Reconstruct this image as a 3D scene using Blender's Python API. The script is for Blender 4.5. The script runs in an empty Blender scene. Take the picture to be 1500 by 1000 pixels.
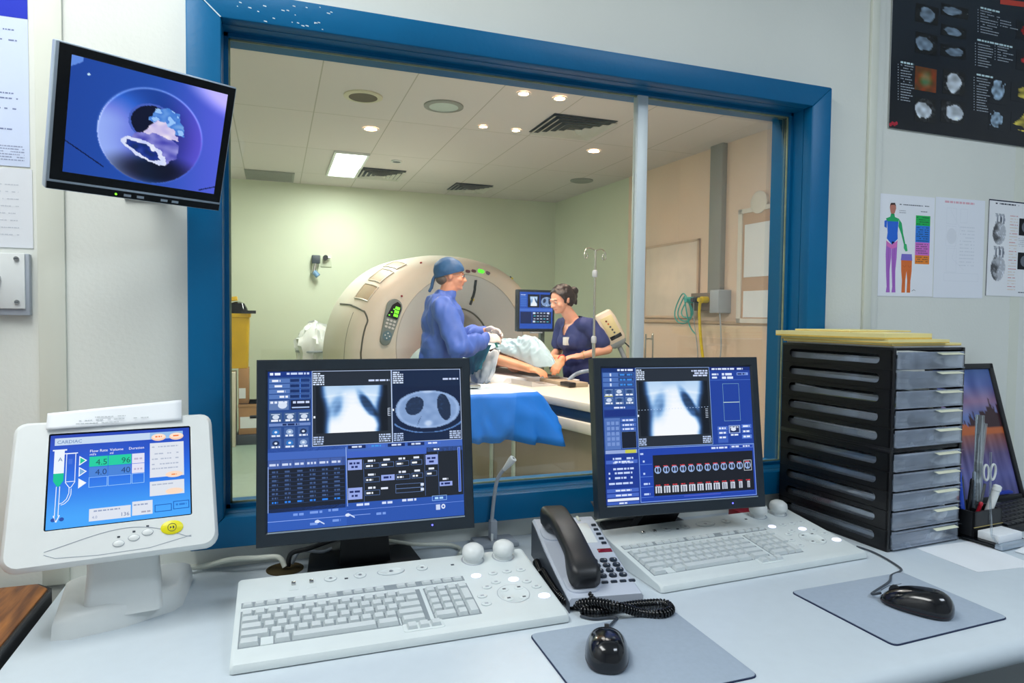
import bpy, bmesh, math, random
import numpy as np
from mathutils import Vector, Matrix, Euler, noise as mnoise
random.seed(11)
SC = bpy.context.scene
COL = SC.collection
PI = math.pi
V = Vector

# ------------------------------------------------------------------ camera model (real lens, real place)
CAM = V((0, -1.4451, 1.27))
FPX, YAW, PIT, ROL = 968.45, .3445, -.0377, .0112
_f = V((math.sin(YAW)*math.cos(PIT), math.cos(YAW)*math.cos(PIT), math.sin(PIT)))
_r0 = V((math.cos(YAW), -math.sin(YAW), 0))
_u0 = _r0.cross(_f)
RIGHT = math.cos(ROL)*_r0 + math.sin(ROL)*_u0
UP = -math.sin(ROL)*_r0 + math.cos(ROL)*_u0
FWD = _f
def ray(u, v): return RIGHT*((u-750)/FPX) - UP*((v-500)/FPX) + FWD
def hit(u, v, ax, val):
    d = ray(u, v); return CAM + d*((val-CAM[ax])/d[ax])
def atX(u, v, x): return hit(u, v, 0, x)
def atY(u, v, y): return hit(u, v, 1, y)
def atZ(u, v, z): return hit(u, v, 2, z)
def atD(u, v, d): return CAM + ray(u, v)*d

# ------------------------------------------------------------------ colour and materials
def lin1(c):
    c = c/255.0
    return c/12.92 if c <= .04045 else ((c+.055)/1.055)**2.4
def lin(c): return (lin1(c[0]), lin1(c[1]), lin1(c[2]), 1)
MATS = {}
def mat(name, rgb, rough=.5, metal=0, spec=.5, var=.04, scale=8, bump=0, bscale=60, coat=0, emit=0, alpha=None, sss=0):
    if name in MATS: return MATS[name]
    m = bpy.data.materials.new(name); m.use_nodes = True
    nt = m.node_tree; b = nt.nodes['Principled BSDF']
    c = lin(rgb)
    b.inputs['Roughness'].default_value = rough
    b.inputs['Metallic'].default_value = metal
    b.inputs['Specular IOR Level'].default_value = spec
    if coat: b.inputs['Coat Weight'].default_value = coat; b.inputs['Coat Roughness'].default_value = .1
    if sss:
        b.inputs['Subsurface Weight'].default_value = sss
        b.inputs['Subsurface Radius'].default_value = (.02, .008, .004)
        b.inputs['Subsurface Scale'].default_value = .3
    tc = nt.nodes.new('ShaderNodeTexCoord')
    n = nt.nodes.new('ShaderNodeTexNoise'); n.inputs['Scale'].default_value = scale; n.inputs['Detail'].default_value = 4
    nt.links.new(tc.outputs['Object'], n.inputs['Vector'])
    r = nt.nodes.new('ShaderNodeValToRGB')
    r.color_ramp.elements[0].position = .3; r.color_ramp.elements[1].position = .7
    r.color_ramp.elements[0].color = tuple(x*(1-var) for x in c[:3])+(1,)
    r.color_ramp.elements[1].color = tuple(min(1, x*(1+var)) for x in c[:3])+(1,)
    nt.links.new(n.outputs['Fac'], r.inputs['Fac']); nt.links.new(r.outputs['Color'], b.inputs['Base Color'])
    if bump:
        n2 = nt.nodes.new('ShaderNodeTexNoise'); n2.inputs['Scale'].default_value = bscale; n2.inputs['Detail'].default_value = 3
        nt.links.new(tc.outputs['Object'], n2.inputs['Vector'])
        bp = nt.nodes.new('ShaderNodeBump'); bp.inputs['Strength'].default_value = bump; bp.inputs['Distance'].default_value = .01
        nt.links.new(n2.outputs['Fac'], bp.inputs['Height']); nt.links.new(bp.outputs['Normal'], b.inputs['Normal'])
    if emit:
        b.inputs['Emission Color'].default_value = c; b.inputs['Emission Strength'].default_value = emit
    MATS[name] = m
    return m
def attr_mat(name, emit, rough, spec=.4):
    m = bpy.data.materials.new(name); m.use_nodes = True
    nt = m.node_tree; b = nt.nodes['Principled BSDF']
    a = nt.nodes.new('ShaderNodeAttribute'); a.attribute_name = 'Col'
    b.inputs['Roughness'].default_value = rough; b.inputs['Specular IOR Level'].default_value = spec
    if emit:
        b.inputs['Base Color'].default_value = (.004, .004, .005, 1)
        nt.links.new(a.outputs['Color'], b.inputs['Emission Color']); b.inputs['Emission Strength'].default_value = emit
    else:
        nt.links.new(a.outputs['Color'], b.inputs['Base Color'])
    MATS[name] = m
    return m
def glass_mat(name, tint, gloss, rough=0.0, diff=0.0, dcol=(.8, .85, .9)):
    """clear thin sheet: mostly see-through, a little mirror, a little haze"""
    m = bpy.data.materials.new(name); m.use_nodes = True
    nt = m.node_tree; nt.nodes.clear()
    out = nt.nodes.new('ShaderNodeOutputMaterial')
    t = nt.nodes.new('ShaderNodeBsdfTransparent'); t.inputs['Color'].default_value = (*tint, 1)
    g = nt.nodes.new('ShaderNodeBsdfGlossy'); g.inputs['Roughness'].default_value = rough; g.inputs['Color'].default_value = (1, 1, 1, 1)
    fr = nt.nodes.new('ShaderNodeFresnel'); fr.inputs['IOR'].default_value = 1.45
    mul = nt.nodes.new('ShaderNodeMath'); mul.operation = 'MULTIPLY'; mul.inputs[1].default_value = gloss; mul.use_clamp = True
    nt.links.new(fr.outputs['Fac'], mul.inputs[0])
    mx = nt.nodes.new('ShaderNodeMixShader')
    nt.links.new(mul.outputs[0], mx.inputs['Fac']); nt.links.new(t.outputs[0], mx.inputs[1]); nt.links.new(g.outputs[0], mx.inputs[2])
    last = mx
    if diff:
        d = nt.nodes.new('ShaderNodeBsdfDiffuse'); d.inputs['Color'].default_value = (*dcol, 1)
        tc = nt.nodes.new('ShaderNodeTexCoord'); n = nt.nodes.new('ShaderNodeTexNoise'); n.inputs['Scale'].default_value = 25
        nt.links.new(tc.outputs['Object'], n.inputs['Vector'])
        m2 = nt.nodes.new('ShaderNodeMath'); m2.operation = 'MULTIPLY'; m2.inputs[1].default_value = diff*2
        nt.links.new(n.outputs['Fac'], m2.inputs[0])
        mx2 = nt.nodes.new('ShaderNodeMixShader')
        nt.links.new(m2.outputs[0], mx2.inputs['Fac']); nt.links.new(mx.outputs[0], mx2.inputs[1]); nt.links.new(d.outputs[0], mx2.inputs[2])
        last = mx2
    nt.links.new(last.outputs[0], out.inputs['Surface'])
    MATS[name] = m
    return m

# ------------------------------------------------------------------ scene bookkeeping
def tag(o, label=None, cat=None, group=None, kind=None):
    if label: o['label'] = label
    if cat: o['category'] = cat
    if group: o['group'] = group
    if kind: o['kind'] = kind
    return o
def thing(name, label, cat, loc=(0, 0, 0), rz=0, group=None, kind=None, rot=None):
    o = bpy.data.objects.new(name, None); COL.objects.link(o)
    o.location = loc; o.rotation_euler = rot if rot else (0, 0, rz)
    o.empty_display_size = .05
    return tag(o, label, cat, group, kind)
def copy_tree(o, parent=None):
    c = o.copy(); COL.objects.link(c)
    if parent is not None: c.parent = parent
    for ch in list(o.children): copy_tree(ch, c)
    return c

# ------------------------------------------------------------------ mesh collector
def frame_from(d):
    d = d.normalized(); a = V((0, 0, 1)) if abs(d.z) < .9 else V((1, 0, 0))
    x = a.cross(d).normalized(); return x, d.cross(x)
_txt = {}
def text_mesh(s):
    if s in _txt: return _txt[s]
    cu = bpy.data.curves.new('tmp_text', 'FONT'); cu.body = s; cu.size = 1; cu.resolution_u = 2
    ob = bpy.data.objects.new('tmp_text', cu)
    me = bpy.data.meshes.new_from_object(ob)
    vs = [tuple(v.co) for v in me.vertices]; fs = [tuple(p.vertices) for p in me.polygons]
    w = max([v[0] for v in vs], default=0)
    bpy.data.objects.remove(ob); bpy.data.curves.remove(cu); bpy.data.meshes.remove(me)
    _txt[s] = (vs, fs, w); return _txt[s]
class G:
    def __init__(s): s.v = []; s.f = []; s.m = []; s.mats = []
    def mi(s, m):
        if m not in s.mats: s.mats.append(m)
        return s.mats.index(m)
    def add(s, vs, fs, m, T=None):
        n = len(s.v); k = s.mi(m)
        for p in vs:
            p = V(p)
            s.v.append(T @ p if T is not None else p)
        for f in fs: s.f.append([n+i for i in f]); s.m.append(k)
        return s
    def addbm(s, bm, m, T=None):
        bm.verts.ensure_lookup_table(); bm.verts.index_update()
        s.add([v.co.copy() for v in bm.verts], [[v.index for v in f.verts] for f in bm.faces], m, T); bm.free(); return s
    def box(s, a, b, m, bev=0, seg=2, T=None):
        x0, y0, z0 = a; x1, y1, z1 = b
        vs = [(x0,y0,z0),(x1,y0,z0),(x1,y1,z0),(x0,y1,z0),(x0,y0,z1),(x1,y0,z1),(x1,y1,z1),(x0,y1,z1)]
        fs = [(3,2,1,0),(4,5,6,7),(0,1,5,4),(1,2,6,5),(2,3,7,6),(3,0,4,7)]
        if not bev: return s.add(vs, fs, m, T)
        bm = bmesh.new(); q = [bm.verts.new(p) for p in vs]
        for f in fs: bm.faces.new([q[i] for i in f])
        bmesh.ops.bevel(bm, geom=list(bm.edges), offset=bev, segments=seg, affect='EDGES', profile=.5)
        return s.addbm(bm, m, T)
    def prism(s, poly, z0, z1, m, T=None, bev=0, seg=2):
        n = len(poly)
        vs = [(p[0], p[1], z0) for p in poly]+[(p[0], p[1], z1) for p in poly]
        fs = [tuple(range(n-1, -1, -1)), tuple(range(n, 2*n))]+[(i, (i+1) % n, n+(i+1) % n, n+i) for i in range(n)]
        bm = bmesh.new(); q = [bm.verts.new(p) for p in vs]
        for f in fs: bm.faces.new([q[i] for i in f])
        bmesh.ops.recalc_face_normals(bm, faces=list(bm.faces))
        if bev: bmesh.ops.bevel(bm, geom=[e for e in bm.edges if e.calc_face_angle(0) > .4], offset=bev, segments=seg, affect='EDGES', profile=.5)
        return s.addbm(bm, m, T)
    def cyl(s, p0, p1, r, m, r1=None, n=16, T=None):
        p0, p1 = V(p0), V(p1); r1 = r if r1 is None else r1
        x, y = frame_from(p1-p0); vs = []
        for p, rr in ((p0, r), (p1, r1)):
            for i in range(n):
                a = 2*PI*i/n; vs.append(p+(x*math.cos(a)+y*math.sin(a))*rr)
        fs = [(i, (i+1) % n, n+(i+1) % n, n+i) for i in range(n)]+[tuple(range(n-1, -1, -1)), tuple(range(n, 2*n))]
        return s.add(vs, fs, m, T)
    def tube(s, pts, r, m, n=8, T=None, closed=False, caps=True):
        pts = [V(p) for p in pts]; N = len(pts); rs = r if isinstance(r, (list, tuple)) else [r]*N
        vs = []; x = None
        for i, p in enumerate(pts):
            if closed: d = pts[(i+1) % N]-pts[i-1]
            else: d = pts[min(i+1, N-1)]-pts[max(i-1, 0)]
            d.normalize()
            if x is None: x, y = frame_from(d)
            else:
                x = (x-d*x.dot(d)).normalized(); y = d.cross(x)
            for k in range(n):
                a = 2*PI*k/n; vs.append(p+(x*math.cos(a)+y*math.sin(a))*rs[i])
        fs = []
        for i in range(N if closed else N-1):
            j = (i+1) % N
            for k in range(n): fs.append((i*n+k, i*n+(k+1) % n, j*n+(k+1) % n, j*n+k))
        if not closed and caps: fs += [tuple(range(n-1, -1, -1)), tuple((N-1)*n+k for k in range(n))]
        return s.add(vs, fs, m, T)
    def lathe(s, prof, m, n=24, T=None, sx=1, sy=1, caps=True):
        vs = []; fs = []
        for r, z in prof:
            for i in range(n):
                a = 2*PI*i/n; vs.append((r*math.cos(a)*sx, r*math.sin(a)*sy, z))
        for j in range(len(prof)-1):
            for i in range(n): fs.append((j*n+i, j*n+(i+1) % n, (j+1)*n+(i+1) % n, (j+1)*n+i))
        if caps and prof[0][0] > 1e-5: fs.append(tuple(range(n-1, -1, -1)))
        if caps and prof[-1][0] > 1e-5: fs.append(tuple((len(prof)-1)*n+i for i in range(n)))
        return s.add(vs, fs, m, T)
    def ell(s, c, r, m, n=16, T=None, k=10):
        prof = [(max(1e-6, math.sin(PI*j/k)), -math.cos(PI*j/k)) for j in range(k+1)]
        r = (r, r, r) if not isinstance(r, (list, tuple)) else r
        L = Matrix.Translation(c) @ Matrix.Diagonal((*r, 1))
        return s.lathe(prof, m, n, (T @ L) if T is not None else L)
    def loft(s, rings, m, T=None, caps=True, closed=True):
        n = len(rings[0]); vs = [p for r in rings for p in r]; fs = []
        for j in range(len(rings)-1):
            for i in range(n if closed else n-1): fs.append((j*n+i, j*n+(i+1) % n, (j+1)*n+(i+1) % n, (j+1)*n+i))
        if caps: fs += [tuple(range(n-1, -1, -1)), tuple((len(rings)-1)*n+i for i in range(n))]
        return s.add(vs, fs, m, T)
    def grid(s, fn, nu, nv, m, T=None):
        vs = [fn(i/nu, j/nv) for j in range(nv+1) for i in range(nu+1)]
        fs = [(j*(nu+1)+i, j*(nu+1)+i+1, (j+1)*(nu+1)+i+1, (j+1)*(nu+1)+i) for j in range(nv) for i in range(nu)]
        return s.add(vs, fs, m, T)
    def text(s, t, x, z, size, m, T=None, y=0, align='l'):
        vs, fs, w = text_mesh(t); dx = {'l': 0, 'c': -w/2, 'r': -w}[align]
        return s.add([((p[0]+dx)*size+x, y, p[1]*size+z) for p in vs], fs, m, T)
    def build(s, name, parent=None, smooth=40, solid=0, fix=False):
        me = bpy.data.meshes.new(name); me.from_pydata([tuple(p) for p in s.v], [], s.f)
        for m in s.mats: me.materials.append(m)
        me.polygons.foreach_set('material_index', s.m)
        if fix:
            bm = bmesh.new(); bm.from_mesh(me); bmesh.ops.recalc_face_normals(bm, faces=list(bm.faces)); bm.to_mesh(me); bm.free()
        if smooth:
            me.polygons.foreach_set('use_smooth', [True]*len(me.polygons)); me.set_sharp_from_angle(angle=math.radians(smooth))
        me.update()
        o = bpy.data.objects.new(name, me); COL.objects.link(o)
        if parent is not None: o.parent = parent
        if solid:
            md = o.modifiers.new('thick', 'SOLIDIFY'); md.thickness = solid; md.offset = 0
        return o
def rrect(w, h, r, n=5, cx=0, cy=0):
    pts = []
    for qx, qy, a0 in ((w/2-r, h/2-r, 0), (-w/2+r, h/2-r, 90), (-w/2+r, -h/2+r, 180), (w/2-r, -h/2+r, 270)):
        for i in range(n+1):
            a = math.radians(a0+90*i/n); pts.append((cx+qx+r*math.cos(a), cy+qy+r*math.sin(a)))
    return pts
XZ = Matrix(((1, 0, 0, 0), (0, 0, -1, 0), (0, 1, 0, 0), (0, 0, 0, 1)))     # local xy-drawing -> xz plane facing -y (prism z -> -y)
def panel_hole(outer, inner, y0, y1, g, m, T=None):
    """rectangular panel in xz (x0,z0,x1,z1) with a rounded hole, thickness y0..y1"""
    x0, z0, x1, z1 = outer; n = len(inner); cx = sum(p[0] for p in inner)/n; cz = sum(p[1] for p in inner)/n
    ix0 = min(p[0] for p in inner); ix1 = max(p[0] for p in inner); iz0 = min(p[1] for p in inner); iz1 = max(p[1] for p in inner)
    out = []
    for px_, pz in inner:
        a = (px_-cx)/((ix1-ix0)/2); b = (pz-cz)/((iz1-iz0)/2); k = max(abs(a), abs(b)); a /= k; b /= k
        out.append((x0+(a+1)/2*(x1-x0), z0+(b+1)/2*(z1-z0)))
    vs = [(p[0], y0, p[1]) for p in out]+[(p[0], y0, p[1]) for p in inner]+[(p[0], y1, p[1]) for p in out]+[(p[0], y1, p[1]) for p in inner]
    fs = []
    for i in range(n):
        j = (i+1) % n
        fs += [(i, j, n+j, n+i), (2*n+j, 2*n+i, 3*n+i, 3*n+j), (n+i, n+j, 3*n+j, 3*n+i), (j, i, 2*n+i, 2*n+j)]
    g.add(vs, fs, m, T)

# ------------------------------------------------------------------ flat printed / lit artwork: x right 0..W, z up 0..H, facing -y
class Art:
    def __init__(s, W, H): s.W, s.H = W, H; s.v = []; s.f = []; s.c = []; s.k = 0; s.step = .00012
    def poly(s, pts, col, layer=None):
        if layer is None: layer = s.k
        y = -layer*s.step; n = len(s.v)
        s.v += [(p[0]*s.W, y, (1-p[1])*s.H) for p in pts]
        a = sum(pts[i][0]*pts[(i+1) % len(pts)][1]-pts[(i+1) % len(pts)][0]*pts[i][1] for i in range(len(pts)))
        idx = list(range(n, n+len(pts)))
        s.f.append(idx if a < 0 else idx[::-1]); L = lin(col); s.c.append([L]*len(pts)); return s
    def rect(s, x0, y0, x1, y1, col, layer=None): return s.poly([(x0, y0), (x1, y0), (x1, y1), (x0, y1)], col, layer)
    def frame(s, x0, y0, x1, y1, t, col, layer=None):
        tx = t/s.W; tz = t/s.H
        s.rect(x0, y0, x1, y0+tz, col, layer); s.rect(x0, y1-tz, x1, y1, col, layer); s.rect(x0, y0, x0+tx, y1, col, layer); s.rect(x1-tx, y0, x1, y1, col, layer)
    def ell(s, cx, cy, rx, ry, col, layer=None, n=24): return s.poly([(cx+rx*math.cos(2*PI*i/n), cy+ry*math.sin(2*PI*i/n)) for i in range(n)], col, layer)
    def line(s, pts, t, col, layer=None):
        for a, b in zip(pts[:-1], pts[1:]):
            dx, dy = (b[0]-a[0])*s.W, (b[1]-a[1])*s.H; l = math.hypot(dx, dy) or 1; nx, ny = -dy/l*t/2/s.W, dx/l*t/2/s.H
            s.poly([(a[0]+nx, a[1]+ny), (b[0]+nx, b[1]+ny), (b[0]-nx, b[1]-ny), (a[0]-nx, a[1]-ny)], col, layer)
    def image(s, x0, y0, x1, y1, nx, ny, fn, layer=None):
        """fn(u,v)->sRGB 0..255, vertex-coloured grid"""
        if layer is None: layer = s.k
        y = -layer*s.step; n = len(s.v); cs = []
        for j in range(ny+1):
            for i in range(nx+1):
                u, w = i/nx, j/ny
                s.v.append(((x0+(x1-x0)*u)*s.W, y, (1-(y0+(y1-y0)*w))*s.H)); cs.append(lin([max(0, min(255, q)) for q in fn(u, w)]))
        for j in range(ny):
            for i in range(nx):
                q = [j*(nx+1)+i, (j+1)*(nx+1)+i, (j+1)*(nx+1)+i+1, j*(nx+1)+i+1]
                s.f.append([n+t for t in q]); s.c.append([cs[t] for t in q])
    def text(s, t, x, y, size, col, align='l', layer=None):
        if layer is None: layer = s.k
        vs, fs, w = text_mesh(t); dx = {'l': 0, 'c': -w/2, 'r': -w}[align]; n = len(s.v); L = lin(col)
        s.v += [((p[0]+dx)*size+x*s.W, -layer*s.step, p[1]*size+(1-y)*s.H) for p in vs]
        for f in fs: s.f.append([n+i for i in f]); s.c.append([L]*len(f))
    def words(s, x, y, w, h, col, layer=None, dens=.82, rnd=random):
        """a line of print too small to read: word-length strokes"""
        q = x; h = max(abs(h), .002); w = max(w, 0)
        while q < x+w:
            l = min(rnd.uniform(.5, 2.2)*h*s.H/s.W*1.6, x+w-q)
            if rnd.random() < dens: s.rect(q, y, q+l, y+h, col, layer)
            q += l+h*s.H/s.W*.55
    def build(s, name, m, parent=None, T=None):
        me = bpy.data.meshes.new(name)
        me.from_pydata([tuple(T @ V(p)) if T is not None else p for p in s.v], [], s.f)
        ca = me.color_attributes.new('Col', 'FLOAT_COLOR', 'CORNER')
        ca.data.foreach_set('color', [x for f in s.c for c in f for x in c])
        me.materials.append(m)
        o = bpy.data.objects.new(name, me); COL.objects.link(o)
        if parent is not None: o.parent = parent
        return o
# ------------------------------------------------------------------ materials
m_wall = mat('wall_paint', (226, 229, 222), .55, var=.025, scale=3, bump=.05, bscale=120)
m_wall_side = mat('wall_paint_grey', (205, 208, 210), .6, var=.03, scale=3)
m_strip = mat('cover_strip_cream', (224, 227, 214), .5, var=.02)
m_blue = mat('blue_gloss_paint', (0, 100, 150), .38, spec=.3, var=.06, scale=5, bump=.04, bscale=90)
m_chip = mat('chipped_paint', (196, 214, 224), .7)
m_bead = mat('window_sealant', (150, 160, 128), .6, var=.2, scale=30)
m_alu = mat('white_aluminium', (222, 231, 232), .35, var=.03)
m_pane = glass_mat('window_glass', (.97, .98, .975), .9)
m_acryl = glass_mat('clear_acrylic', (.86, .9, .93), 2.2, .03, .04)
m_clear = glass_mat('clear_drawer_plastic', (.86, .90, .95), 2.5, .06, .19, (.72, .82, .98))
m_clear2 = glass_mat('clear_drawer_side', (.80, .84, .90), 2.5, .06, .07, (.78, .86, .95))
m_ceil = mat('control_ceiling', (232, 233, 230), .8)
m_floor = mat('control_floor', (120, 130, 135), .5, var=.1)
m_desk = mat('desk_laminate', (202, 213, 221), .3, var=.015, scale=40)
m_black = mat('black_plastic', (24, 26, 30), .42, var=.15, scale=40, bump=.02, bscale=400)
m_bezel = mat('monitor_plastic', (29, 40, 50), .38, var=.1, scale=30)
m_gblack = mat('gloss_black', (9, 11, 15), .12, var=.1)
m_white = mat('white_plastic', (226, 230, 229), .35, var=.015, scale=30)
m_cream = mat('console_plastic', (216, 225, 226), .42, var=.015, scale=30)
m_key = mat('key_plastic', (206, 214, 216), .5, var=.02, scale=50)
m_well = mat('key_well', (140, 150, 156), .6)
m_gray = mat('grey_plastic', (168, 176, 186), .4, var=.03)
m_phone = mat('phone_plastic', (192, 200, 214), .38, var=.02)
m_silver = mat('silver_plastic', (168, 182, 196), .3, .45, var=.04)
m_steel = mat('steel', (190, 192, 190), .22, .9, var=.05)
m_dgray = mat('dark_grey', (62, 70, 80), .45, var=.06)
m_paper = mat('paper', (236, 240, 244), .8, var=.02)
m_yellow = mat('manila_paper', (240, 226, 158), .75, var=.05, scale=15)
m_gold = mat('manila_edge', (226, 188, 84), .75, var=.08, scale=40)
m_pad = mat('mouse_pad_top', (158, 172, 188), .75, var=.03, scale=120)
m_padrim = mat('mouse_pad_rubber', (30, 44, 78), .8)
m_lcd = attr_mat('lcd_picture', 1.0, .3, .3)
m_print = attr_mat('printed_paper', 0, .6, .3)
m_gloss_print = attr_mat('glossy_print', 0, .22, .5)

# wood: stretched noise grain
m_wood = mat('oak_top', (150, 88, 34), .4, var=.02)
_nt = m_wood.node_tree
_w = _nt.nodes.new('ShaderNodeTexNoise'); _w.inputs['Scale'].default_value = 6; _w.inputs['Detail'].default_value = 8
_mp = _nt.nodes.new('ShaderNodeMapping'); _mp.inputs['Scale'].default_value = (12, 1.2, 12)
_tc = _nt.nodes.new('ShaderNodeTexCoord'); _nt.links.new(_tc.outputs['Object'], _mp.inputs['Vector']); _nt.links.new(_mp.outputs['Vector'], _w.inputs['Vector'])
_rp = _nt.nodes.new('ShaderNodeValToRGB'); _rp.color_ramp.elements[0].color = lin((96, 52, 20)); _rp.color_ramp.elements[1].color = lin((176, 112, 52))
_rp.color_ramp.elements[0].position = .35; _rp.color_ramp.elements[1].position = .65
_nt.links.new(_w.outputs['Fac'], _rp.inputs['Fac']); _nt.links.new(_rp.outputs['Color'], _nt.nodes['Principled BSDF'].inputs['Base Color'])

# scan room
m_s_back = mat('scan_wall_green', (216, 222, 200), .5, var=.03, scale=2)
m_s_right = mat('scan_wall_peach', (234, 210, 190), .5, var=.03, scale=2)
m_s_floor = mat('scan_floor_vinyl', (150, 172, 158), .35, var=.06, scale=20)
m_s_gantry = mat('gantry_shell', (214, 206, 194), .38, var=.015)
m_s_gantry2 = mat('gantry_face', (206, 204, 204), .42, var=.015)
m_s_seam = mat('panel_seam', (84, 84, 74), .6)
m_panelgrey = mat('vent_grey', (150, 152, 146), .6)

# ceiling tiles of the scan room: seams from a brick pattern
m_s_ceil = bpy.data.materials.new('scan_ceiling_tiles'); m_s_ceil.use_nodes = True
nt = m_s_ceil.node_tree; b = nt.nodes['Principled BSDF']; b.inputs['Roughness'].default_value = .75
tc = nt.nodes.new('ShaderNodeTexCoord'); mp = nt.nodes.new('ShaderNodeMapping')
mp.inputs['Location'].default_value = (-.262, -.30, 0)
br = nt.nodes.new('ShaderNodeTexBrick'); br.offset = 0; br.squash = 1
br.inputs['Scale'].default_value = 1; br.inputs['Mortar Size'].default_value = .004; br.inputs['Mortar Smooth'].default_value = .2
br.inputs['Brick Width'].default_value = .5425; br.inputs['Row Height'].default_value = 1.065
br.inputs['Color1'].default_value = lin((222, 213, 212)); br.inputs['Color2'].default_value = lin((220, 212, 211)); br.inputs['Mortar'].default_value = lin((180, 174, 164))
nt.links.new(tc.outputs['Object'], mp.inputs['Vector']); nt.links.new(mp.outputs['Vector'], br.inputs['Vector']); nt.links.new(br.outputs['Color'], b.inputs['Base Color'])

# ------------------------------------------------------------------ the setting
def slab(name, a, b, m, bev=0):
    o = G().box(a, b, m, bev).build(name); o['kind'] = 'structure'; return o
WX0, WX1 = -1.3, 3.3
XLI, XRI, ZTI, ZBI, XLO, XRO, ZTO, ZBO = -.0964, 1.3517, 1.8399, .8643, -.1585, 1.4159, 1.896, .8034
slab('floor', (WX0, -3.4, -.06), (WX1, 0, 0), m_floor)
slab('ceiling', (WX0, -3.4, 2.7), (WX1, 0, 2.76), m_ceil)
g = G()
J = .02
g.box((WX0, 0, 0), (XLI-J, .12, 2.7), m_wall); g.box((XRI+J, 0, 0), (3.9, .12, 2.7), m_wall)
g.box((XLI-J, 0, 0), (XRI+J, .12, ZBI-J), m_wall); g.box((XLI-J, 0, ZTI+J), (XRI+J, .12, 2.7), m_wall)
o = g.build('wall_front'); o['kind'] = 'structure'
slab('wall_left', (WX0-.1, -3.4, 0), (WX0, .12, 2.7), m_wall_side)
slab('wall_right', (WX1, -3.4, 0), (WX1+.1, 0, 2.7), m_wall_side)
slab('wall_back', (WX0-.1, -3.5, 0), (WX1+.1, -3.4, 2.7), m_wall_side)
# joint cover strips on the window wall
slab('trim_1', (-.410, -.006, .756), (-.3665, 0, 2.7), m_strip, .0015)
slab('trim_2', (1.578, -.009, .756), (1.606, 0, 2.7), m_strip, .0015)
slab('trim_3', (1.606, -.004, .756), (1.634, 0, 2.7), m_wall, .001)
slab('trim_4', (2.196, -.0005, .756), (2.24, 0, 2.7), m_strip)

# window: blue architrave, lined reveal, bead, two panes, mullion
win = thing('window_1', 'wide blue framed observation window into the scan room', 'window', (0, 0, 0), kind='structure')
FY = -.0336
g = G()
def mitre(a, b, c, d):                # quad in xz, extruded FY..0
    g.prism([a, b, c, d], 0, -FY, m_blue, XZ, bev=.003)
mitre((XLO, ZTO), (XRO, ZTO), (XRI, ZTI), (XLI, ZTI)); mitre((XLO, ZBO), (XLI, ZBI), (XRI, ZBI), (XRO, ZBO))
mitre((XLO, ZTO), (XLI, ZTI), (XLI, ZBI), (XLO, ZBO)); mitre((XRO, ZTO), (XRO, ZBO), (XRI, ZBI), (XRI, ZTI))
rr = random.Random(3)
for i in range(26):                   # chipped paint on the upper left of the architrave
    t = rr.random(); x = XLI+.02+t*.19; z = ZTI+.004+rr.random()**1.6*.045; w = rr.uniform(.002, .007)
    g.prism([(x, z), (x+w, z-w*.15), (x+w*.9, z+.0012), (x, z+.0018)], -FY, -FY+.0003, m_chip, XZ)
g.prism([(XLI-.002, ZTI), (XLI+.0005, ZTI+.001), (XLO+.012, ZTO-.008), (XLO+.010, ZTO-.009)], -FY, -FY+.0003, m_chip, XZ)
g.build('architrave', win)
g = G()
for a, b in (((XLI-J, -.0004, ZBI), (XLI, .12, ZTI)), ((XRI, -.0004, ZBI), (XRI+J, .12, ZTI)),
             ((XLI-J, -.0004, ZTI), (XRI+J, .12, ZTI+J)), ((XLI-J, -.0004, ZBI-J), (XRI+J, .12, ZBI))): g.box(a, b, m_blue)
GY = .052
for y0, y1, d in ((GY-.016, GY-.004, .008), (GY+.004, GY+.016, .008)):      # stops either side of the glass
    g.box((XLI, y0, ZBI), (XLI+d, y1, ZTI), m_blue); g.box((XRI-d, y0, ZBI), (XRI, y1, ZTI), m_blue)
    g.box((XLI, y0, ZTI-d), (XRI, y1, ZTI), m_blue); g.box((XLI, y0, ZBI), (XRI, y1, ZBI+d), m_blue)
g.build('reveal', win)
g = G()
d = .0115
g.box((XLI+.008, GY-.006, ZBI+.008), (XLI+d, GY-.002, ZTI-.008), m_bead); g.box((XRI-d, GY-.006, ZBI+.008), (XRI-.008, GY-.002, ZTI-.008), m_bead)
g.box((XLI+.008, GY-.006, ZTI-d), (XRI-.008, GY-.002, ZTI-.008), m_bead); g.box((XLI+.008, GY-.006, ZBI+.008), (XRI-.008, GY-.002, ZBI+d), m_bead)
g.build('glazing_bead', win)
MX0, MX1 = atY(929.5, 250, GY).x, atY(944.5, 250, GY).x
g = G(); g.box((XLI+.004, GY-.002, ZBI+.004), (MX0+.004, GY+.002, ZTI-.004), m_pane); g.build('pane', win, 0)
g = G(); g.box((MX1-.004, GY-.002, ZBI+.004), (XRI-.004, GY+.002, ZTI-.004), m_pane); g.build('pane', win, 0)
g = G(); g.box((MX0, GY-.012, ZBI), (MX1, GY+.012, ZTI), m_alu, .002); g.build('mullion', win)

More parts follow.
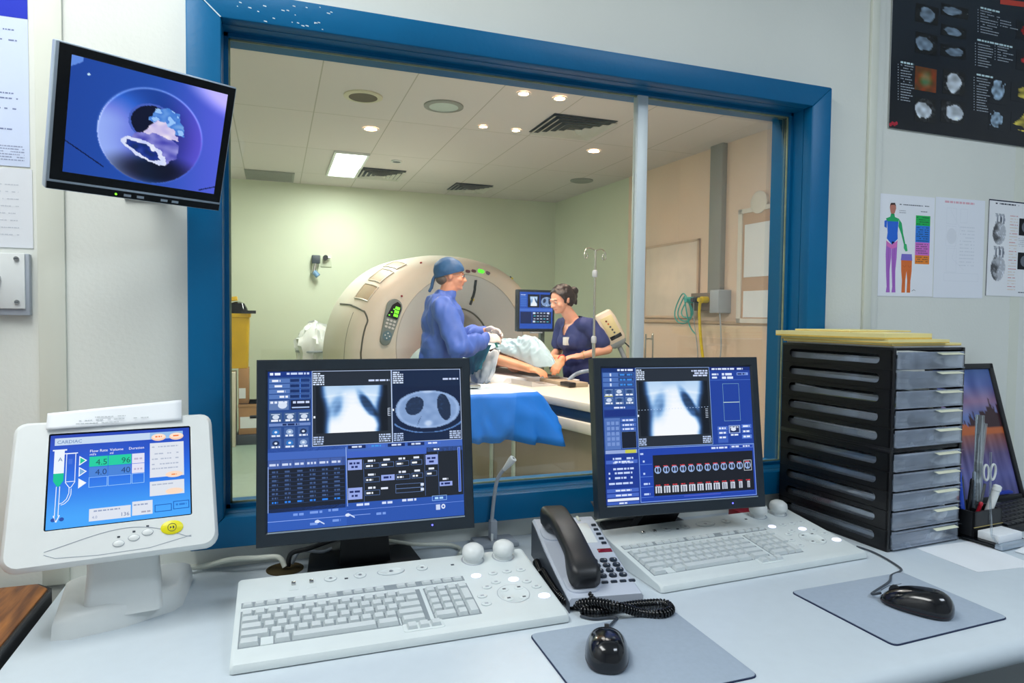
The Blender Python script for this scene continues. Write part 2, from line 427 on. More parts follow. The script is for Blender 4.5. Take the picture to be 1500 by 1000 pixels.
# scan room shell
RWA, RWB = atZ(819, 295, 2.7), atZ(1137, 185, 2.7)
SY0, SY1 = .12, 6.22
dx = (RWB.x-RWA.x)/(RWB.y-RWA.y)
def rwx(y): return RWA.x+dx*(y-RWA.y)
o = G().box((-1.0, SY0, -.06), (4.2, SY1, 0), m_s_floor).build('floor.001'); o['kind'] = 'structure'
o = G().box((-1.0, SY0, 2.7), (4.2, SY1, 2.76), m_s_ceil).build('ceiling.001'); o['kind'] = 'structure'
slab('wall_far', (-1.0, SY1, 0), (4.2, SY1+.1, 2.7), m_s_back)
slab('wall_far_left', (-1.1, SY0, 0), (-1.0, SY1+.1, 2.7), m_s_back)
g = G()
YJ = 4.55
for (ya, yb, m) in ((SY1, YJ, m_s_back), (YJ, SY0, m_s_right)):
    vs = [(rwx(ya), ya, 0), (rwx(yb), yb, 0), (rwx(yb), yb, 2.7), (rwx(ya), ya, 2.7)]
    vs += [(p[0]+.12, p[1], p[2]) for p in vs]
    g.add(vs, [(0, 1, 2, 3), (7, 6, 5, 4), (0, 4, 5, 1), (1, 5, 6, 2), (2, 6, 7, 3), (3, 7, 4, 0)], m)
o = g.build('wall_far_right', smooth=0, fix=True); o['kind'] = 'structure'
RWT = math.atan2(dx, 1)               # the wall leans this far off the y axis
def on_rw(u, v):                      # point of the right scan wall under pixel
    d = ray(u, v); t = (rwx(CAM.y)-CAM.x)/(d.x-dx*d.y); return CAM+d*t

# ------------------------------------------------------------------ desk
DZ = .755
g = G()
R_ = .02; prof = [(-.001, DZ-.04), (-.725, DZ-.04)]
for i in range(9):
    a = math.radians(-90-180*i/8); prof.append((-.725+R_*math.cos(a), DZ-.02+R_*math.sin(a)))
prof.append((-.001, DZ))
DX0, DX1 = -.372, 3.25
g.loft([[(x, p[0], p[1]) for p in prof] for x in (DX0, DX1)], m_desk)
desk = thing('desk', 'long white grey laminate desk under the observation window', 'desk', (0, 0, 0))
GX, GYY = .018, -.052                 # cable hole: a dark recessed cup let into the top
g.build('desk_top', desk)
m_hole = mat('grommet_brown', (70, 58, 26), .6)
g = G(); g.lathe([(.036, DZ), (.0365, DZ+.0012), (.032, DZ+.0014), (.031, DZ+.0004), (.0001, DZ+.0004)], m_hole, 24, Matrix.Translation((GX, GYY, 0))); g.build('cable_grommet', desk)
for x in (-.33, 1.4, 3.2):
    G().box((x, -.66, 0), (x+.03, -.02, DZ-.04), m_wall_side, .002).build('leg', desk)
wd = thing('side_table', 'oak brown wooden table top left of the white desk', 'table', (0, 0, 0))
g = G(); g.prism([(-.95, -.9), (-.40, -.9), (-.386, -.88), (-.386, -.06), (-.41, -.03), (-.95, -.03)], .738, .772, m_wood, bev=.003); g.build('table_top', wd)
g = G(); g.prism([(-.95, -.9), (-.396, -.9), (-.3815, -.88), (-.3815, -.055), (-.41, -.025), (-.95, -.025)], .742, .769, m_black); g.build('edge_band', wd)
for x, y in ((-.93, -.86), (-.44, -.86), (-.93, -.1), (-.44, -.1)): G().box((x, y, 0), (x+.04, y+.04, .742), m_black).build('leg', wd)

# ------------------------------------------------------------------ camera, render look, light
cd = bpy.data.cameras.new('camera'); cam = bpy.data.objects.new('camera', cd); COL.objects.link(cam); SC.camera = cam
cd.sensor_width = 36; cd.lens = FPX*36/1500; cd.clip_start = .02; cd.clip_end = 60
mw = Matrix((RIGHT, UP, -FWD)).transposed().to_4x4(); mw.translation = CAM; cam.matrix_world = mw
SC.view_settings.view_transform = 'Standard'; SC.view_settings.look = 'None'; SC.view_settings.gamma = 1; SC.view_settings.use_curve_mapping = False
SC.view_settings.exposure = 0
SC.render.engine = 'CYCLES'
SC.cycles.use_denoising = True
SC.cycles.max_bounces = 8; SC.cycles.transparent_max_bounces = 24; SC.cycles.sample_clamp_indirect = 8
w = bpy.data.worlds.new('world'); SC.world = w; w.use_nodes = True
w.node_tree.nodes['Background'].inputs[0].default_value = (.5, .55, .6, 1); w.node_tree.nodes['Background'].inputs[1].default_value = .05

m_lamp = mat('lamp_diffuser', (255, 255, 252), .5, emit=3)
def ceiling_panel(name, x, y, sx, sy, power, col, label, z=2.7, m=m_lamp):
    t = thing(name, label, 'ceiling light', (x, y, z), group='rectangular ceiling light panels')
    g = G()
    for a, b in (((-sx/2-.02, -sy/2-.02, -.02), (-sx/2, sy/2+.02, 0)), ((sx/2, -sy/2-.02, -.02), (sx/2+.02, sy/2+.02, 0)), ((-sx/2, -sy/2-.02, -.02), (sx/2, -sy/2, 0)), ((-sx/2, sy/2, -.02), (sx/2, sy/2+.02, 0))): g.box(a, b, m_white)
    g.build('frame', t)
    G().box((-sx/2, -sy/2, -.012), (sx/2, sy/2, -.004), m).build('diffuser', t)
    l = bpy.data.lights.new(name+'_lamp', 'AREA'); l.shape = 'RECTANGLE'; l.size = sx; l.size_y = sy; l.energy = power; l.color = col
    o = bpy.data.objects.new('lamp', l); COL.objects.link(o); o.parent = t; o.location = (0, 0, -.03)
    return t
ceiling_panel('ceiling_light', -.55, -.80, .6, 1.2, 23, (.97, 1, .99), 'fluorescent ceiling panel above the left half of the desk')
ceiling_panel('ceiling_light', 1.7, -1.78, 1.2, .6, 23, (.72, .85, 1), 'fluorescent ceiling panel behind the right half of the desk')
# ------------------------------------------------------------------ pictures shown on screens
def ramp(t, st):
    t = max(0, min(1, t))*(len(st)-1); i = min(int(t), len(st)-2); q = t-i
    return [st[i][k]*(1-q)+st[i+1][k]*q for k in range(3)]
XR = [(16, 24, 36), (58, 96, 150), (140, 182, 228), (206, 228, 250), (246, 250, 255)]
def sm(a, b, x):
    t = max(0, min(1, (x-a)/(b-a))); return t*t*(3-2*t)
def blobf(u, v, cx, cy, rx, ry, ang=0, soft=.5):
    c, s_ = math.cos(ang), math.sin(ang); x = (u-cx); y = (v-cy); a = (x*c+y*s_)/rx; b_ = (-x*s_+y*c)/ry
    return 1-sm(1-soft, 1+soft, math.sqrt(a*a+b_*b_))
def chest(u, v):
    half = .44-.16*sm(.5, -.1, abs(v-.5)*0+v)*0
    w = .47-.07*v+.02*math.cos(v*6)
    body = 1-sm(w-.14, w+.01, abs(u-.5))
    t = .28+.46*body+.3*sm(.35, 1, v)*body
    t += .22*blobf(u, v, .5, .5, .1, .6, 0, .9)
    t -= .30*blobf(u, v, .27, .45, .085, .25, .22, .5)
    t -= .12*blobf(u, v, .30, .55, .06, .15, .2, .6)
    t -= .62*blobf(u, v, .72, .45, .075, .33, -.38, .4)
    t += .30*blobf(u, v, .78, .80, .17, .13, 0, .35)+.12*blobf(u, v, .62, .6, .11, .17, -.5, .5)
    t -= .35*(1-sm(.0, .22, v))*(1-body*.8) + .18*blobf(u, v, .5, 0, .12, .12, 0, .8)
    t += .10*math.exp(-((v-.16-.5*abs(u-.5)*.35)/.02)**2)*(abs(u-.5) > .08)
    for k in range(6):
        t += .035*math.exp(-((v-.22-.09*k-.25*(abs(u-.5)-.2)**2*3)/.016)**2)*body
    return ramp(t*body+.0*(1-body), XR)
def ctslice(u, v):
    x, y = u-.5, v-.5
    r = math.sqrt((x/.47)**2+(abs(y/.40))**2.2)
    if r > 1.02:
        t = .10
        if .0 < r-1.25 < .06 and y > .2: t = .35
        c = [18, 34, 66] if t < .2 else [90, 130, 190]
        return c
    t = .60+.07*mnoise.noise((u*9, v*9, 0))
    t += .12*sm(.86, .95, r)*(1-sm(.96, 1.0, r))
    if blobf(u, v, .30, .42, .13, .20, .25, .12) > .5+.18*mnoise.noise((u*16, v*16, 2)): t = .17+.10*max(0, mnoise.noise((u*28, v*28, 1)))
    if blobf(u, v, .74, .46, .10, .29, -.12, .12) > .5: t = .15+.3*max(0, mnoise.noise((u*22, v*22, 4)))*sm(.8, .62, u)
    t += .22*blobf(u, v, .50, .80, .06, .06, 0, .5)
    t += .14*blobf(u, v, .5, .12, .07, .04, 0, .5)
    if blobf(u, v, .36, .75, .005, .12, 0.3, .3) > .4: t -= .25
    return ramp(t, [(14, 22, 36), (44, 66, 104), (112, 142, 190), (158, 186, 228), (236, 244, 255)])
def viewport_marks(a, x0, y0, x1, y1, s=1.0, rnd=random.Random(5)):
    for k in range(6): a.words(x0+.006, y0+.008+.014*k, (.055 if k else .035)*s, .009, (214, 228, 250), rnd=rnd, dens=1)
    for k in range(4): a.words(x0+.006, y1-.062+.014*k, .05*s, .009, (180, 200, 236), rnd=rnd, dens=1)
    for k in range(4): a.words(x1-.07*s, y1-.062+.014*k, .062*s, .009, (190, 208, 240), rnd=rnd, dens=1)
DK, PB, NB, LB = (36, 44, 56), (52, 92, 178), (24, 52, 122), (146, 176, 236)
def left_screen(W, H):
    a = Art(W, H); R = random.Random(21)
    a.rect(0, 0, 1, 1, (46, 90, 182)); a.k = 1
    # slider and icon column
    a.rect(0, 0, .21, .49, (40, 74, 140)); a.rect(.0, 0, .21, .035, (22, 48, 130))
    a.k = 2
    a.words(.01, .008, .05, .016, (230, 240, 255), rnd=R, dens=1); a.words(.09, .008, .11, .013, (200, 216, 250), rnd=R, dens=1)
    for k in range(4):
        y = .045+.034*k; a.rect(.006, y, .205, y+.028, (84, 120, 186)); a.rect(.105, y+.002, .203, y+.026, (30, 62, 120))
        a.k = 3; a.rect(.108, y+.005, .15, y+.022, (20, 46, 100)); a.rect(.158, y+.004, .2, y+.023, (24, 54, 116)); a.rect(.154, y, .158, y+.028, (70, 120, 210)); a.words(.02+.012*k, y+.008, .04, .013, (236, 242, 255), rnd=R, dens=1); a.k = 2
    a.rect(.006, .185, .10, .245, (96, 124, 176)); a.rect(.11, .185, .205, .245, (18, 30, 60)); a.k = 3
    a.ell(.07, .215, .022, .022, (214, 226, 246)); a.words(.012, .19, .08, .014, (228, 236, 255), rnd=R, dens=1); a.words(.12, .192, .08, .014, (200, 214, 246), rnd=R, dens=1); a.rect(.115, .228, .2, .236, (176, 200, 240)); a.k = 2
    for i in range(3):
        x = .008+.068*i; a.rect(x, .262, x+.06, .322, (62, 92, 140)); a.k = 3; a.rect(x+.008, .27, x+.05, .276, (190, 206, 230)); a.ell(x+.03, .29, .016, .014, (208, 220, 238)); a.words(x+.008, .306, .045, .012, (236, 242, 255), rnd=R, dens=1); a.k = 2
    a.rect(.006, .33, .205, .348, (112, 140, 200)); a.k = 3; a.words(.07, .333, .08, .012, (20, 40, 90), rnd=R, dens=1); a.k = 2
    for j in range(2):
        for i in range(3):
            x = .038+.066*i; y = .385+.07*j; a.rect(x-.026, y-.028, x+.026, y+.032, (66, 98, 160)); a.k = 3
            a.ell(x, y, .017, .017, ((44, 120, 200), (150, 176, 214), (30, 50, 90))[(i+2*j) % 3]); a.ell(x, y, .007, .007, (220, 232, 250), 4); a.words(x-.02, y+.018, .04, .011, (226, 236, 255), rnd=R, dens=1); a.k = 2
    # two image viewports
    a.k = 1; a.rect(.213, 0, .618, .485, DK); a.rect(.622, 0, 1, .485, (20, 38, 70)); a.k = 2
    a.image(.232, .10, .598, .405, 66, 60, chest); a.image(.632, .115, .998, .43, 84, 66, ctslice)
    a.k = 3
    a.frame(.213, 0, .62, .487, .0009, (196, 216, 250)); a.frame(.62, 0, .999, .487, .0009, (196, 216, 250))
    viewport_marks(a, .213, .005, .62, .487); viewport_marks(a, .622, .005, 1, .487)
    a.words(.50, .062, .11, .012, (200, 214, 246), rnd=R, dens=1); a.words(.90, .062, .09, .012, (200, 214, 246), rnd=R, dens=1)
    for k in range(5): a.rect(.598, .255+.012*k, .612, .258+.012*k, (220, 234, 255))
    a.rect(.598, .255, .6, .305, (220, 234, 255)); a.rect(.22, .292, .229, .306, (236, 244, 255)); a.rect(.624, .262, .631, .276, (236, 244, 255))
    # tabs
    a.k = 2
    a.rect(0, .49, 1, .56, (66, 104, 190)); a.rect(0, .49, .38, .512, (36, 66, 140))
    a.k = 3
    for i, x in enumerate((.39, .49, .595, .70, .79)):
        a.rect(x, .492, x+.09, .513, (20, 40, 96) if i in (0, 2, 3) else (70, 108, 200)); a.words(x+.02, .496, .05, .011, (214, 226, 252) if i != 1 else (60, 150, 230), 4, rnd=R, dens=1)
    # dose table
    a.k = 2
    a.rect(0, .56, .375, .615, (58, 84, 152)); a.rect(.0, .615, .375, .885, (24, 32, 48)); a.k = 3
    for i in range(6):
        x = .008+.06*i; a.rect(x-.004, .565, x+.05, .612, (70, 98, 168)); a.words(x, .583, .043, .014, (204, 216, 244), 4, rnd=R, dens=1)
    for k in range(8):
        y = .625+.027*k; a.rect(.004, y+.019, .37, y+.0205, (58, 84, 140))
        for i in range(6): a.words(.02+.06*i, y+.004, .028, .011, (44, 130, 236) if k == 7 else (66, 92, 140), rnd=R, dens=1)
    a.line([(.002, .6), (.002, .885)], .0012, (160, 190, 250))
    # scan form
    a.k = 2; a.rect(.385, .53, .998, .86, (30, 36, 46)); a.k = 3
    a.rect(.385, .53, .80, .572, (62, 98, 196)); a.line([(.38, .50), (.385, .88)], .001, (170, 196, 250))
    for (x, y, w, h) in ((.388, .585, .072, .066), (.388, .765, .072, .075), (.795, .58, .066, .066), (.868, .765, .07, .03)):
        a.rect(x, y, x+w, y+h, (150, 168, 232)); a.words(x+.008, y+h*.25, w-.02, .013, (26, 40, 100), 4, rnd=R, dens=1)
        if h > .05: a.words(x+.018, y+h*.6, w-.04, .013, (26, 40, 100), 4, rnd=R, dens=1)
    for (x, y, w) in ((.475, .625, .075), (.555, .623, .07), (.635, .622, .07), (.715, .62, .06), (.475, .715, .075), (.635, .71, .075), (.718, .708, .06), (.795, .70, .06), (.475, .80, .075)):
        a.frame(x, y-.012, x+w, y+.022, .0006, (96, 128, 190)); a.words(x+.015, y-.034, w*.5, .013, (226, 234, 250), rnd=R, dens=1); a.words(x+.006, y, w*.45, .012, (240, 246, 255), rnd=R, dens=1)
    a.rect(.558, .695, .628, .732, (150, 168, 232)); a.words(.57, .705, .04, .014, (26, 40, 100), 4, rnd=R, dens=1); a.words(.556, .775, .04, .013, (226, 234, 250), rnd=R, dens=1)
    a.frame(.632, .762, .775, .82, .0006, (110, 140, 196)); a.rect(.632, .79, .775, .793, (110, 140, 196)); a.rect(.765, .765, .782, .783, (214, 226, 246), 4); a.rect(.765, .797, .782, .815, (214, 226, 246), 4)
    a.line([(.468, .59), (.47, .86)], .0006, (84, 116, 180)); a.line([(.788, .575), (.79, .85)], .0006, (84, 116, 180)); a.line([(.862, .56), (.864, .85)], .0006, (84, 116, 180))
    a.rect(.972, .54, .985, .84, (60, 96, 200)); a.frame(.972, .54, .986, .84, .0007, (150, 180, 250), 4); a.words(.84, .54, .03, .011, (226, 234, 250), rnd=R, dens=1); a.words(.885, .742, .03, .012, (226, 234, 250), rnd=R, dens=1)
    # bottom bars
    a.k = 2; a.rect(0, .862, 1, 1, (42, 84, 174)); a.rect(0, .888, .38, 1, (48, 92, 184), 3); a.k = 4
    for x, y, w in ((.43, .868, .07), (.56, .868, .055), (.665, .862, .075), (.12, .898, .05), (.20, .893, .06), (.29, .888, .05), (.20, .965, .04), (.31, .955, .04), (.53, .935, .05)): a.words(x, y, w, .015, (210, 224, 255) if y < .88 else (120, 156, 232), rnd=R, dens=1)
    a.rect(0, .938, .5, .941, (150, 180, 250)); a.rect(.38, .905, 1, .907, (130, 164, 246))
    a.frame(.825, .855, .905, .888, .0008, (150, 196, 255)); a.words(.84, .865, .05, .014, (170, 214, 255), rnd=R, dens=1)
    for x, y in ((.235, .95), (.385, .925)): a.ell(x, y+.01, .012, .01, (220, 232, 255)); a.line([(x, y), (x+.035, y+.028)], .0022, (200, 216, 250))
    a.rect(.845, .915, .868, .95, (200, 214, 246)); a.ell(.885, .93, .011, .016, (220, 230, 250)); a.ell(.885, .93, .005, .007, (44, 84, 190), 5)
    return a
def right_screen(W, H):
    a = Art(W, H); R = random.Random(4)
    a.rect(0, 0, 1, 1, (34, 70, 152)); a.k = 1
    a.rect(0, 0, .212, .63, (40, 74, 146)); a.rect(0, 0, .212, .03, (16, 34, 90)); a.k = 2
    a.words(.10, .008, .10, .014, (220, 232, 255), rnd=R, dens=1)
    for k in range(3):
        y = .035+.037*k; a.rect(.006, y, .206, y+.03, (78, 116, 186)); a.rect(.105, y+.002, .204, y+.028, (22, 44, 92)); a.k = 3; a.words(.115, y+.009, .035, .013, (60, 140, 230), rnd=R, dens=1); a.words(.16, y+.009, .035, .013, (60, 140, 230), rnd=R, dens=1); a.rect(.05, y+.004, .06, y+.026, (210, 224, 250)); a.k = 2
    for j in range(2):
        for i in range(3):
            x = .010+.066*i; y = .155+.062*j; a.rect(x, y, x+.06, y+.055, (70, 102, 156)); a.k = 3; a.ell(x+.03, y+.02, .017, .014, (196, 212, 238) if (i+j) % 2 else (40, 70, 120)); a.words(x+.008, y+.038, .044, .011, (236, 242, 255), rnd=R, dens=1); a.rect(x+.004, y+.003, x+.056, y+.006, (140, 168, 214)); a.k = 2
    a.rect(.012, .205, .066, .211, (206, 206, 60)); a.rect(.006, .285, .206, .305, (44, 80, 160)); a.words(.07, .288, .07, .012, (220, 232, 255), 3, rnd=R, dens=1)
    a.rect(.006, .31, .206, .36, (22, 48, 128))
    a.rect(.006, .37, .105, .60, (84, 118, 186)); a.rect(.01, .385, .10, .48, (50, 84, 160)); a.rect(.11, .47, .206, .595, (22, 30, 46)); a.k = 3
    for j in range(5):
        for i in range(3): a.rect(.02+.028*i, .395+.038*j, .04+.028*i, .42+.038*j, (118, 148, 210))
    a.frame(.11, .47, .206, .595, .0006, (110, 150, 230))
    for y in (.375, .41, .44): a.rect(.11, y, .206, y+.024, (70, 106, 190)); a.words(.12, y+.007, .07, .012, (216, 228, 255), 4, rnd=R, dens=1)
    a.k = 2; a.rect(.006, .605, .206, .63, (150, 170, 220)); a.rect(.13, .605, .2, .63, (196, 200, 80), 3)
    a.rect(0, .635, .212, 1, (26, 56, 146)); a.k = 3
    for y in (.66, .69, .735, .765, .80, .84): a.words(.05 if y < .74 else .02, y, .13 if y < .74 else .15, .014, (196, 214, 252), rnd=R)
    for y in (.678, .885, .92): a.rect(.006, y, .206, y+.026, (70, 104, 196)); a.words(.06, y+.007, .1, .012, (220, 232, 255), 4, rnd=R, dens=1)
    a.rect(.008, .955, .206, .974, (228, 236, 250)); a.rect(.006, .98, .206, 1, (60, 96, 190)); a.words(.08, .984, .05, .011, (220, 232, 255), 4, rnd=R, dens=1)
    # x-ray viewport
    a.k = 1; a.rect(.216, 0, .712, .592, DK); a.k = 2; a.image(.235, .105, .695, .512, 70, 64, chest); a.k = 3
    a.frame(.216, 0, .713, .593, .0009, (150, 184, 240)); viewport_marks(a, .216, .005, .712, .59, .95)
    a.words(.59, .022, .11, .012, (200, 214, 246), rnd=R, dens=1); a.words(.61, .04, .09, .012, (200, 214, 246), rnd=R, dens=1); a.words(.60, .058, .1, .012, (200, 214, 246), rnd=R, dens=1)
    for k in range(24): a.rect(.225+.02*k, .316-.0005*k, .233+.02*k, .319-.0005*k, (190, 214, 250))
    for k in range(6): a.rect(.672, .32+.013*k, .69, .323+.013*k, (220, 234, 255))
    a.rect(.219, .352, .228, .366, (236, 244, 255))
    # right panel
    a.k = 1; a.rect(.716, 0, 1, .592, (30, 64, 156)); a.k = 2
    a.rect(.716, 0, 1, .028, (20, 44, 118)); a.words(.73, .009, .22, .013, (220, 232, 255), 3, rnd=R)
    a.words(.73, .05, .045, .014, (220, 232, 255), rnd=R, dens=1); a.words(.73, .075, .035, .014, (220, 232, 255), rnd=R, dens=1); a.words(.80, .048, .07, .018, (220, 232, 255), rnd=R, dens=1); a.words(.80, .075, .08, .018, (220, 232, 255), rnd=R, dens=1); a.rect(.905, .045, .985, .066, (130, 160, 230)); a.words(.91, .05, .06, .012, (20, 40, 100), 3, rnd=R, dens=1)
    a.frame(.80, .13, .915, .42, .0008, (120, 166, 190)); a.rect(.80, .273, .915, .278, (200, 224, 214)); a.rect(.716, .10, 1, .103, (80, 120, 210))
    for (x, y, w, h, c) in ((.75, .46, .07, .03, (80, 116, 206)), (.75, .495, .07, .028, (60, 96, 186)), (.75, .53, .07, .055, (60, 96, 186)), (.828, .455, .08, .06, (150, 176, 230)), (.918, .45, .07, .03, (80, 116, 206)), (.918, .49, .07, .028, (60, 96, 186)), (.918, .53, .07, .03, (90, 128, 214))):
        a.rect(x, y, x+w, y+h, c); a.words(x+.01, y+.008, w-.024, .013, (228, 238, 255), 3, rnd=R, dens=1)
    a.rect(.835, .46, .9, .51, (34, 48, 96), 3); a.ell(.86, .485, .018, .013, (220, 230, 250), 4); a.words(.84, .522, .055, .012, (228, 238, 255), 3, rnd=R, dens=1)
    # filmstrip
    a.k = 1; a.rect(.216, .60, 1, 1, (30, 66, 170)); a.k = 2; a.frame(.216, .60, .998, .995, .001, (150, 184, 246))
    a.words(.70, .615, .11, .014, (214, 226, 252), rnd=R, dens=1); a.frame(.83, .606, .99, .63, .0007, (130, 164, 230)); a.words(.84, .612, .14, .012, (214, 226, 252), rnd=R)
    a.rect(.305, .655, .985, .955, (24, 28, 38))
    for k, y in enumerate((.69, .78, .855, .93)): a.words(.24, y, .04 if k > 1 else .012, .014, (190, 210, 250), 3, rnd=R, dens=1); a.rect(.222, y+.028, .30, y+.031, (96, 136, 220))
    a.words(.225, .635, .02, .013, (190, 210, 250), 3, rnd=R, dens=1)
    for i in range(12):
        x = .335+.0555*i; a.k = 3
        a.ell(x, .765, .022, .028, (150, 176, 222)); a.ell(x-.008, .765, .006, .016, (24, 32, 52), 4); a.ell(x+.009, .765, .006, .018, (24, 32, 52), 4); a.words(x-.018, .733, .03, .008, (216, 60, 70), 4, rnd=R, dens=1)
        w = .021 if i < 8 else .021-.003*(i-7)
        a.rect(x-w, .885, x+w, .935, (206, 214, 228)); a.rect(x-w*.55, .89, x-w*.2, .935, (50, 60, 80), 4); a.rect(x+w*.2, .893, x+w*.5, .935, (70, 80, 100), 4); a.words(x-.018, .873, .03, .008, (216, 60, 70), 4, rnd=R, dens=1)
    a.frame(.335+.0555*11-.027, .725, .335+.0555*11+.027, .805, .0008, (236, 242, 255), 5)
    a.rect(.50, .965, .75, .972, (80, 90, 200), 3); a.rect(.31, .962, .98, .963, (90, 130, 220), 3)
    return a
def inside(x, y, P):
    r = False
    for i in range(len(P)):
        (x0, y0), (x1, y1) = P[i], P[i-1]
        if (y0 > y) != (y1 > y) and x < (x1-x0)*(y-y0)/(y1-y0)+x0: r = not r
    return r
def bore_view(u, v):
    B = lambda t: ramp(t, [(6, 14, 52), (20, 52, 132), (46, 98, 204), (112, 130, 226), (160, 186, 250)])
    d = math.hypot((u-.52)/.34, (v-.55)/.43)
    t = .34+.10*u; c = B(t)
    pur = sm(.45, 1, u)*(1-sm(.0, 1, v)*.2)
    c = [c[0]+46*pur, c[1]+8*pur, c[2]+34*pur]
    if d < 1:
        s = .22+.62*sm(1, .2, (u-.18)/.5)*sm(.1, .5, v)+.10*sm(.5, 1, d)
        c = B(s); k = sm(.5, .9, u); c = [c[0]+64*k, c[1]+16*k, c[2]+56*k]
        low = blobf(u, v, .55, .86, .26, .13, 0, .6); c = [q*(1-.75*low) for q in c]
    rim = math.exp(-((d-1.0)/.02)**2)*(.25+.75*sm(.7, .2, v)); c = [q+70*rim for q in c]
    d2 = math.hypot((u-.51)/.135, (v-.42)/.15)
    if d2 < 1: c = [10, 16, 44] if u < .6 else [60, 50, 120]
    elif d2 < 1.12: c = [70, 96, 190]
    top = blobf(u, v, 1.0, .0, .3, .16, .5, .5); c = [c[0]+110*top, c[1]+90*top, c[2]+60*top]
    # crumpled paper and cloth in the bore
    n = mnoise.noise((u*18, v*18, 3))
    n2 = .02*mnoise.noise((u*22, v*22, 6)); x, y = u+n2, v+.02*mnoise.noise((u*22, v*22, 11))
    if inside(x, y, ((.49, .40), (.52, .30), (.60, .26), (.68, .30), (.72, .42), (.73, .50), (.62, .46))): c = [70+90*max(0, n), 128+70*n, 214+30*n] if n > -.12 else [150, 196, 250]
    if inside(x, y, ((.44, .54), (.52, .41), (.60, .39), (.66, .46), (.70, .54), (.58, .56))): c = [206+50*n, 196+50*n, 234+10*n]
    if inside(x, y, ((.34, .61), (.42, .53), (.58, .52), (.70, .58), (.69, .72), (.63, .79), (.52, .70))): c = [112+70*n, 112+70*n, 198+40*n]
    if inside(x, y, ((.32, .64), (.36, .58), (.50, .60), (.60, .68), (.64, .79), (.56, .80), (.40, .72))): c = [214+30*n, 222+24*n, 250]
    if inside(x, y, ((.355, .645), (.375, .615), (.49, .63), (.57, .70), (.585, .765), (.53, .76), (.42, .70))): c = [20+60*max(0, n), 44+60*max(0, n), 130+60*n]
    if abs((v-.72)-.75*(u-.0)) < .006 and u < .24: c = [8, 16, 60]
    if abs((v-.97)+.5*(u-.9)) < .006 and u > .88: c = [8, 16, 60]
    if math.hypot(u-.105, (v-.13)*.8) < .008: c = [200, 235, 255]
    if u < .07 and v < .10-u*.9: c = [96, 140, 226]
    return c
def wall_screen(W, H):
    a = Art(W, H); a.image(0, 0, 1, 1, 170, 140, bore_view); return a
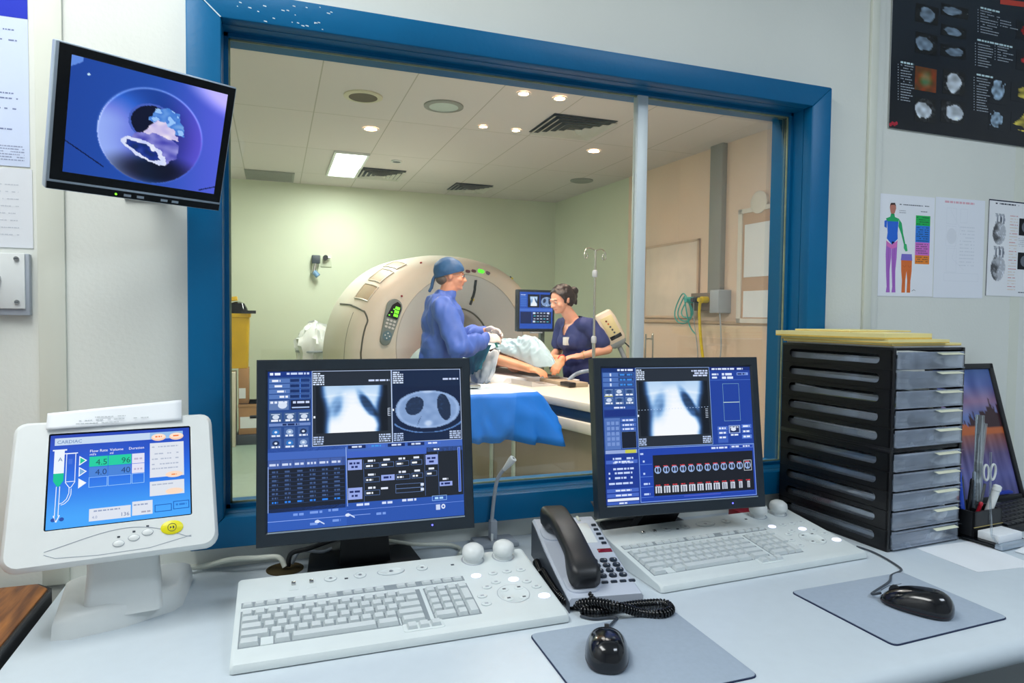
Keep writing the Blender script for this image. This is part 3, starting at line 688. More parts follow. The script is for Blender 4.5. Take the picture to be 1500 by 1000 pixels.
def injector_screen(W, H):
    a = Art(W, H); R = random.Random(8)
    a.image(0, 0, 1, 1, 1, 10, lambda u, v: ramp(v*1.15, [(22, 62, 180), (32, 104, 226), (70, 166, 252)]))
    a.k = 2; a.rect(.03, .035, .95, .115, (150, 192, 236)); a.rect(.03, .035, .70, .115, (196, 216, 240), 3); a.k = 4
    a.text('CARDIAC', .045, .097, .0078, (84, 120, 176))
    for x in (.765, .9): a.ell(x, .095, .055, .042, (248, 206, 176)); a.ell(x, .085, .05, .03, (252, 226, 206), 5); a.words(x-.025, .08, .05, .016, (240, 120, 50), 6, rnd=R, dens=1)
    # two syringes joined by a Y tube
    wt = (236, 244, 255)
    a.rect(.02, .16, .115, .175, wt); a.rect(.032, .175, .10, .44, wt); a.rect(.032, .42, .10, .50, (0, 196, 150), 5); a.poly([(.032, .50), (.10, .50), (.072, .56), (.06, .56)], (0, 196, 150), 5)
    a.text('A', .058, .29, .009, (90, 120, 160), layer=6)
    a.frame(.112, .21, .178, .52, .001, wt); a.rect(.099, .205, .19, .215, wt); a.rect(.128, .27, .155, .33, (60, 110, 220), 5)
    a.line([(.112, .52), (.14, .58), (.152, .58), (.178, .52)], .001, wt)
    a.line([(.056, .56), (.053, .87)], .001, wt); a.line([(.078, .56), (.076, .87)], .001, wt); a.line([(.045, .86), (.064, .93), (.085, .86)], .0014, wt)
    arc = [(.14, .58), (.14, .64), (.125, .70), (.10, .735), (.076, .745)]; a.line(arc, .001, wt); a.line([(p[0]+.014, p[1]+.012) for p in arc], .001, wt)
    for y, c in ((.30, (0, 196, 150)), (.42, (120, 170, 220)), (.545, (244, 248, 252))): a.poly([(.20, y-.055), (.255, y), (.20, y+.055)], wt); a.poly([(.207, y-.035), (.243, y), (.207, y+.035)], c, 5)
    for x, t1, t2 in ((.27, 'Flow Rate', 'ml/s'), (.41, 'Volume', 'ml'), (.545, 'Duration', '')):
        a.text(t1, x, .215, .0062, (250, 250, 255)); a.text(t2, x, .25, .0055, (250, 250, 255)) if t2 else None
    cols = ((.27, .398), (.402, .565), (.57, .66))
    for j, (y0, y1) in enumerate(((.265, .375), (.38, .485), (.49, .60))):
        for i, (x0, x1) in enumerate(cols):
            if j == 0: c = (20, 206, 160) if i < 2 else (226, 226, 244)
            elif j == 1: c = (70, 130, 216) if i < 2 else (226, 226, 244)
            else: c = None
            if c: a.rect(x0, y0, x1, y1, c)
            else: a.frame(x0, y0, x1, y1, .0008, (150, 200, 250))
    for t, x, y in (('4.5', .392, .36), ('96', .558, .36), ('4.0', .392, .47), ('40', .558, .47)): a.text(t, x, y, .0135, (20, 60, 120) if y > .4 else (10, 90, 90), 'r', layer=5)
    for y in (.315, .43): a.words(.585, y, .06, .02, (190, 180, 210), 5, rnd=R, dens=1)
    a.rect(.70, .16, .955, .555, (222, 228, 238)); a.rect(.70, .60, .955, .76, (222, 228, 238))
    for y in (.20, .28, .34, .40, .45): a.words(.715, y, .2, .014, (176, 186, 206), 5, rnd=R)
    a.ell(.88, .535, .065, .035, (250, 220, 196), 5); a.words(.86, .53, .04, .014, (240, 140, 70), 6, rnd=R, dens=1)
    a.words(.715, .63, .16, .014, (176, 186, 206), 5, rnd=R); a.ell(.88, .725, .065, .035, (250, 220, 196), 5)
    a.rect(.28, .83, .565, .96, (222, 228, 240)); a.rect(.575, .80, .72, .95, (222, 228, 240)); a.words(.29, .85, .2, .015, (150, 164, 196), 5, rnd=R); a.text('4.0', .30, .935, .006, (130, 150, 190), layer=5); a.text('136', .555, .94, .0085, (100, 120, 160), 'r', layer=5); a.words(.585, .83, .1, .015, (150, 164, 196), 5, rnd=R); a.words(.64, .91, .07, .018, (170, 170, 190), 5, rnd=R, dens=1)
    a.frame(.735, .86, .86, .94, .0012, (20, 96, 190)); a.frame(.87, .84, .99, .93, .0012, (20, 96, 190)); a.words(.89, .87, .08, .02, (40, 120, 210), 5, rnd=R, dens=1)
    for x in (.045, .10): a.ell(x, .905, .016, .02, (40, 80, 170))
    return a

# ------------------------------------------------------------------ desk monitors
def desk_monitor(loc, yaw, tilt, W, H, art, label, b0, b1):
    t = thing('monitor', label, 'monitor', (loc[0], loc[1], DZ), yaw, 'desk monitors')
    head = Matrix.Translation((0, 0, loc[2]-DZ)) @ Matrix.Rotation(tilt, 4, 'X')
    bz, bb = .0195, .026                                     # bezel widths
    g = G()
    rec = [(-W/2+bz, -H/2+bb), (W/2-bz, -H/2+bb), (W/2-bz, H/2-.022), (-W/2+bz, H/2-.022)]
    sx0, sz0 = rec[0]; sx1, sz1 = rec[2]
    def ring(x0, z0, x1, z1, y): return [(x0, y, z0), (x1, y, z0), (x1, y, z1), (x0, y, z1)]
    rings = [ring(-W/2+.03, -H/2+.03, W/2-.03, H/2-.03, .052), ring(-W/2+.012, -H/2+.012, W/2-.012, H/2-.012, .04), ring(-W/2, -H/2, W/2, H/2, .028), ring(-W/2, -H/2, W/2, H/2, .002),
             ring(-W/2+.002, -H/2+.002, W/2-.002, H/2-.002, 0), ring(sx0-.004, sz0-.004, sx1+.004, sz1+.004, 0), ring(sx0, sz0, sx1, sz1, .004)]
    g.loft(rings, m_bezel, head, caps=False)
    g.add(rings[0], [(0, 1, 2, 3)], m_bezel, head); g.add(rings[-1], [(0, 1, 2, 3)], m_gblack, head)
    g.add([(-W/2+.002, 0.002, -H/2), (W/2-.002, 0.002, -H/2), (W/2-.002, .05, -H/2+.03), (-W/2+.002, .05, -H/2+.03)], [(0, 1, 2, 3)], m_bezel, head)
    g.build('housing', t, 25)
    g = G(); g.add([(sx0, -.0004, sz0-.003), (sx1, -.0004, sz0-.003), (sx1, -.0004, sz0-.0005), (sx0, -.0004, sz0-.0005)], [(0, 1, 2, 3)], m_silver, head); g.build('screen_rim', t)
    a = art(sx1-sx0, sz1-sz0); a.build('screen', m_lcd, t, head @ Matrix.Translation((sx0, .0035, sz0)))
    m_led = mat('blue_led', (90, 90, 255), .4, emit=3)
    g = G(); g.cyl((W/2-.085, 0, -H/2+.013), (W/2-.085, -.001, -H/2+.013), .0018, m_led, n=10, T=head); g.build('power_light', t, 0)
    # stand
    g = G(); zc_ = loc[2]-DZ
    g.loft([[(-w_, y0_, z_), (w_, y0_, z_), (w_, y1_, z_), (-w_, y1_, z_)] for z_, y0_, y1_, w_ in ((.012, b0+.035, b0+.065, .05), (.08, .065, .085, .045), (zc_-.05, .056, .078, .045), (zc_+.03, .05, .07, .045))], m_black); g.build('stand_column', t)
    g = G(); g.prism([(-.115, b0), (.115, b0), (.105, b1), (-.105, b1)], 0, .014, m_black, bev=.005); g.build('stand_base', t)
    return t
desk_monitor((.17, -.173, 1.018), math.radians(-1.0), math.radians(-8.6), .405, .338, left_screen, 'black desk monitor with x-ray and round ct slice, between the injector display and the telephone', .035, .165)
desk_monitor((.841, -.213, 1.016), math.radians(-4.4), math.radians(-7.8), .405, .338, right_screen, 'black desk monitor with one x-ray above rows of thumbnails, beside the drawer towers', .09, .205)

# ------------------------------------------------------------------ monitor on the wall, upper left
W, H = .272, .2245
wm = thing('wall_monitor', 'small silver framed monitor on the wall showing the scanner bore', 'monitor', (-.202, -.179, 1.568), rot=Euler((math.radians(19.5), math.radians(.7), math.radians(26)), 'XYZ'))
g = G(); g.box((-W/2, 0, -H/2), (W/2, .024, H/2), m_silver, .003); g.box((-W/2+.02, .02, -H/2+.02), (W/2-.02, .036, H/2-.02), m_black, .006); g.build('housing', wm)
g = G(); x0, x1, z0, z1 = -W/2+.021, W/2-.014, -H/2+.030, H/2-.015
def ringp(x0, z0, x1, z1, y): return [(x0, y, z0), (x1, y, z0), (x1, y, z1), (x0, y, z1)]
g.loft([ringp(-W/2+.005, -H/2+.0165, W/2-.0025, H/2-.0025, -.0008), ringp(x0, z0, x1, z1, -.0008), ringp(x0+.001, z0+.001, x1-.001, z1-.001, -.0001)], m_gblack, caps=False)
g.box((-W/2+.002, -.0008, -H/2+.0015), (W/2-.002, .001, -H/2+.0125), m_gblack)
g.add(ringp(x0, z0, x1, z1, -.0001), [(0, 1, 2, 3)], m_gblack); g.build('bezel', wm, 0)
wall_screen(x1-x0, z1-z0).build('screen', m_lcd, wm, Matrix.Translation((x0, -.0003, z0)))
g = G(); m_grn = mat('green_led', (120, 240, 40), .4, emit=2)
for i, x in enumerate((-.025, -.005, .033, .051)): G().box((x, -.0018, -H/2+.0045), (x+.011, -.0008, -H/2+.0085), m_silver).build('button', wm)
g = G(); g.cyl((-.037, -.0006, -H/2+.0065), (-.037, -.002, -H/2+.0065), .0017, m_grn, n=10); g.build('power_light', wm, 0)
g = G(); q = wm.matrix_basis.copy(); bpy.context.view_layer.update(); iv = wm.matrix_world.inverted()
pb = V((0, .036, 0)); pw = iv @ V((-.235, -.004, 1.535)); pm = iv @ V((-.215, -.07, 1.55))
g.tube([pb, pm, pw], .014, m_black, 10); g.build('wall_arm', wm)
g = G(); g.box((-.035, -.006, -.05), (.035, 0, .05), m_black, .002, T=iv @ Matrix.Translation((-.235, -.0005, 1.535))); g.build('wall_plate', wm)

# ------------------------------------------------------------------ injector display, left
io, iyaw, itilt = V((-.236, -.222, 1.004)), math.radians(7.8), math.radians(-26.3)
inj = thing('injector_display', 'white injector control display with blue touch screen at the left end of the desk', 'display', (io.x, io.y, DZ), iyaw)
IR = Euler((itilt, 0, iyaw), 'XYZ').to_matrix()
head = Matrix.Translation((0, 0, io.z-DZ)) @ Matrix.Rotation(itilt, 4, 'X')
def on_inj(u, v):                                            # pixel -> plane of the display, local x,z
    n = IR @ V((0, 1, 0)); d = ray(u, v); p = CAM+d*((io-CAM).dot(n)/d.dot(n)); q = IR.transposed() @ (p-io); return (q.x, q.z)
TL, TR, BR, BL = on_inj(24, 615), on_inj(319, 597), on_inj(325, 806), on_inj(11, 857)
hx0, hx1, hz0, hz1 = -.150, .137, -.130, .100
def hring(i, y, r=.018, bulge=0):
    w, h = hx1-hx0-2*i, hz1-hz0-2*i; pts = rrect(w, h, max(.004, r-i*.3), 4, (hx0+hx1)/2, (hz0+hz1)/2); out = []
    for x, z in pts:
        t = (x-hx0)/(hx1-hx0); dz = (-.012*math.sin(PI*t) if z < 0 else 0); out.append((x*(1+ (.035 if z < 0 else 0)), y, z+dz))
    return out
g = G(); g.loft([hring(.045, .075), hring(.02, .06), hring(.004, .035), hring(0, .018), hring(.001, .006), hring(.006, 0)], m_white, head, caps=False)
f0 = hring(.006, 0); sw, sh = .102, .077
inner = [(max(-sw, min(sw, x*.74)), 0, max(-sh, min(sh, z*.9))) for x, y, z in f0]
rc = rrect(2*sw, 2*sh, .003, 4); inner = [(p[0], 0, p[1]) for p in rc]
g.loft([f0, inner], m_white, head, caps=False); g.loft([inner, [(p[0], .004, p[2]) for p in inner]], m_dgray, head, caps=False)
g.add([(p[0], .004, p[2]) for p in inner], [tuple(range(len(inner)))], m_gblack, head); g.add(hring(.045, .075), [tuple(range(len(f0)))], m_white, head)
g.build('housing', inj, 40)
injector_screen(.2, .15).build('screen', m_lcd, inj, head @ Matrix.Translation((-.1, .003, -.075)))
g = G()
arc = [(.135*math.cos(t)*1.0-.01, -.108+.022*math.sin(t)-.004) for t in [PI*i/24 for i in range(25)]]
arc = [(-.10+.2*i/24, -.112+.026*math.sin(PI*min(1, .12+.9*i/24)**1.4)) for i in range(25)]
g.tube([(x, -.0002, z) for x, z in arc], .0006, m_gray, 5, T=head)
g.tube([(-.10, -.0002, -.112), (-.085, -.0002, -.119), (-.03, -.0002, -.1225), (.04, -.0002, -.1215), (.1, -.0002, -.110)], .0005, m_gray, 5, T=head)
g.build('button_field_line', inj)
for x, z in ((-.003, -.109), (.018, -.103), (.037, -.097)):
    g = G(); g.lathe([(.0078, 0), (.0074, .0015), (.005, .0022), (.0001, .0024)], m_white, 20, head @ Matrix.Translation((x, 0, z)) @ Matrix.Rotation(PI/2, 4, 'X'), sy=.62); g.lathe([(.0078, .0002), (.0084, .0003)], m_gray, 20, head @ Matrix.Translation((x, 0, z)) @ Matrix.Rotation(PI/2, 4, 'X'), sy=.62)
    g.build('button', inj)
m_yel = mat('yellow_button', (236, 226, 24), .35)
g = G(); T = head @ Matrix.Translation((.072, 0, -.094)) @ Matrix.Rotation(PI/2, 4, 'X')
g.lathe([(.0165, 0), (.0165, .0012), (.0145, .0022), (.0001, .0024)], m_yel, 24, T, sy=.68)
g.tube([(.0062*math.cos(2*PI*i/20), .0062*math.sin(2*PI*i/20), .0026) for i in range(20)], .0004, m_dgray, 4, T=T, closed=True)
g.add([(-.003, -.002, .0026), (.0, 0, .0026), (-.003, .002, .0026)], [(0, 1, 2)], m_dgray, T); g.box((.001, -.0018, .0024), (.003, .0018, .0027), m_dgray, T=T)
o = g.build('start_button', inj); o['label'] = 'yellow start button'
for x, z in ((-.003, -.099), (.018, -.0935), (.037, -.0875)):
    g = G(); g.box((x-.002, -.0004, z-.0012), (x+.002, 0, z+.0016), m_dgray, T=head); g.build('button_symbol', inj)
g = G(); g.loft([[(x, y+dy, z) for x, y in rrect(w, d_, .012, 3)] for z, w, d_, dy in ((.02, .115, .09, .035), (.09, .105, .06, .045), (.16, .11, .05, .05))], m_white, caps=True); g.build('neck', inj)
g = G()
base = [(-.098, -.012), (-.07, -.022), (.0, -.012), (.075, .022), (.088, .04), (.108, .155), (.09, .165), (-.085, .165), (-.10, .15)]
g.loft([[(x*s, (y-.07)*s+.07, z) for x, y in base] for z, s in ((0, 1), (.022, .985), (.033, .95), (.04, .86))], m_white); g.build('foot', inj, 50)
g = G()
def on_top(x, k): return (x, .0, k)
P = [on_inj(70, 606), on_inj(266, 586), on_inj(266, 616), on_inj(68, 631)]
nn = 14
def sheet(u, v):
    x = P[0][0]*(1-u)*(1-v)+P[1][0]*u*(1-v)+P[2][0]*u*v+P[3][0]*(1-u)*v
    z = P[0][1]*(1-u)*(1-v)+P[1][1]*u*(1-v)+P[2][1]*u*v+P[3][1]*(1-u)*v
    return V((x, -.0025-.0012*math.sin(PI*u*2+1)*v-.003*v*(1-u*.6), z))
hd = Matrix.Translation(io) @ IR.to_4x4()
g.grid(sheet, nn, 6, m_paper, hd)
pn = g.build('paper_note', None, 60, solid=.0004); tag(pn, 'white handwritten note taped on top of the injector display', 'note')
a = Art(.2, .02); R = random.Random(2)
for y, x0, w in ((.2, .3, .25), (.45, .22, .5), (.7, .2, .3)): a.words(x0, y, w, .08, (190, 196, 200), rnd=R)
a.build('handwriting', m_print, pn, hd @ Matrix.Translation((P[3][0], -.0058, P[3][1]+.002)))
# ------------------------------------------------------------------ console keyboards
m_glow = mat('lit_button', (226, 226, 255), .3, emit=1.2)
def console_keyboard(x, y, yaw, label):
    t = thing('console_keyboard', label, 'keyboard', (x, y, DZ), yaw, 'ct console keyboards')
    W, D = .53, .250
    zt = lambda yy: .017+(yy-.02)*.135                         # sloping top
    prof = [(0, .002), (0, .008), (.003, .0135), (.012, .0165), (.02, .017), (.222, zt(.222)), (.238, zt(.238)+.0005), (.248, .040), (.25, .034), (.25, .002)]
    g = G()
    def side(xx, i): return [(xx, p[0]+(i if p[0] < .1 else -i), max(.001, p[1]-i*.6)) for p in prof]
    g.loft([side(0, .004), side(.003, .001), side(.006, 0), side(W-.006, 0), side(W-.003, .001), side(W, .004)], m_cream)
    g.build('body', t, 35)
    g = G(); g.box((.004, .003, .0004), (W-.004, .246, .0025), m_dgray); g.build('underside', t)
    ang = math.atan(.135)
    T = Matrix.Translation((0, .02, .017)) @ Matrix.Rotation(ang, 4, 'X')      # deck coordinates: y up the slope from the front lip
    U = .0188
    # sunk wells
    g = G()
    for a, b in (((.0085, .0185), (.300, .118)), ((.3065, .0185), (.386, .118)), ((.0085, .1275), (.386, .1435))): g.box((a[0], a[1], -.003), (b[0], b[1], .0004), m_well, T=T)
    g.build('key_well', t)
    def key(g, x0, y0, w, d=.0162, h=.0068):
        i = .0022
        vs = [(x0, y0, 0), (x0+w, y0, 0), (x0+w, y0+d, 0), (x0, y0+d, 0), (x0+i, y0+i*.8, h), (x0+w-i, y0+i*.8, h), (x0+w-i, y0+d-i, h), (x0+i, y0+d-i, h)]
        g.add(vs, [(4, 5, 6, 7), (0, 1, 5, 4), (1, 2, 6, 5), (2, 3, 7, 6), (3, 0, 4, 7)], m_key, T)
    rows = [[1.5, ('g', 1), 1.25, 6.5, 1.75, ('g', .2), 2.0], [2.25]+[1]*10+[2.25], [1.75]+[1]*11+[2.0], [1.5]+[1]*12+[1.2], [1]*13+[1.8]]
    g = G(); y0 = .0205
    for k, row in enumerate(rows):
        xx = .0105
        tot = sum((r[1] if isinstance(r, tuple) else r) for r in row); s = 15.1/tot
        for r in row:
            if isinstance(r, tuple):
                g.box((xx, y0-.002+k*.0193, 0), (xx+r[1]*s*U-.002, y0+k*.0193+.0172, .0014), m_cream, T=T); xx += r[1]*s*U; continue
            w = r*s*U; key(g, xx, y0+k*.0193, w-.0022); xx += w
    g.build('letter_keys', t, 0)
    g = G()
    for k in range(5):
        for i in range(4):
            if k == 0 and i == 1: continue
            w = U*2 if (k == 0 and i == 0) else U
            if i == 3 and k in (1, 3): continue
            key(g, .3085+i*.0192, y0+k*.0193, w-.002, .0162 if not (i == 3 and k in (0, 2)) else .0355)
    g.build('number_pad_keys', t, 0)
    for grp in ([0, 1, 2, 3], [4, 5, 6, 7], [8, 9, 10, 11], [13, 14]):
        g = G()
        for i in grp: key(g, .0105+i*U*.985+(.006 if i > 3 else 0)+(.006 if i > 7 else 0), .130, .0158, .0112, .004)
        g.build('function_keys', t, 0)
    g = G()
    for i in range(4): key(g, .3085+i*.0192, .130, .0165, .0112, .004)
    g.build('function_keys', t, 0)
    g = G()
    for i in range(3): key(g, .2585+i*.0192, .0015, .0168, .0152)
    g.build('arrow_keys', t, 0)
    g = G(); g.prism(rrect(.066, .022, .004, 4, .2855, .0085), -.001, .0012, m_cream, T, bev=.0006); g.build('arrow_key_shelf', t)
    # upper strip of round buttons and switches
    for xx, w, d in ((.154, .0105, .0105), (.206, .0105, .0105), (.262, .024, .0125), (.320, .010, .010)):
        g = G(); g.lathe([(1, 0), (1, .0012), (.86, .0018), (.8, .0010), (.0001, .0012)], m_cream, 24, T @ Matrix.Translation((xx, .190, 0)) @ Matrix.Diagonal((w, d, 1, 1)))
        g.lathe([(1.0, .0003), (1.07, .0004)], m_gray, 24, T @ Matrix.Translation((xx, .190, 0)) @ Matrix.Diagonal((w, d, 1, 1)), caps=False)
        g.lathe([(.3, .0013), (.2, .0013)], m_gray, 10, T @ Matrix.Translation((xx, .190, 0)) @ Matrix.Diagonal((min(w, d), d, 1, 1)))
        g.build('round_button', t)
    for xx in (.091, .121):
        g = G(); g.box((xx-.0035, .181, 0), (xx+.0035, .190, .004), m_steel, .001, T=T); g.box((xx-.008, .166, 0), (xx+.008, .198, .0006), m_cream, T=T); g.build('slide_switch', t)
    for xx, yy in ((.181, .184), (.378, .188)):
        g = G(); g.box((xx-.003, yy-.002, 0), (xx+.003, yy+.002, .0006), m_dgray, T=T); g.build('indicator', t)
    # two big soft knobs
    for xx in (.421, .483):
        g = G(); g.lathe([(.017, 0), (.017, .006), (.0205, .010), (.0215, .017), (.0195, .025), (.012, .0305), (.0001, .032)], m_white, 28, T @ Matrix.Translation((xx, .198, 0))); g.lathe([(.0175, 0), (.0225, .0006), (.0225, -.001)], m_gray, 28, T @ Matrix.Translation((xx, .198, -.0002))); g.build('knob', t)
    # button field on the right
    def pad(xx, yy, rx, ry, m, sym=None, name='pad_button'):
        g = G(); g.lathe([(1, 0), (.96, .0012), (.7, .0017), (.0001, .0018)], m, 18, T @ Matrix.Translation((xx, yy, 0)) @ Matrix.Diagonal((rx, ry, 1, 1)))
        g.lathe([(1.0, .0003), (1.06, .0004)], m_gray, 18, T @ Matrix.Translation((xx, yy, 0)) @ Matrix.Diagonal((rx, ry, 1, 1)), caps=False)
        if sym: g.box((xx-.003, yy-.0018, .0017), (xx+.003, yy+.0018, .0021), sym, T=T)
        o = g.build(name, t); return o
    cx, cy = .458, .065
    for xx, yy in ((.4436, .1392), (.4714, .1398), (.499, .1397), (.4955, .0978), (.4392, .1079), (.4185, .0961), (.4015, .0695), (.4018, .0446), (.5062, .0765)): pad(xx, yy, .0088, .0062, m_cream, m_gray)
    g = G(); g.lathe([(1, 0), (.97, .001), (.93, .001), (.9, .0004), (.0001, .0004)], m_cream, 32, T @ Matrix.Translation((cx, cy, 0)) @ Matrix.Diagonal((.0285, .0285, 1, 1))); g.lathe([(1, .0003), (1.03, .0004)], m_gray, 32, T @ Matrix.Translation((cx, cy, 0)) @ Matrix.Diagonal((.0285, .0285, 1, 1)), caps=False); g.build('navigation_ring', t)
    for xx, yy in ((.4455, .0805), (.4735, .081), (.4445, .051), (.4720, .0485)): pad(xx, yy, .009, .0068, m_cream, m_dgray)
    for xx, yy, r in ((.4105, .1381, .010), (.4739, .1099, .0105), (.5085, .0448, .0115)):
        o = pad(xx, yy, r, r*.75, m_glow, None, 'lit_button'); o['label'] = 'glowing white button'
    return t
console_keyboard(-.062, -.446, math.radians(-.2), 'white console keyboard in front of the monitor with the ct slice, left of the telephone')
console_keyboard(.679, -.397, math.radians(2.2), 'white console keyboard at the foot of the monitor with thumbnails, right of the telephone')

# ------------------------------------------------------------------ telephone
ph = thing('telephone', 'grey desk telephone with black handset between the two keyboards', 'telephone', (.482, -.415, DZ), math.radians(-8))
PW, PD = .138, .285
g = G()
zt = [(0, .016, .024), (.02, .014, .027), (.06, .010, .032), (.12, .003, .042), (.20, 0, .060), (.255, 0, .074), (PD, .0, .078)]
def prow(y, zb, z1): return [(0, y, zb), (PW, y, zb), (PW, y, z1-.004), (PW-.004, y, z1), (.004, y, z1), (0, y, z1-.004)]
rings = []
for y, zb, z1 in zt: rings.append(prow(y, zb*0+ (.010 if y < .03 else .002), z1))
rings[0] = [(p[0], .004-.012*math.sin(PI*0), p[2]) for p in rings[0]]
g.loft(rings, m_phone); g.build('body', ph, 30)
g = G(); g.prism([(.0, .002), (.0, .0), (PD, 0), (PD, .074), (.24, .064), (.18, .046), (.06, .026), (.0, .018)], 0, .0012, m_dgray, Matrix(((0, 0, -1, 0), (1, 0, 0, 0), (0, 1, 0, 0), (0, 0, 0, 1))), bev=0); g.build('side_panel', ph)
for a_, b_ in (((.02, .018, 0), (.03, .03, .012)), ((PW-.04, .01, 0), (PW-.015, .03, .012)), ((.02, PD-.04, 0), (PW-.02, PD-.02, .006))): G().box(a_, b_, m_dgray).build('rubber_foot', ph)
def ptop(y):
    for (a, _, za), (b, _, zb) in zip(zt[:-1], zt[1:]):
        if a <= y <= b: return za+(zb-za)*(y-a)/(b-a)
def ptilt(y): return math.atan((ptop(min(y+.01, PD))-ptop(y-.01))/.02)
def pT(x, y): return Matrix.Translation((x, y, ptop(y))) @ Matrix.Rotation(ptilt(y), 4, 'X')
m_keyblue = mat('phone_key', (30, 42, 56), .35)
for j in range(4):
    for i in range(3):
        g = G(); T = pT(.0835+.0198*i, .066+.0175*j)
        g.prism(rrect(.0148, .0115, .005, 4), -.001, .004, m_keyblue, T, bev=.001); g.text('123456789*0#'[(3-j)*3+i], 0, 0, .007, m_white, T @ Matrix(((1, 0, 0, .002), (0, 0, 1, -.0025), (0, 1, 0, .0042), (0, 0, 0, 1))), align='c')
        g.build('keypad_button', ph, 40)
for i in range(4):
    g = G(); g.box((-.006, -.003, -.001), (.006, .003, .003), m_keyblue, .0008, T=pT(.080+.0175*i, .045)); g.build('function_button', ph)
for i in range(5):
    g = G(); g.box((-.005, -.003, -.001), (.005, .003, .003), m_keyblue, .0008, T=pT(.125, .178+.0165*i)); g.build('memory_button', ph)
g = G(); g.box((-.024, -.036, -.002), (.024, .036, .0012), m_white, .0008, T=pT(.090, .218)); g.build('memo_window', ph)
m_red = mat('red_lens', (120, 8, 34), .2)
g = G(); g.box((-.0145, -.006, -.001), (.0145, .006, .0014), m_red, .0005, T=pT(.118, .153)); g.build('message_light', ph)
for y in (.045, .225): G().prism(rrect(.062, .058, .02, 5), -.002, .004, m_phone, pT(.035, y), bev=.001).build('cradle', ph)
g = G(); rings = []; N = 26
for i in range(N+1):
    t = i/N; y = .012+.248*t; e = min(t, 1-t)
    zc = ptop(y)+.030+.020*math.sin(PI*t)
    endw = sm(0, .05, e)
    w = (.024+.005*(1-sm(.1, .3, e)))*(.55+.45*endw); th = .0125*(.5+.5*endw)
    drop = .017*(1-sm(.17, .27, e))*endw
    top, bot = zc+th*(.8+.2*endw), zc-th-drop
    pts = []
    for a, b in rrect(2*w, top-bot, min(w, (top-bot)/2)*.62, 4, 0, (top+bot)/2): pts.append((.036+a, y, b))
    rings.append(pts)
g.loft(rings, m_black); g.build('handset', ph, 60)
bpy.context.view_layer.update(); phm = ph.matrix_world
# coiled cord: helix along a looping path on the desk
def smooth_path(pts, n):
    pts = [V(p) for p in pts]; out = []
    for i in range(len(pts)-1):
        p0, p1, p2, p3 = pts[max(i-1, 0)], pts[i], pts[i+1], pts[min(i+2, len(pts)-1)]
        for k in range(n):
            t = k/n; out.append(.5*((2*p1)+(p2-p0)*t+(2*p0-5*p1+4*p2-p3)*t*t+(-p0+3*p1-3*p2+p3)*t**3))
    return out+[pts[-1]]
zc = DZ+.0095
cp = [phm @ V((.040, .012, .028)), phm @ V((.040, -.006, .017)), atZ(852, 893, zc), atZ(880, 895, zc), atZ(915, 888, zc), atZ(950, 884, zc), atZ(974, 884, zc), atZ(982, 893, zc), atZ(968, 899, zc), atZ(938, 897, zc), atZ(905, 888, zc+.014), atZ(870, 882, zc+.012), atZ(838, 884, zc), atZ(815, 868, zc), atZ(796, 838, zc), phm @ V((-.012, .16, .0095)), phm @ V((-.006, .22, .0095))]
path = smooth_path(cp, 60)
L = [0]
for a, b in zip(path[:-1], path[1:]): L.append(L[-1]+(b-a).length)
hel = []; pit = .0056; nt_ = int(L[-1]/pit*9); xx = None; j = 0
for k in range(nt_):
    s_ = L[-1]*k/nt_
    while L[j+1] < s_: j += 1
    q = path[j].lerp(path[j+1], (s_-L[j])/max(1e-9, L[j+1]-L[j])); d = (path[j+1]-path[j]).normalized()
    if xx is None: xx, yy = frame_from(d)
    else: xx = (xx-d*xx.dot(d)).normalized(); yy = d.cross(xx)
    a = 2*PI*s_/pit; rr_ = .0064*min(1, .25+s_/.03); p = q+(xx*math.cos(a)+yy*math.sin(a))*rr_
    hel.append(V((p.x, p.y, max(p.z, DZ+.0022))))
g = G(); g.tube(hel, .0023, m_gblack, 6); iv = phm.inverted(); g.v = [iv @ p for p in g.v]
g.build('coiled_cord', ph, 60)
g = G(); c0 = phm @ V((.075, PD-.006, .05)); g.tube(smooth_path([phm @ V((.10, PD-.02, .076)), phm @ V((.105, PD+.012, .074)), atY(850, 768, -.06), atY(895, 758, -.03), atY(930, 752, -.02)], 8), .0032, m_strip, 8); tag(g.build('phone_cable'), 'cream cable running from the back of the telephone behind the right monitor', 'cable')

# ------------------------------------------------------------------ gooseneck microphone
mc = atZ(722, 797, DZ)
mic = thing('microphone', 'grey gooseneck talkback microphone behind the left keyboard knobs', 'microphone', (mc.x, mc.y, DZ))
iv = Matrix.Translation((-mc.x, -mc.y, -DZ))
g = G(); g.prism([(-.045, -.028), (.052, -.034), (.05, .026), (-.045, .03)], 0, .012, m_gray, bev=.004); g.build('base', mic)
g = G(); g.box((-.0085, -.009, .012), (.0085, .012, .056), m_gray, .004); g.box((-.0085, -.013, .010), (-.003, -.008, .028), m_white, .001); g.build('hinge_block', mic)
sp = smooth_path([atY(720, 766, mc.y), atY(723, 735, mc.y), atY(727, 708, mc.y-.002), atY(731, 697, mc.y-.005), atY(738, 687, mc.y-.012), atY(744, 680, mc.y-.018)], 8)
g = G(); g.tube([iv @ p for p in sp], .0042, m_gray, 10); g.build('gooseneck', mic)
p0, p1 = iv @ atY(738, 688, mc.y-.012), iv @ atY(752, 671, mc.y-.028); d = (p1-p0)
g = G(); g.tube([p0, p0+d*.3, p0+d*.8, p1, p1+d*.02], [.0045, .0058, .0088, .0085, .0065], m_white, 16); x_, y_ = frame_from(d)
g.cyl(p1+d*.021, p1+d*.03, .0025, m_dgray, n=10); g.build('microphone_head', mic)

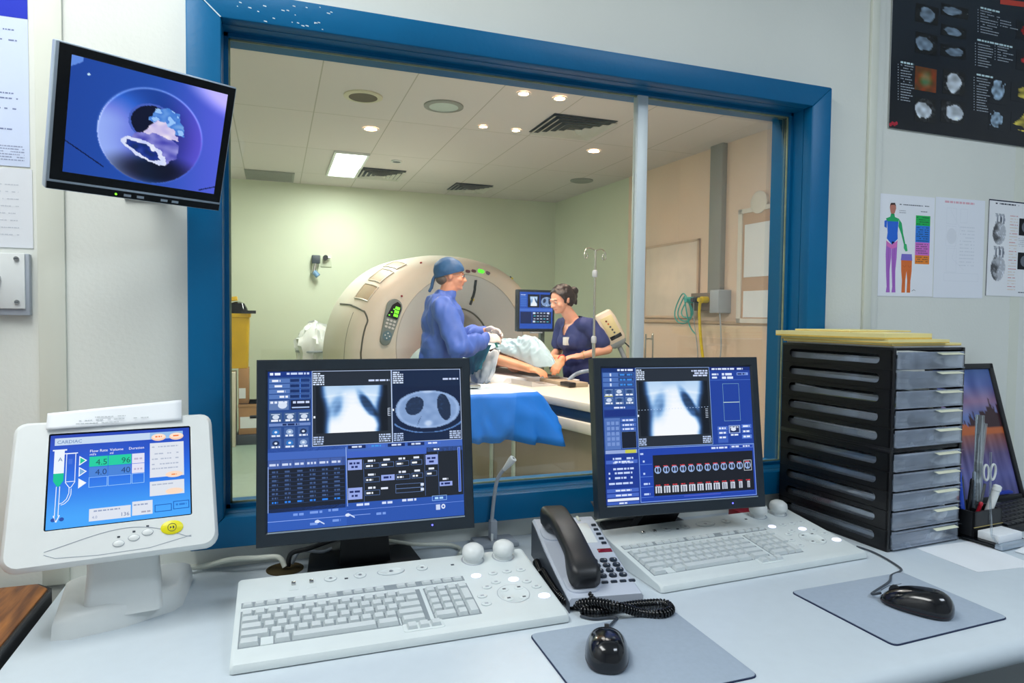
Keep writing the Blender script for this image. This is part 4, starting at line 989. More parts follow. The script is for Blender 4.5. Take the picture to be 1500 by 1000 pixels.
# ------------------------------------------------------------------ mouse pads and mice
def pad(pts, label):
    t = thing('mouse_pad', label, 'mouse pad', (pts[0].x, pts[0].y, DZ), group='grey mouse pads')
    o = [p-pts[0] for p in pts]
    c = sum((V((p.x, p.y)) for p in o), V((0, 0)))/4
    def rounded(k):
        out = []
        for i in range(4):
            a, b, d = [V((o[j % 4].x, o[j % 4].y)) for j in (i-1, i, i+1)]
            e1, e2 = (a-b).normalized(), (d-b).normalized()
            for q in range(5):
                tt = q/4; out.append(b*(1)+e1*.012*(1-tt)**2+e2*.012*tt**2)
        return [(c+(p-c)*k) for p in out]
    g = G(); g.prism([(p.x, p.y) for p in rounded(1)], 0, .002, m_padrim); g.build('rubber_back', t)
    g = G(); g.prism([(p.x, p.y) for p in rounded(.992)], .002, .0034, m_pad, bev=.0006); g.build('top_sheet', t)
pA = [V((.374, -.474, 0)), V((.379+.276, -.474, 0)), V((.658, -.686, 0)), V((.379, -.686, 0))]
pB0 = [atZ(*q, DZ) for q in ((1158, 868), (1360, 832), (1475, 905), (1310, 946))]
pad([V((.386, -.468, 0)), V((.658, -.468, 0)), V((.655, -.689, 0)), V((.383, -.689, 0))], 'grey mouse pad in front of the telephone cord')
pad([V((.915, -.467, 0)), V((1.205, -.462, 0)), V((1.199, -.675, 0)), V((.921, -.685, 0))], 'grey mouse pad at the right end of the desk, in front of the drawer towers')
def mouse(x, y, yaw, label, cable):
    t = thing('mouse', label, 'mouse', (x, y, DZ+.0034), yaw, 'black computer mice')
    hw, hl, hh = .0325, .057, .037
    def shell(k, z0):
        rings = []
        for j in range(13):
            ph_ = PI/2*j/12; r = math.cos(ph_)**.75*k if j < 12 else .0; z = z0+hh*k*math.sin(ph_)**1.0
            ring = []
            for i in range(36):
                a = 2*PI*i/36; ca, sa = math.cos(a), math.sin(a)
                xx = hw*r*(1+.06*sa*-1)*math.copysign(abs(ca)**.78, ca); yy_ = hl*r*math.copysign(abs(sa)**.82, sa)
                ring.append((xx, yy_-.008*math.sin(ph_), z-.008*math.sin(ph_)*(yy_/hl)))
            rings.append(ring)
        return rings
    g = G(); r = shell(1, .004); g.loft([[(p[0]*.97, p[1]*.97, .001) for p in r[0]]]+r, m_gblack2); g.build('body', t, 60)
    g = G(); g.loft([[(p[0]*1.004, p[1]*1.004, z) for p in r[0]] for z in (.006, .0072)], m_red2, caps=False); g.build('side_line', t)
    g = G(); g.cyl((-.0035, .034, .0235), (.0035, .034, .0235), .0095, m_black, n=20); g.build('scroll_wheel', t)
    g = G(); g.tube([(0, .057, .0165), (0, .045, .028), (0, .024, .0385)], .0005, m_dgray, 5); g.build('button_seam', t)
    bpy.context.view_layer.update(); iv = t.matrix_world.inverted()
    pts = smooth_path([t.matrix_world @ V((0, .056, .012)), t.matrix_world @ V((0, .072, .006))]+cable, 8)
    g = G(); g.tube([iv @ p for p in pts], .0022, m_dgray, 6); o = g.build('cable', t, 60)
    return t
m_gblack2 = mat('mouse_black', (14, 16, 22), .16, var=.1, coat=.3)
m_red2 = mat('mouse_side_line', (52, 18, 22), .4)
mouse(.472, -.570, math.radians(-27), 'black mouse on the pad in front of the telephone', [atZ(900, 909, DZ+.006), atZ(904, 905, DZ+.005), atZ(893, 904, DZ+.0035), atZ(870, 906, DZ+.0035), atZ(850, 902, DZ+.0035)])
mouse(1.072, -.600, math.radians(25), 'black mouse with trailing lead on the right mouse pad', [atZ(1302, 852, DZ+.006), atZ(1306, 842, DZ+.003), atZ(1319, 836, DZ+.003), atZ(1318, 831, DZ+.0025), atZ(1298, 818, DZ+.0025), atZ(1276, 807, DZ+.0025), atZ(1255, 800, DZ+.0025)])

# ------------------------------------------------------------------ loose cables behind the left monitor
def cable(name, pts, r, m, label):
    o = G().tube(smooth_path(pts, 10), r, m, 8).build(name, None, 60); tag(o, label, 'cable', 'loose cables behind the left monitor'); return o
hole = V((GX, GYY, DZ+.004))
cable('cable', [atY(262, 832, -.03), atZ(300, 828, DZ+.012), atY(340, 819, -.04), atY(375, 817, -.045), hole+V((-.013, -.0, .022)), hole+V((.0, -.008, .004))], .0055, m_strip, 'thick white cable curving from the injector display into the desk hole')
cable('cable', [hole+V((.006, -.006, .004)), hole+V((.012, -.01, .03)), atY(452, 803, -.07), atY(480, 793, -.075), atY(520, 780, -.09)], .0048, m_black, 'black cable rising from the desk hole behind the left monitor')
cable('cable', [hole+V((.014, .006, .004)), hole+V((.03, .0, .03)), atY(470, 808, -.05), atY(486, 803, -.045)], .0035, m_gray, 'grey cable beside the black one at the desk hole')
cable('cable', [atY(560, 790, -.045), atY(585, 794, -.045), atY(612, 797, -.042), atY(650, 797, -.035), atZ(668, 800, DZ+.006), atZ(676, 806, DZ+.0045), atZ(672, 812, DZ+.0045)], .0042, m_strip, 'beige cable looping out to the right of the left monitor stand')
False and cable('cable', [atZ(585, 806, DZ+.006), atZ(630, 806, DZ+.005), atZ(664, 803, DZ+.005), atZ(690, 796, DZ+.005), atZ(715, 787, DZ+.004)], .0035, m_dgray, 'thin dark grey cable lying along the back of the desk')

# ------------------------------------------------------------------ drawer towers
TW, TD, TH = .24, .316, .2275
m_tower = mat('tower_black', (15, 15, 18), .32, var=.2, scale=30)
m_tab = mat('label_tab', (232, 232, 206), .6)
def drawer_unit(z, label):
    t = thing('drawer_unit', label, 'drawer unit', TWB @ V((0, 0, z-DZ)), math.radians(3.2), 'stacked black drawer units')
    g = G(); n = 5; pit = (TH-.010)/n
    rot = Matrix(((0, 1, 0, 0), (-1, 0, 0, 0), (0, 0, 1, 0), (0, 0, 0, 1)))
    for sx in (0, 1):
        T = Matrix.Translation((TW*sx, 0, 0)) @ Matrix(((0, 1, 0, 0), (1, 0, 0, 0), (0, 0, 1, 0), (0, 0, 0, 1)))
        for k in range(n):
            z0 = .005+k*pit
            pts = rrect(TD-.055, pit*.50, pit*.249, 6, TD*.515, z0+pit*.52)
            panel_hole((.0, z0, TD, z0+pit-.0012), pts, (-.0015 if sx else .0), (.0015 if not sx else 0), g, m_tower, T)
            g.box((TW*sx-(.0 if sx else .002)+(-.002 if sx else 0), 0, z0+pit-.0012), (TW*sx+.002, TD, z0+pit), m_tower)
    g.box((-.001, 0, 0), (TW+.001, TD, .005), m_tower, .0008); g.box((-.001, 0, TH-.006), (TW+.001, TD, TH), m_tower, .0008)
    g.box((0, TD-.003, 0), (TW, TD, TH), m_tower)
    for k in range(1, n): g.box((.001, .004, .005+k*pit-.0012), (TW-.001, TD, .005+k*pit), m_tower)
    for x in (0, TW-.009): g.box((x, -.002, 0), (x+.009, .006, TH), m_tower, .001)
    g.build('carcass', t, 30)
    for k in range(n):
        z0 = .005+k*pit; dr = G(); x0, x1 = .0095, TW-.0095
        dr.box((x0, -.006, z0+.002), (x1, -.003, z0+pit-.004), m_clear, .0008)
        dr.box((x0, -.009, z0+.001), (x1, -.003, z0+.0035), m_clear)
        dr.box((x0, -.003, z0+.001), (x1, TD-.012, z0+.0028), m_clear); dr.box((x0, -.003, z0+.002), (x0+.0016, TD-.012, z0+pit*.60), m_clear2); dr.box((x1-.0016, -.003, z0+.002), (x1, TD-.012, z0+pit*.60), m_clear2)
        o = dr.build('drawer', t, 30)
        l = G(); l.add([(x0+.002, -.0092, z0+pit-.013), (x1-.002, -.0092, z0+pit-.013), (x1-.002, -.0062, z0+pit-.006), (x0+.002, -.0062, z0+pit-.006), (x0+.002, -.016, z0+pit-.005), (x1-.002, -.016, z0+pit-.005)], [(3, 2, 5, 4)], m_clear)
        l.box((TW*.57, -.0065, z0+pit-.013), (TW-.012, -.0055, z0+pit-.006), m_clear)
        for zz_ in (.3, .55): l.box((x0+.004, -.0072, z0+pit*zz_), (TW*.55, -.0058, z0+pit*zz_+.0012), m_clear)
        l.build('finger_lip', o, 0)
        q = G(); q.box((TW*.56, -.014, -.0006), (TW-.030, .0, .0006), m_tab, T=Matrix.Translation((0, -.0075, z0+pit-.0065)) @ Matrix.Rotation(math.radians(14), 4, 'X')); q.build('label_tab', o, 0)
    return t
TWB = Matrix.Translation((1.281, -.360, DZ)) @ Matrix.Rotation(math.radians(3.2), 4, 'Z')
drawer_unit(DZ, 'black five-drawer unit standing on the desk, lower of the stacked pair')
drawer_unit(DZ+TH, 'black five-drawer unit with clear drawers and envelopes on top, upper of the pair')
pit = (TH-.010)/5
m_folder = mat('lime_folder', (214, 214, 60), .6)
def in_drawer(unit, k, h, m, label, name='paper_stack', cat='paper', inset=.014, curl=0, group='papers in the drawers'):
    z0 = DZ+TH*unit+.005+k*pit+.0032; g = G()
    def f(u, v): return V((inset+(TW-2*inset)*u, .004+(TD-.03)*v, z0+h))
    nx, ny = 4, 12; top = [[V((inset+(TW-2*inset)*i/nx, .006+(TD-.035)*j/ny, z0+h+curl*(j/ny)**2)) for i in range(nx+1)] for j in range(ny+1)]
    loop = []
    rings = [[V((p.x, p.y, z0)) for p in row] for row in top]
    vs = [p for row in top for p in row]+[p for row in rings for p in row]; n0 = (nx+1)*(ny+1); fs = []
    for j in range(ny):
        for i in range(nx): a = j*(nx+1)+i; fs.append((a, a+1, a+nx+2, a+nx+1)); fs.append((n0+a, n0+a+nx+1, n0+a+nx+2, n0+a+1))
    for j in range(ny): a = j*(nx+1); fs.append((a, a+nx+1, n0+a+nx+1, n0+a)); b_ = a+nx; fs.append((b_, n0+b_, n0+b_+nx+1, b_+nx+1))
    for i in range(nx): fs.append((i, n0+i, n0+i+1, i+1)); a = ny*(nx+1)+i; fs.append((a, a+1, n0+a+1, n0+a))
    g.add(vs, fs, m, TWB @ Matrix.Translation((0, 0, -DZ)))
    tag(g.build(name, None, 20), label, cat, group)
m_papers = mat('paper_pile_edge', (226, 230, 236), .8, var=.12, scale=200)
in_drawer(1, 0, .026, m_papers, 'thick white paper pile in the bottom drawer of the upper unit')
in_drawer(1, 1, .024, m_papers, 'white paper pile in the second drawer from the bottom of the upper unit')
in_drawer(1, 2, .008, m_folder, 'lime yellow folder in the middle drawer of the upper unit', 'folder', 'folder')
in_drawer(1, 2, .008, m_paper, 'loose white sheets on the lime folder in the middle drawer', inset=.016, curl=.012)
bpy.data.objects[-1] if False else None
in_drawer(1, 3, .016, m_papers, 'thin paper pile in the second drawer from the top of the upper unit')
in_drawer(1, 4, .018, m_papers, 'paper pile in the top drawer of the upper unit')
for k, h in enumerate((.024, .020, .017, .019, .015)):
    in_drawer(0, k, h, m_papers, ('paper pile in the bottom drawer of the lower unit', 'paper pile in the second drawer from the bottom of the lower unit', 'paper pile in the middle drawer of the lower unit', 'paper pile in the fourth drawer up of the lower unit', 'paper pile in the top drawer of the lower unit')[k])
for o in list(bpy.data.objects):
    if o.get('label') == 'loose white sheets on the lime folder in the middle drawer': o.location.z += .0085

# envelopes and folders on top of the towers
zt0 = DZ+2*TH
def sheaf(name, label, x, y, w, d, z, h, yaw, m, m_edge, bend=0, cat='envelope', group=None):
    T = TWB @ Matrix.Translation((x, y, z-DZ)) @ Matrix.Rotation(math.radians(yaw), 4, 'Z')
    t = thing(name, label, cat, T.translation, math.radians(yaw)+math.radians(3.2), group)
    def f(zz): return lambda u, v: V((w*u, d*v, zz+bend*(4*(u-.5)**2-.3*v)))
    for nm, z_, hh, mm in (('back', 0, h*.28, m_edge), ('front', h*.28, h*.72, m)):
        g = G(); nx, ny = 10, 4
        top = [f(z_+hh)(i/nx, j/ny) for j in range(ny+1) for i in range(nx+1)]; bot = [f(z_)(i/nx, j/ny) for j in range(ny+1) for i in range(nx+1)]; n0 = len(top); fs = []
        for j in range(ny):
            for i in range(nx): a = j*(nx+1)+i; fs += [(a, a+1, a+nx+2, a+nx+1), (n0+a, n0+a+nx+1, n0+a+nx+2, n0+a+1)]
        for j in range(ny): a = j*(nx+1); b_ = a+nx; fs += [(a, a+nx+1, n0+a+nx+1, n0+a), (b_, n0+b_, n0+b_+nx+1, b_+nx+1)]
        for i in range(nx): a = ny*(nx+1)+i; fs += [(i, n0+i, n0+i+1, i+1), (a, a+1, n0+a+1, n0+a)]
        g.add(top+bot, fs, mm); g.build(nm, t, 40)
    return t
sheaf('paper_stack', 'white papers at the bottom of the pile on the drawer towers', .006, .004, .225, .305, zt0+.0004, .004, 0, m_paper, m_papers, 0, 'paper')
sheaf('envelope', 'lowest manila envelope on the drawer towers, just above the white papers', -.004, .0, .236, .308, zt0+.0046, .006, .6, m_yellow, m_gold, 0, group='manila envelopes on the drawer towers')
sheaf('envelope', 'manila envelope in the middle of the pile on the drawer towers', -.020, -.004, .195, .312, zt0+.0108, .008, -1.0, m_yellow, m_gold, 0, group='manila envelopes on the drawer towers')
sheaf('envelope', 'topmost wide manila envelope with a bulging flap on the drawer towers', -.024, .004, .160, .308, zt0+.019, .013, 1.2, m_yellow, m_gold, .0, group='manila envelopes on the drawer towers')
sheaf('folder', 'thin cream folder sticking out at the back of the envelope pile', .02, .13, .20, .175, zt0+.0324, .004, -3, m_yellow, m_gold, .0, 'folder')

# ------------------------------------------------------------------ right end of the desk
def easel():
    TRp, BRp = atY(1463, 532, -.05), atY(1494, 692, -.14)
    h = (TRp-BRp).length; up = (TRp-BRp).normalized(); n = V((1, 0, 0)).cross(up).normalized()
    up2 = n.cross(V((1, 0, 0))).normalized(); w = .27
    base = BRp-V((w, 0, 0)); ext = (base.z-DZ-.004)/up2.z; base = base-up2*ext; H = h+ext
    M4 = Matrix((V((1, 0, 0)), -n if n.y < 0 else n, up2)).transposed().to_4x4()
    t = thing('picture_frame', 'black framed sunset lake picture leaning behind the drawer towers', 'picture frame', base, rot=Euler((math.atan2(-up2.y, up2.z), 0, 0)))
    t.rotation_euler = (-math.atan2(up2.y, up2.z), 0, 0)
    b_ = .016; g = G()
    for a, c in (((0, 0, 0), (w, .015, b_)), ((0, 0, H-b_), (w, .015, H)), ((0, 0, 0), (b_, .015, H)), ((w-b_, 0, 0), (w, .015, H))): g.box(a, c, m_black, .002)
    g.box((.004, .008, .004), (w-.004, .013, H-.004), m_black); g.build('frame', t)
    def lake(u, v):
        n = mnoise.noise((u*7, v*7, 9)); hz = .52
        if v < hz:
            c = ramp(v/hz, [(70, 100, 160), (90, 106, 170), (150, 118, 150), (96, 120, 180), (120, 110, 150)])
            c = [q+26*n for q in c]
            tree = .40+.10*mnoise.noise((u*9, 0, 2))-.12*sm(.5, 1, u)+.08*mnoise.noise((u*40, v*4, 1))
            if v > tree: c = [58, 34, 42]
            if v > hz-.09+.05*u: c = [196, 104, 58]
        else:
            c = ramp((v-hz)/(1-hz), [(150, 84, 70), (96, 84, 130), (110, 112, 180), (84, 84, 140)]); c = [q+34*mnoise.noise((u*16, v*3, 5)) for q in c]
        return c
    A = Art(w-2*b_, H-2*b_); A.image(0, 0, 1, 1, 50, 60, lake); A.build('picture', m_gloss_print, t, Matrix.Translation((b_, .006, b_)))
    g = G(); g.box((w*.42, .013, .0), (w*.58, .018, H*.6), m_black, T=Matrix.Translation((0, 0, 0))); g.build('back_strut', t)
easel()
# black keyboard lying behind the holder
kb = thing('computer_keyboard', 'black computer keyboard lying at the far right of the desk', 'keyboard', (1.675, -.365, DZ), math.radians(7))
g = G(); g.prism([(0, 0), (.46, 0), (.46, .14), (0, .14)], 0, .016, m_black, bev=.004); g.build('body', kb)
g = G()
for j in range(6):
    for i in range(22): g.box((.012+i*.0198, (.012+j*.0205), .014), (.012+i*.0198+.0172, .012+j*.0205+.0165, .0215), m_black, .0015, 1)
g.build('letter_keys', kb, 30)
tag(G().box((1.93, -.16, DZ+.0225), (2.0, -.14, DZ+.03), mat('blue_pen', (40, 70, 190), .4), .003).build('pen'), 'blue pen lying on the black keyboard', 'pen')
# desk organiser: black base with tall back box, clear upright ends
org = thing('desk_organiser', 'black desk organiser with clear sides holding pens and notes, right of the towers', 'organiser', (1.532, -.43, DZ), math.radians(4))
g = G(); g.prism(rrect(.115, .135, .012, 4, .057, .06), .004, .012, m_gblack, bev=.003); g.box((-.001, -.012, .002), (.118, .006, .013), m_silver, .003); g.build('tray', org)
g = G(); g.box((.008, .055, .012), (.112, .06, .07), m_black); g.box((.008, .12, .012), (.112, .125, .075), m_black); g.box((.008, .055, .012), (.013, .125, .07), m_black); g.box((.107, .055, .012), (.112, .125, .07), m_black); g.box((.058, .055, .012), (.061, .125, .066), m_black); g.build('pen_box', org)
m_goldl = mat('gold_line', (196, 176, 110), .3, .6)
g = G(); g.box((.006, .0535, .034), (.114, .0555, .0355), m_goldl); g.box((.1115, .054, .034), (.1135, .125, .0355), m_goldl); g.build('gold_line', org)
g = G()
g.tube([(-.002, .02, .22), (-.002, .018, .12), (-.001, .012, .03), (.004, .0, .012), (.03, -.004, .009)], .0022, m_acryl, 8)
g.build('clear_rod', org)
tag(G().box((.012, .004, .0125), (.100, .05, .03), m_paper, .001, T=org.matrix_basis).build('note_block'), 'white note block lying in the black desk organiser', 'note block')
for o_ in (bpy.data.objects['note_block'],): pass
bpy.context.view_layer.update(); OM = org.matrix_world
for o_ in [bpy.data.objects['note_block']]:
    me = o_.data; B_ = G(); B_.box((.012, .004, .0125), (.100, .05, .03), m_paper, .001, T=OM)
    for v_, p_ in zip(me.vertices, B_.v): v_.co = p_
def stick(name, label, cat, a, b_, r, m, tipm=None, T=None):
    t = thing(name, label, cat, OM @ V(a), group='pens in the desk organiser'); iv = Matrix.Translation(-(OM @ V(a))); A, B_ = iv @ (OM @ V(a)), iv @ (OM @ V(b_)); d = B_-A
    g = G(); g.cyl(A, A+d*.86, r, m, n=12); g.build('barrel', t)
    g = G(); g.tube([A+d*.86, A+d*.88, A+d*.97, A+d], [r*.9, r*1.12, r*1.08, r*.6], tipm or m, 12); g.build('cap', t); return t
m_penb = mat('pen_blue', (38, 78, 196), .25); m_penr = mat('pen_red', (190, 30, 50), .3); m_peng = mat('marker_green', (30, 130, 80), .4); m_penk = mat('pen_black', (22, 24, 30), .3)
stick('pen', 'bright blue pen at the left of the desk organiser beside the tower', 'pen', (.020, .085, .018), (.012, .10, .16), .0062, m_penb)
stick('pen', 'red capped pen low in the middle of the desk organiser', 'pen', (.045, .085, .018), (.05, .066, .088), .004, m_penr)
stick('pen', 'black pen leaning right in the desk organiser', 'pen', (.040, .095, .018), (.068, .10, .135), .004, m_penk)
stick('pen', 'dark pen leaning left in the desk organiser', 'pen', (.05, .10, .018), (.033, .105, .145), .004, m_dgray)
stick('pen', 'silver pen standing in the desk organiser', 'pen', (.075, .10, .018), (.083, .105, .15), .0038, m_silver)
stick('marker', 'white marker with green end in the desk organiser', 'marker', (.076, .078, .018), (.104, .062, .125), .0085, m_white, m_white)
sc = thing('scissors', 'scissors with pale loop handles in the desk organiser', 'scissors', OM @ V((.09, .10, .02)))
q0 = OM @ V((.09, .10, .02))
for s_ in (-1, 1):
    g = G(); g.tube([(0, 0, 0), (.018, -.005, .10)], .003, m_steel, 8); 
    c = V((.028+.012*s_, -.008, .128)); g.tube([c+V((.009*math.cos(a), 0, .019*math.sin(a)+.003*s_*math.cos(a))) for a in [2*PI*i/18 for i in range(18)]], .0026, m_white, 8, closed=True); g.build('blade_with_handle', sc)
def ruler(label, a, w, h, lean, yaw):
    t = thing('ruler', label, 'ruler', OM @ V(a), group='clear rulers in the desk organiser', rot=Euler((math.radians(lean[0]), math.radians(lean[1]), math.radians(yaw))))
    g = G(); g.box((-w/2, -.0015, 0), (w/2, .0015, h), m_acryl, .0008); g.build('blade', t)
    g = G()
    for k in range(30): g.box((-w/2+.001, -.0018, .01+k*h/32), (-w/2+(.010 if k % 5 == 0 else .006), -.0015, .0104+k*h/32+.0006), m_dgray)
    g.build('scale_marks', t, 0)
ruler('wide clear plastic ruler standing in the desk organiser', (.083, .095, .018), .032, .27, (-4, 6), 3)
ruler('narrow clear plastic ruler leaning right in the desk organiser', (.094, .110, .018), .018, .25, (-3, 12), 3)
def desk_sheet(name, pts, label, z, cat='paper', lines=8):
    P = [V((p.x, p.y, z)) for p in pts]
    g = G(); g.add([*(P), *[p-V((0, 0, .0006)) for p in P]], [(0, 1, 2, 3), (7, 6, 5, 4), (0, 4, 5, 1), (1, 5, 6, 2), (2, 6, 7, 3), (3, 7, 4, 0)], m_paper); tag(g.build(name, None, 0, fix=True), label, cat)
desk_sheet('paper_sheet', [atZ(*q, DZ) for q in ((1342, 803), (1432, 838), (1520, 829), (1425, 792))], 'white sheet of paper lying on the desk before the organiser', DZ+.0008)
desk_sheet('paper_sheet', [atZ(*q, DZ) for q in ((1486, 808), (1530, 822), (1560, 808), (1505, 798))], 'white sheet of paper at the extreme right edge of the desk', DZ+.002)
# little dark book with red edge under right monitor
tag(G().box((1.10, -.11, DZ), (1.19, -.045, DZ+.03), mat('red_box', (150, 24, 34), .4), .003).build('small_box'), 'small red box peeping out under the right monitor', 'box')
# ------------------------------------------------------------------ papers and poster on the window wall
def sheet_art(name, label, cat, x0, z0, W, H, y, draw, m, curl=.0, tilt=0, group=None):
    """a printed sheet pinned on the wall: thin paper body plus its print"""
    t = thing(name, label, cat, (x0, y, z0), rot=Euler((0, math.radians(tilt), 0)), group=group or ('papers pinned on the window wall' if name != 'wall_poster' else None))
    g = G(); g.box((0, 0, 0), (W, .0008, H), m_paper); g.build('sheet', t, 0)
    a = Art(W, H); draw(a); o = a.build('print', m, t, Matrix.Translation((0, -.0002, 0)))
    return t
PX0, PZ0, PW_, PH_ = 1.655, 1.822, .86, .60
def zz(x, y): return (1240+x/2.0846, y/2.0846)
def poster(a):
    R = random.Random(31)
    def uv(zx, zy): p = atY(*zz(zx, zy), -.006); return ((p.x-PX0)/PW_, 1-(p.z-PZ0)/PH_)
    def quad(x0, y0, x1, y1, c, l=None): a.poly([uv(x0, y0), uv(x1, y0+(x1-x0)*.13), uv(x1, y1+(x1-x0)*.13), uv(x0, y1)], c, l)
    a.image(0, 0, 1, 1, 8, 8, lambda u, v: ramp(v, [(34, 48, 62), (26, 36, 48), (14, 19, 27)]))
    def pic(x0, y0, x1, y1, fn, n=22):
        p, q = uv(x0, y0), uv(x1, y1); a.k = 3; a.image(p[0], p[1], q[0], q[1], n, n, fn)
    def ct(seed, tone=(200, 210, 220)):
        def fn(u, v):
            d = math.hypot(u-.5, v-.5); n = mnoise.noise((u*4+seed, v*4, seed*.7)); t = .20+.22*mnoise.noise((u*9, v*9, seed))
            if blobf(u, v, .5+.1*math.sin(seed), .5, .32, .38, seed, .25)+.6*n > .55: t = .95+.35*n
            if d > .48: t *= .5
            return [t*c for c in tone]
        return fn
    for i, (x0, y0, x1, y1) in enumerate(((214, -60, 280, -5), (292, -60, 372, -5), (212, 8, 280, 80), (290, 8, 372, 62), (212, 95, 276, 172), (290, 72, 366, 122), (288, 132, 364, 184))): pic(x0, y0, x1, y1, ct(i+1, (120, 140, 160)))
    pic(211, 200, 274, 284, lambda u, v: [118+60*mnoise.noise((u*4, v*4, 1)), 62+60*blobf(u, v, .5, .5, .25, .3, 0, .6), 30+50*blobf(u, v, .5, .5, .2, .3, 0, .5)])
    pic(296, 210, 362, 296, ct(3.3)); pic(210, 294, 272, 378, ct(5.1)); pic(290, 302, 358, 382, ct(7.7))
    def organ(seed, tone, bg=(17, 24, 33)):
        def fn(u, v):
            n = mnoise.noise((u*5, v*5, seed)); q = blobf(u, v, .5, .45, .36, .40, .4, .2)+.8*n
            return [c*(.7+.5*n+.1) for c in tone] if q > .5 else bg
        return fn
    pic(438, 236, 488, 322, organ(2, (170, 200, 226)), 28); pic(436, 335, 482, 402, organ(4, (170, 200, 226)), 28)
    for k, y in enumerate((60, 150)): pic(520, y, 640, y+85, organ(6+k, (196, 40, 40)), 28)
    for k, y in enumerate((250, 340)): pic(504, y, 640, y+80, organ(8+k, (214, 196, 80)), 28)
    a.k = 4
    quad(470, -4, 700, 12, (206, 70, 56))
    def lst(x, y, n, w, h=3.0, st=8.2):
        for k in range(n):
            p, q, e = uv(x, y+st*k), uv(x+w*R.uniform(.55, 1), y), uv(x, y+st*k+h); a.words(p[0], p[1], q[0]-p[0], e[1]-p[1], (160, 170, 180), rnd=R, dens=.95)
            p2 = uv(x-9, y+st*k); a.rect(p2[0], p[1], p2[0]+.004, e[1], (160, 170, 180))
    lst(410, 30, 9, 60); lst(470, 60, 3, 60); lst(402, 132, 9, 50); lst(462, 140, 6, 50); lst(398, 236, 13, 46); lst(166, 196, 14, 44)
    for x, y, w in ((410, 20, 60), (400, 118, 110), (398, 224, 50), (166, 186, 40)):
        p = uv(x, y); q = uv(x+w, y); a.words(p[0], p[1], q[0]-p[0], .009, (200, 226, 232), rnd=R, dens=1)
    for dx_, dy in ((0, 4), (6, 0), (12, 3), (18, 0)):
        p = uv(135+dx_, 376+dy); a.ell(p[0], p[1], .006, .009, (190, 40, 60))
t = sheet_art('wall_poster', 'large dark poster of heart scans high on the wall at the right', 'poster', PX0, PZ0, PW_, PH_, -.0048, poster, m_gloss_print)

def bodychart(a):
    R = random.Random(5)
    def q(zx, zy): return ((zx-97)/168.0, (zy-592)/318.0)
    a.rect(0, 0, 1, 1, (240, 243, 250)); a.k = 2
    def P(pts, c, l=None): a.poly([q(*p) for p in pts], c, l)
    blu, grn, pur, org_, pnk, skin = (44, 108, 220), (40, 176, 110), (176, 110, 206), (226, 118, 60), (224, 120, 200), (196, 128, 112)
    P([(128, 622), (143, 622), (146, 634), (142, 650), (136, 655), (130, 650), (127, 634)], skin); P([(127, 632), (130, 619), (142, 618), (146, 630), (141, 624), (131, 625)], (60, 40, 40), 3)
    P([(131, 652), (141, 652), (143, 662), (156, 667), (154, 676), (120, 676), (116, 668), (129, 662)], grn)
    P([(120, 676), (154, 676), (152, 712), (153, 730), (136, 748), (120, 730), (122, 712)], blu); P([(112, 676), (120, 672), (119, 698), (112, 694)], blu)
    P([(156, 668), (164, 680), (169, 712), (176, 742), (172, 746), (164, 716), (154, 690)], grn); P([(172, 742), (180, 745), (184, 766), (178, 768), (172, 758)], (60, 190, 120))
    for s in (0, 1):
        x = 127 if s == 0 else 144
        P([(x-8, 738), (x+8, 744 if s else 748), (x+7, 790), (x+4, 830), (x+5, 880), (x+6, 898), (x-6, 898), (x-4, 880), (x-7, 830), (x-9, 780)], pur)
        a.line([q(x, 760), q(x-1, 800), q(x, 830), q(x, 880)], .0008, (130, 66, 170), 3)
    P([(118, 736), (136, 750), (153, 734), (150, 756), (136, 762), (121, 754)], pnk, 3)
    P([(166, 776), (197, 776), (199, 796), (164, 796)], (130, 120, 210))
    for s in (0, 1):
        x = 174 if s == 0 else 190
        P([(x-9, 796), (x+8, 796), (x+8, 830), (x+5, 860), (x+5, 898), (x-6, 898), (x-5, 860), (x-8, 830)], org_); a.line([q(x-4, 812), q(x+1, 818), q(x+6, 812)], .0008, (180, 80, 40), 3); a.line([q(x, 825), q(x, 870)], .0008, (180, 80, 40), 3)
    for y0, y1, c in ((652, 684, (30, 186, 90)), (684, 737, (50, 130, 226)), (737, 778, (216, 120, 210)), (778, 806, (240, 140, 50))):
        a.rect(*q(207, y0), *q(252, y1), c); y = y0+5
        while y < y1-4: u, v = q(210, y); a.words(u, v, .22, .007, (40, 60, 70), 3, rnd=R); y += 7
    u, v = q(150, 620); a.words(u, v, .58, .009, (90, 96, 110), rnd=R); u, v = q(222, 638); a.words(u, v, .12, .008, (110, 116, 130), rnd=R)
    for y in (640, 646): u, v = q(156, y); a.words(u, v, .12, .006, (150, 156, 170), rnd=R)
    a.line([q(200, 893), q(206, 888), q(211, 892)], .0012, (60, 60, 80))
sheet_art('body_chart', 'white sheet with a coloured body figure, leftmost of the three sheets on the right wall', 'wall chart', 1.637, 1.341, .217, .294, -.0012, bodychart, m_print, tilt=-.6)
def faint(a):
    R = random.Random(6); a.rect(0, 0, 1, 1, (236, 240, 248)); a.k = 2
    a.words(.18, .03, .6, .02, (226, 178, 190), rnd=R, dens=1)
    g_ = (216, 222, 232)
    for (x, y, w, h) in ((.22, .1, .2, .16), (.22, .28, .2, .2), (.24, .5, .2, .24), (.5, .1, .14, .14), (.2, .75, .7, .08)): a.frame(x, y, x+w, y+h, .0006, g_)
    for k in range(12): a.words(.5, .28+.035*k, .3, .008, g_, rnd=R)
    a.line([(.3, .12), (.5, .3), (.35, .6), (.6, .72)], .0006, g_); a.ell(.33, .38, .1, .08, (228, 232, 240))
sheet_art('hand_drawn_sheet', 'white sheet with faint pencil drawing, between body chart and heart sheet', 'wall chart', 1.858, 1.341, .210, .300, -.0008, faint, m_print, tilt=-.5)
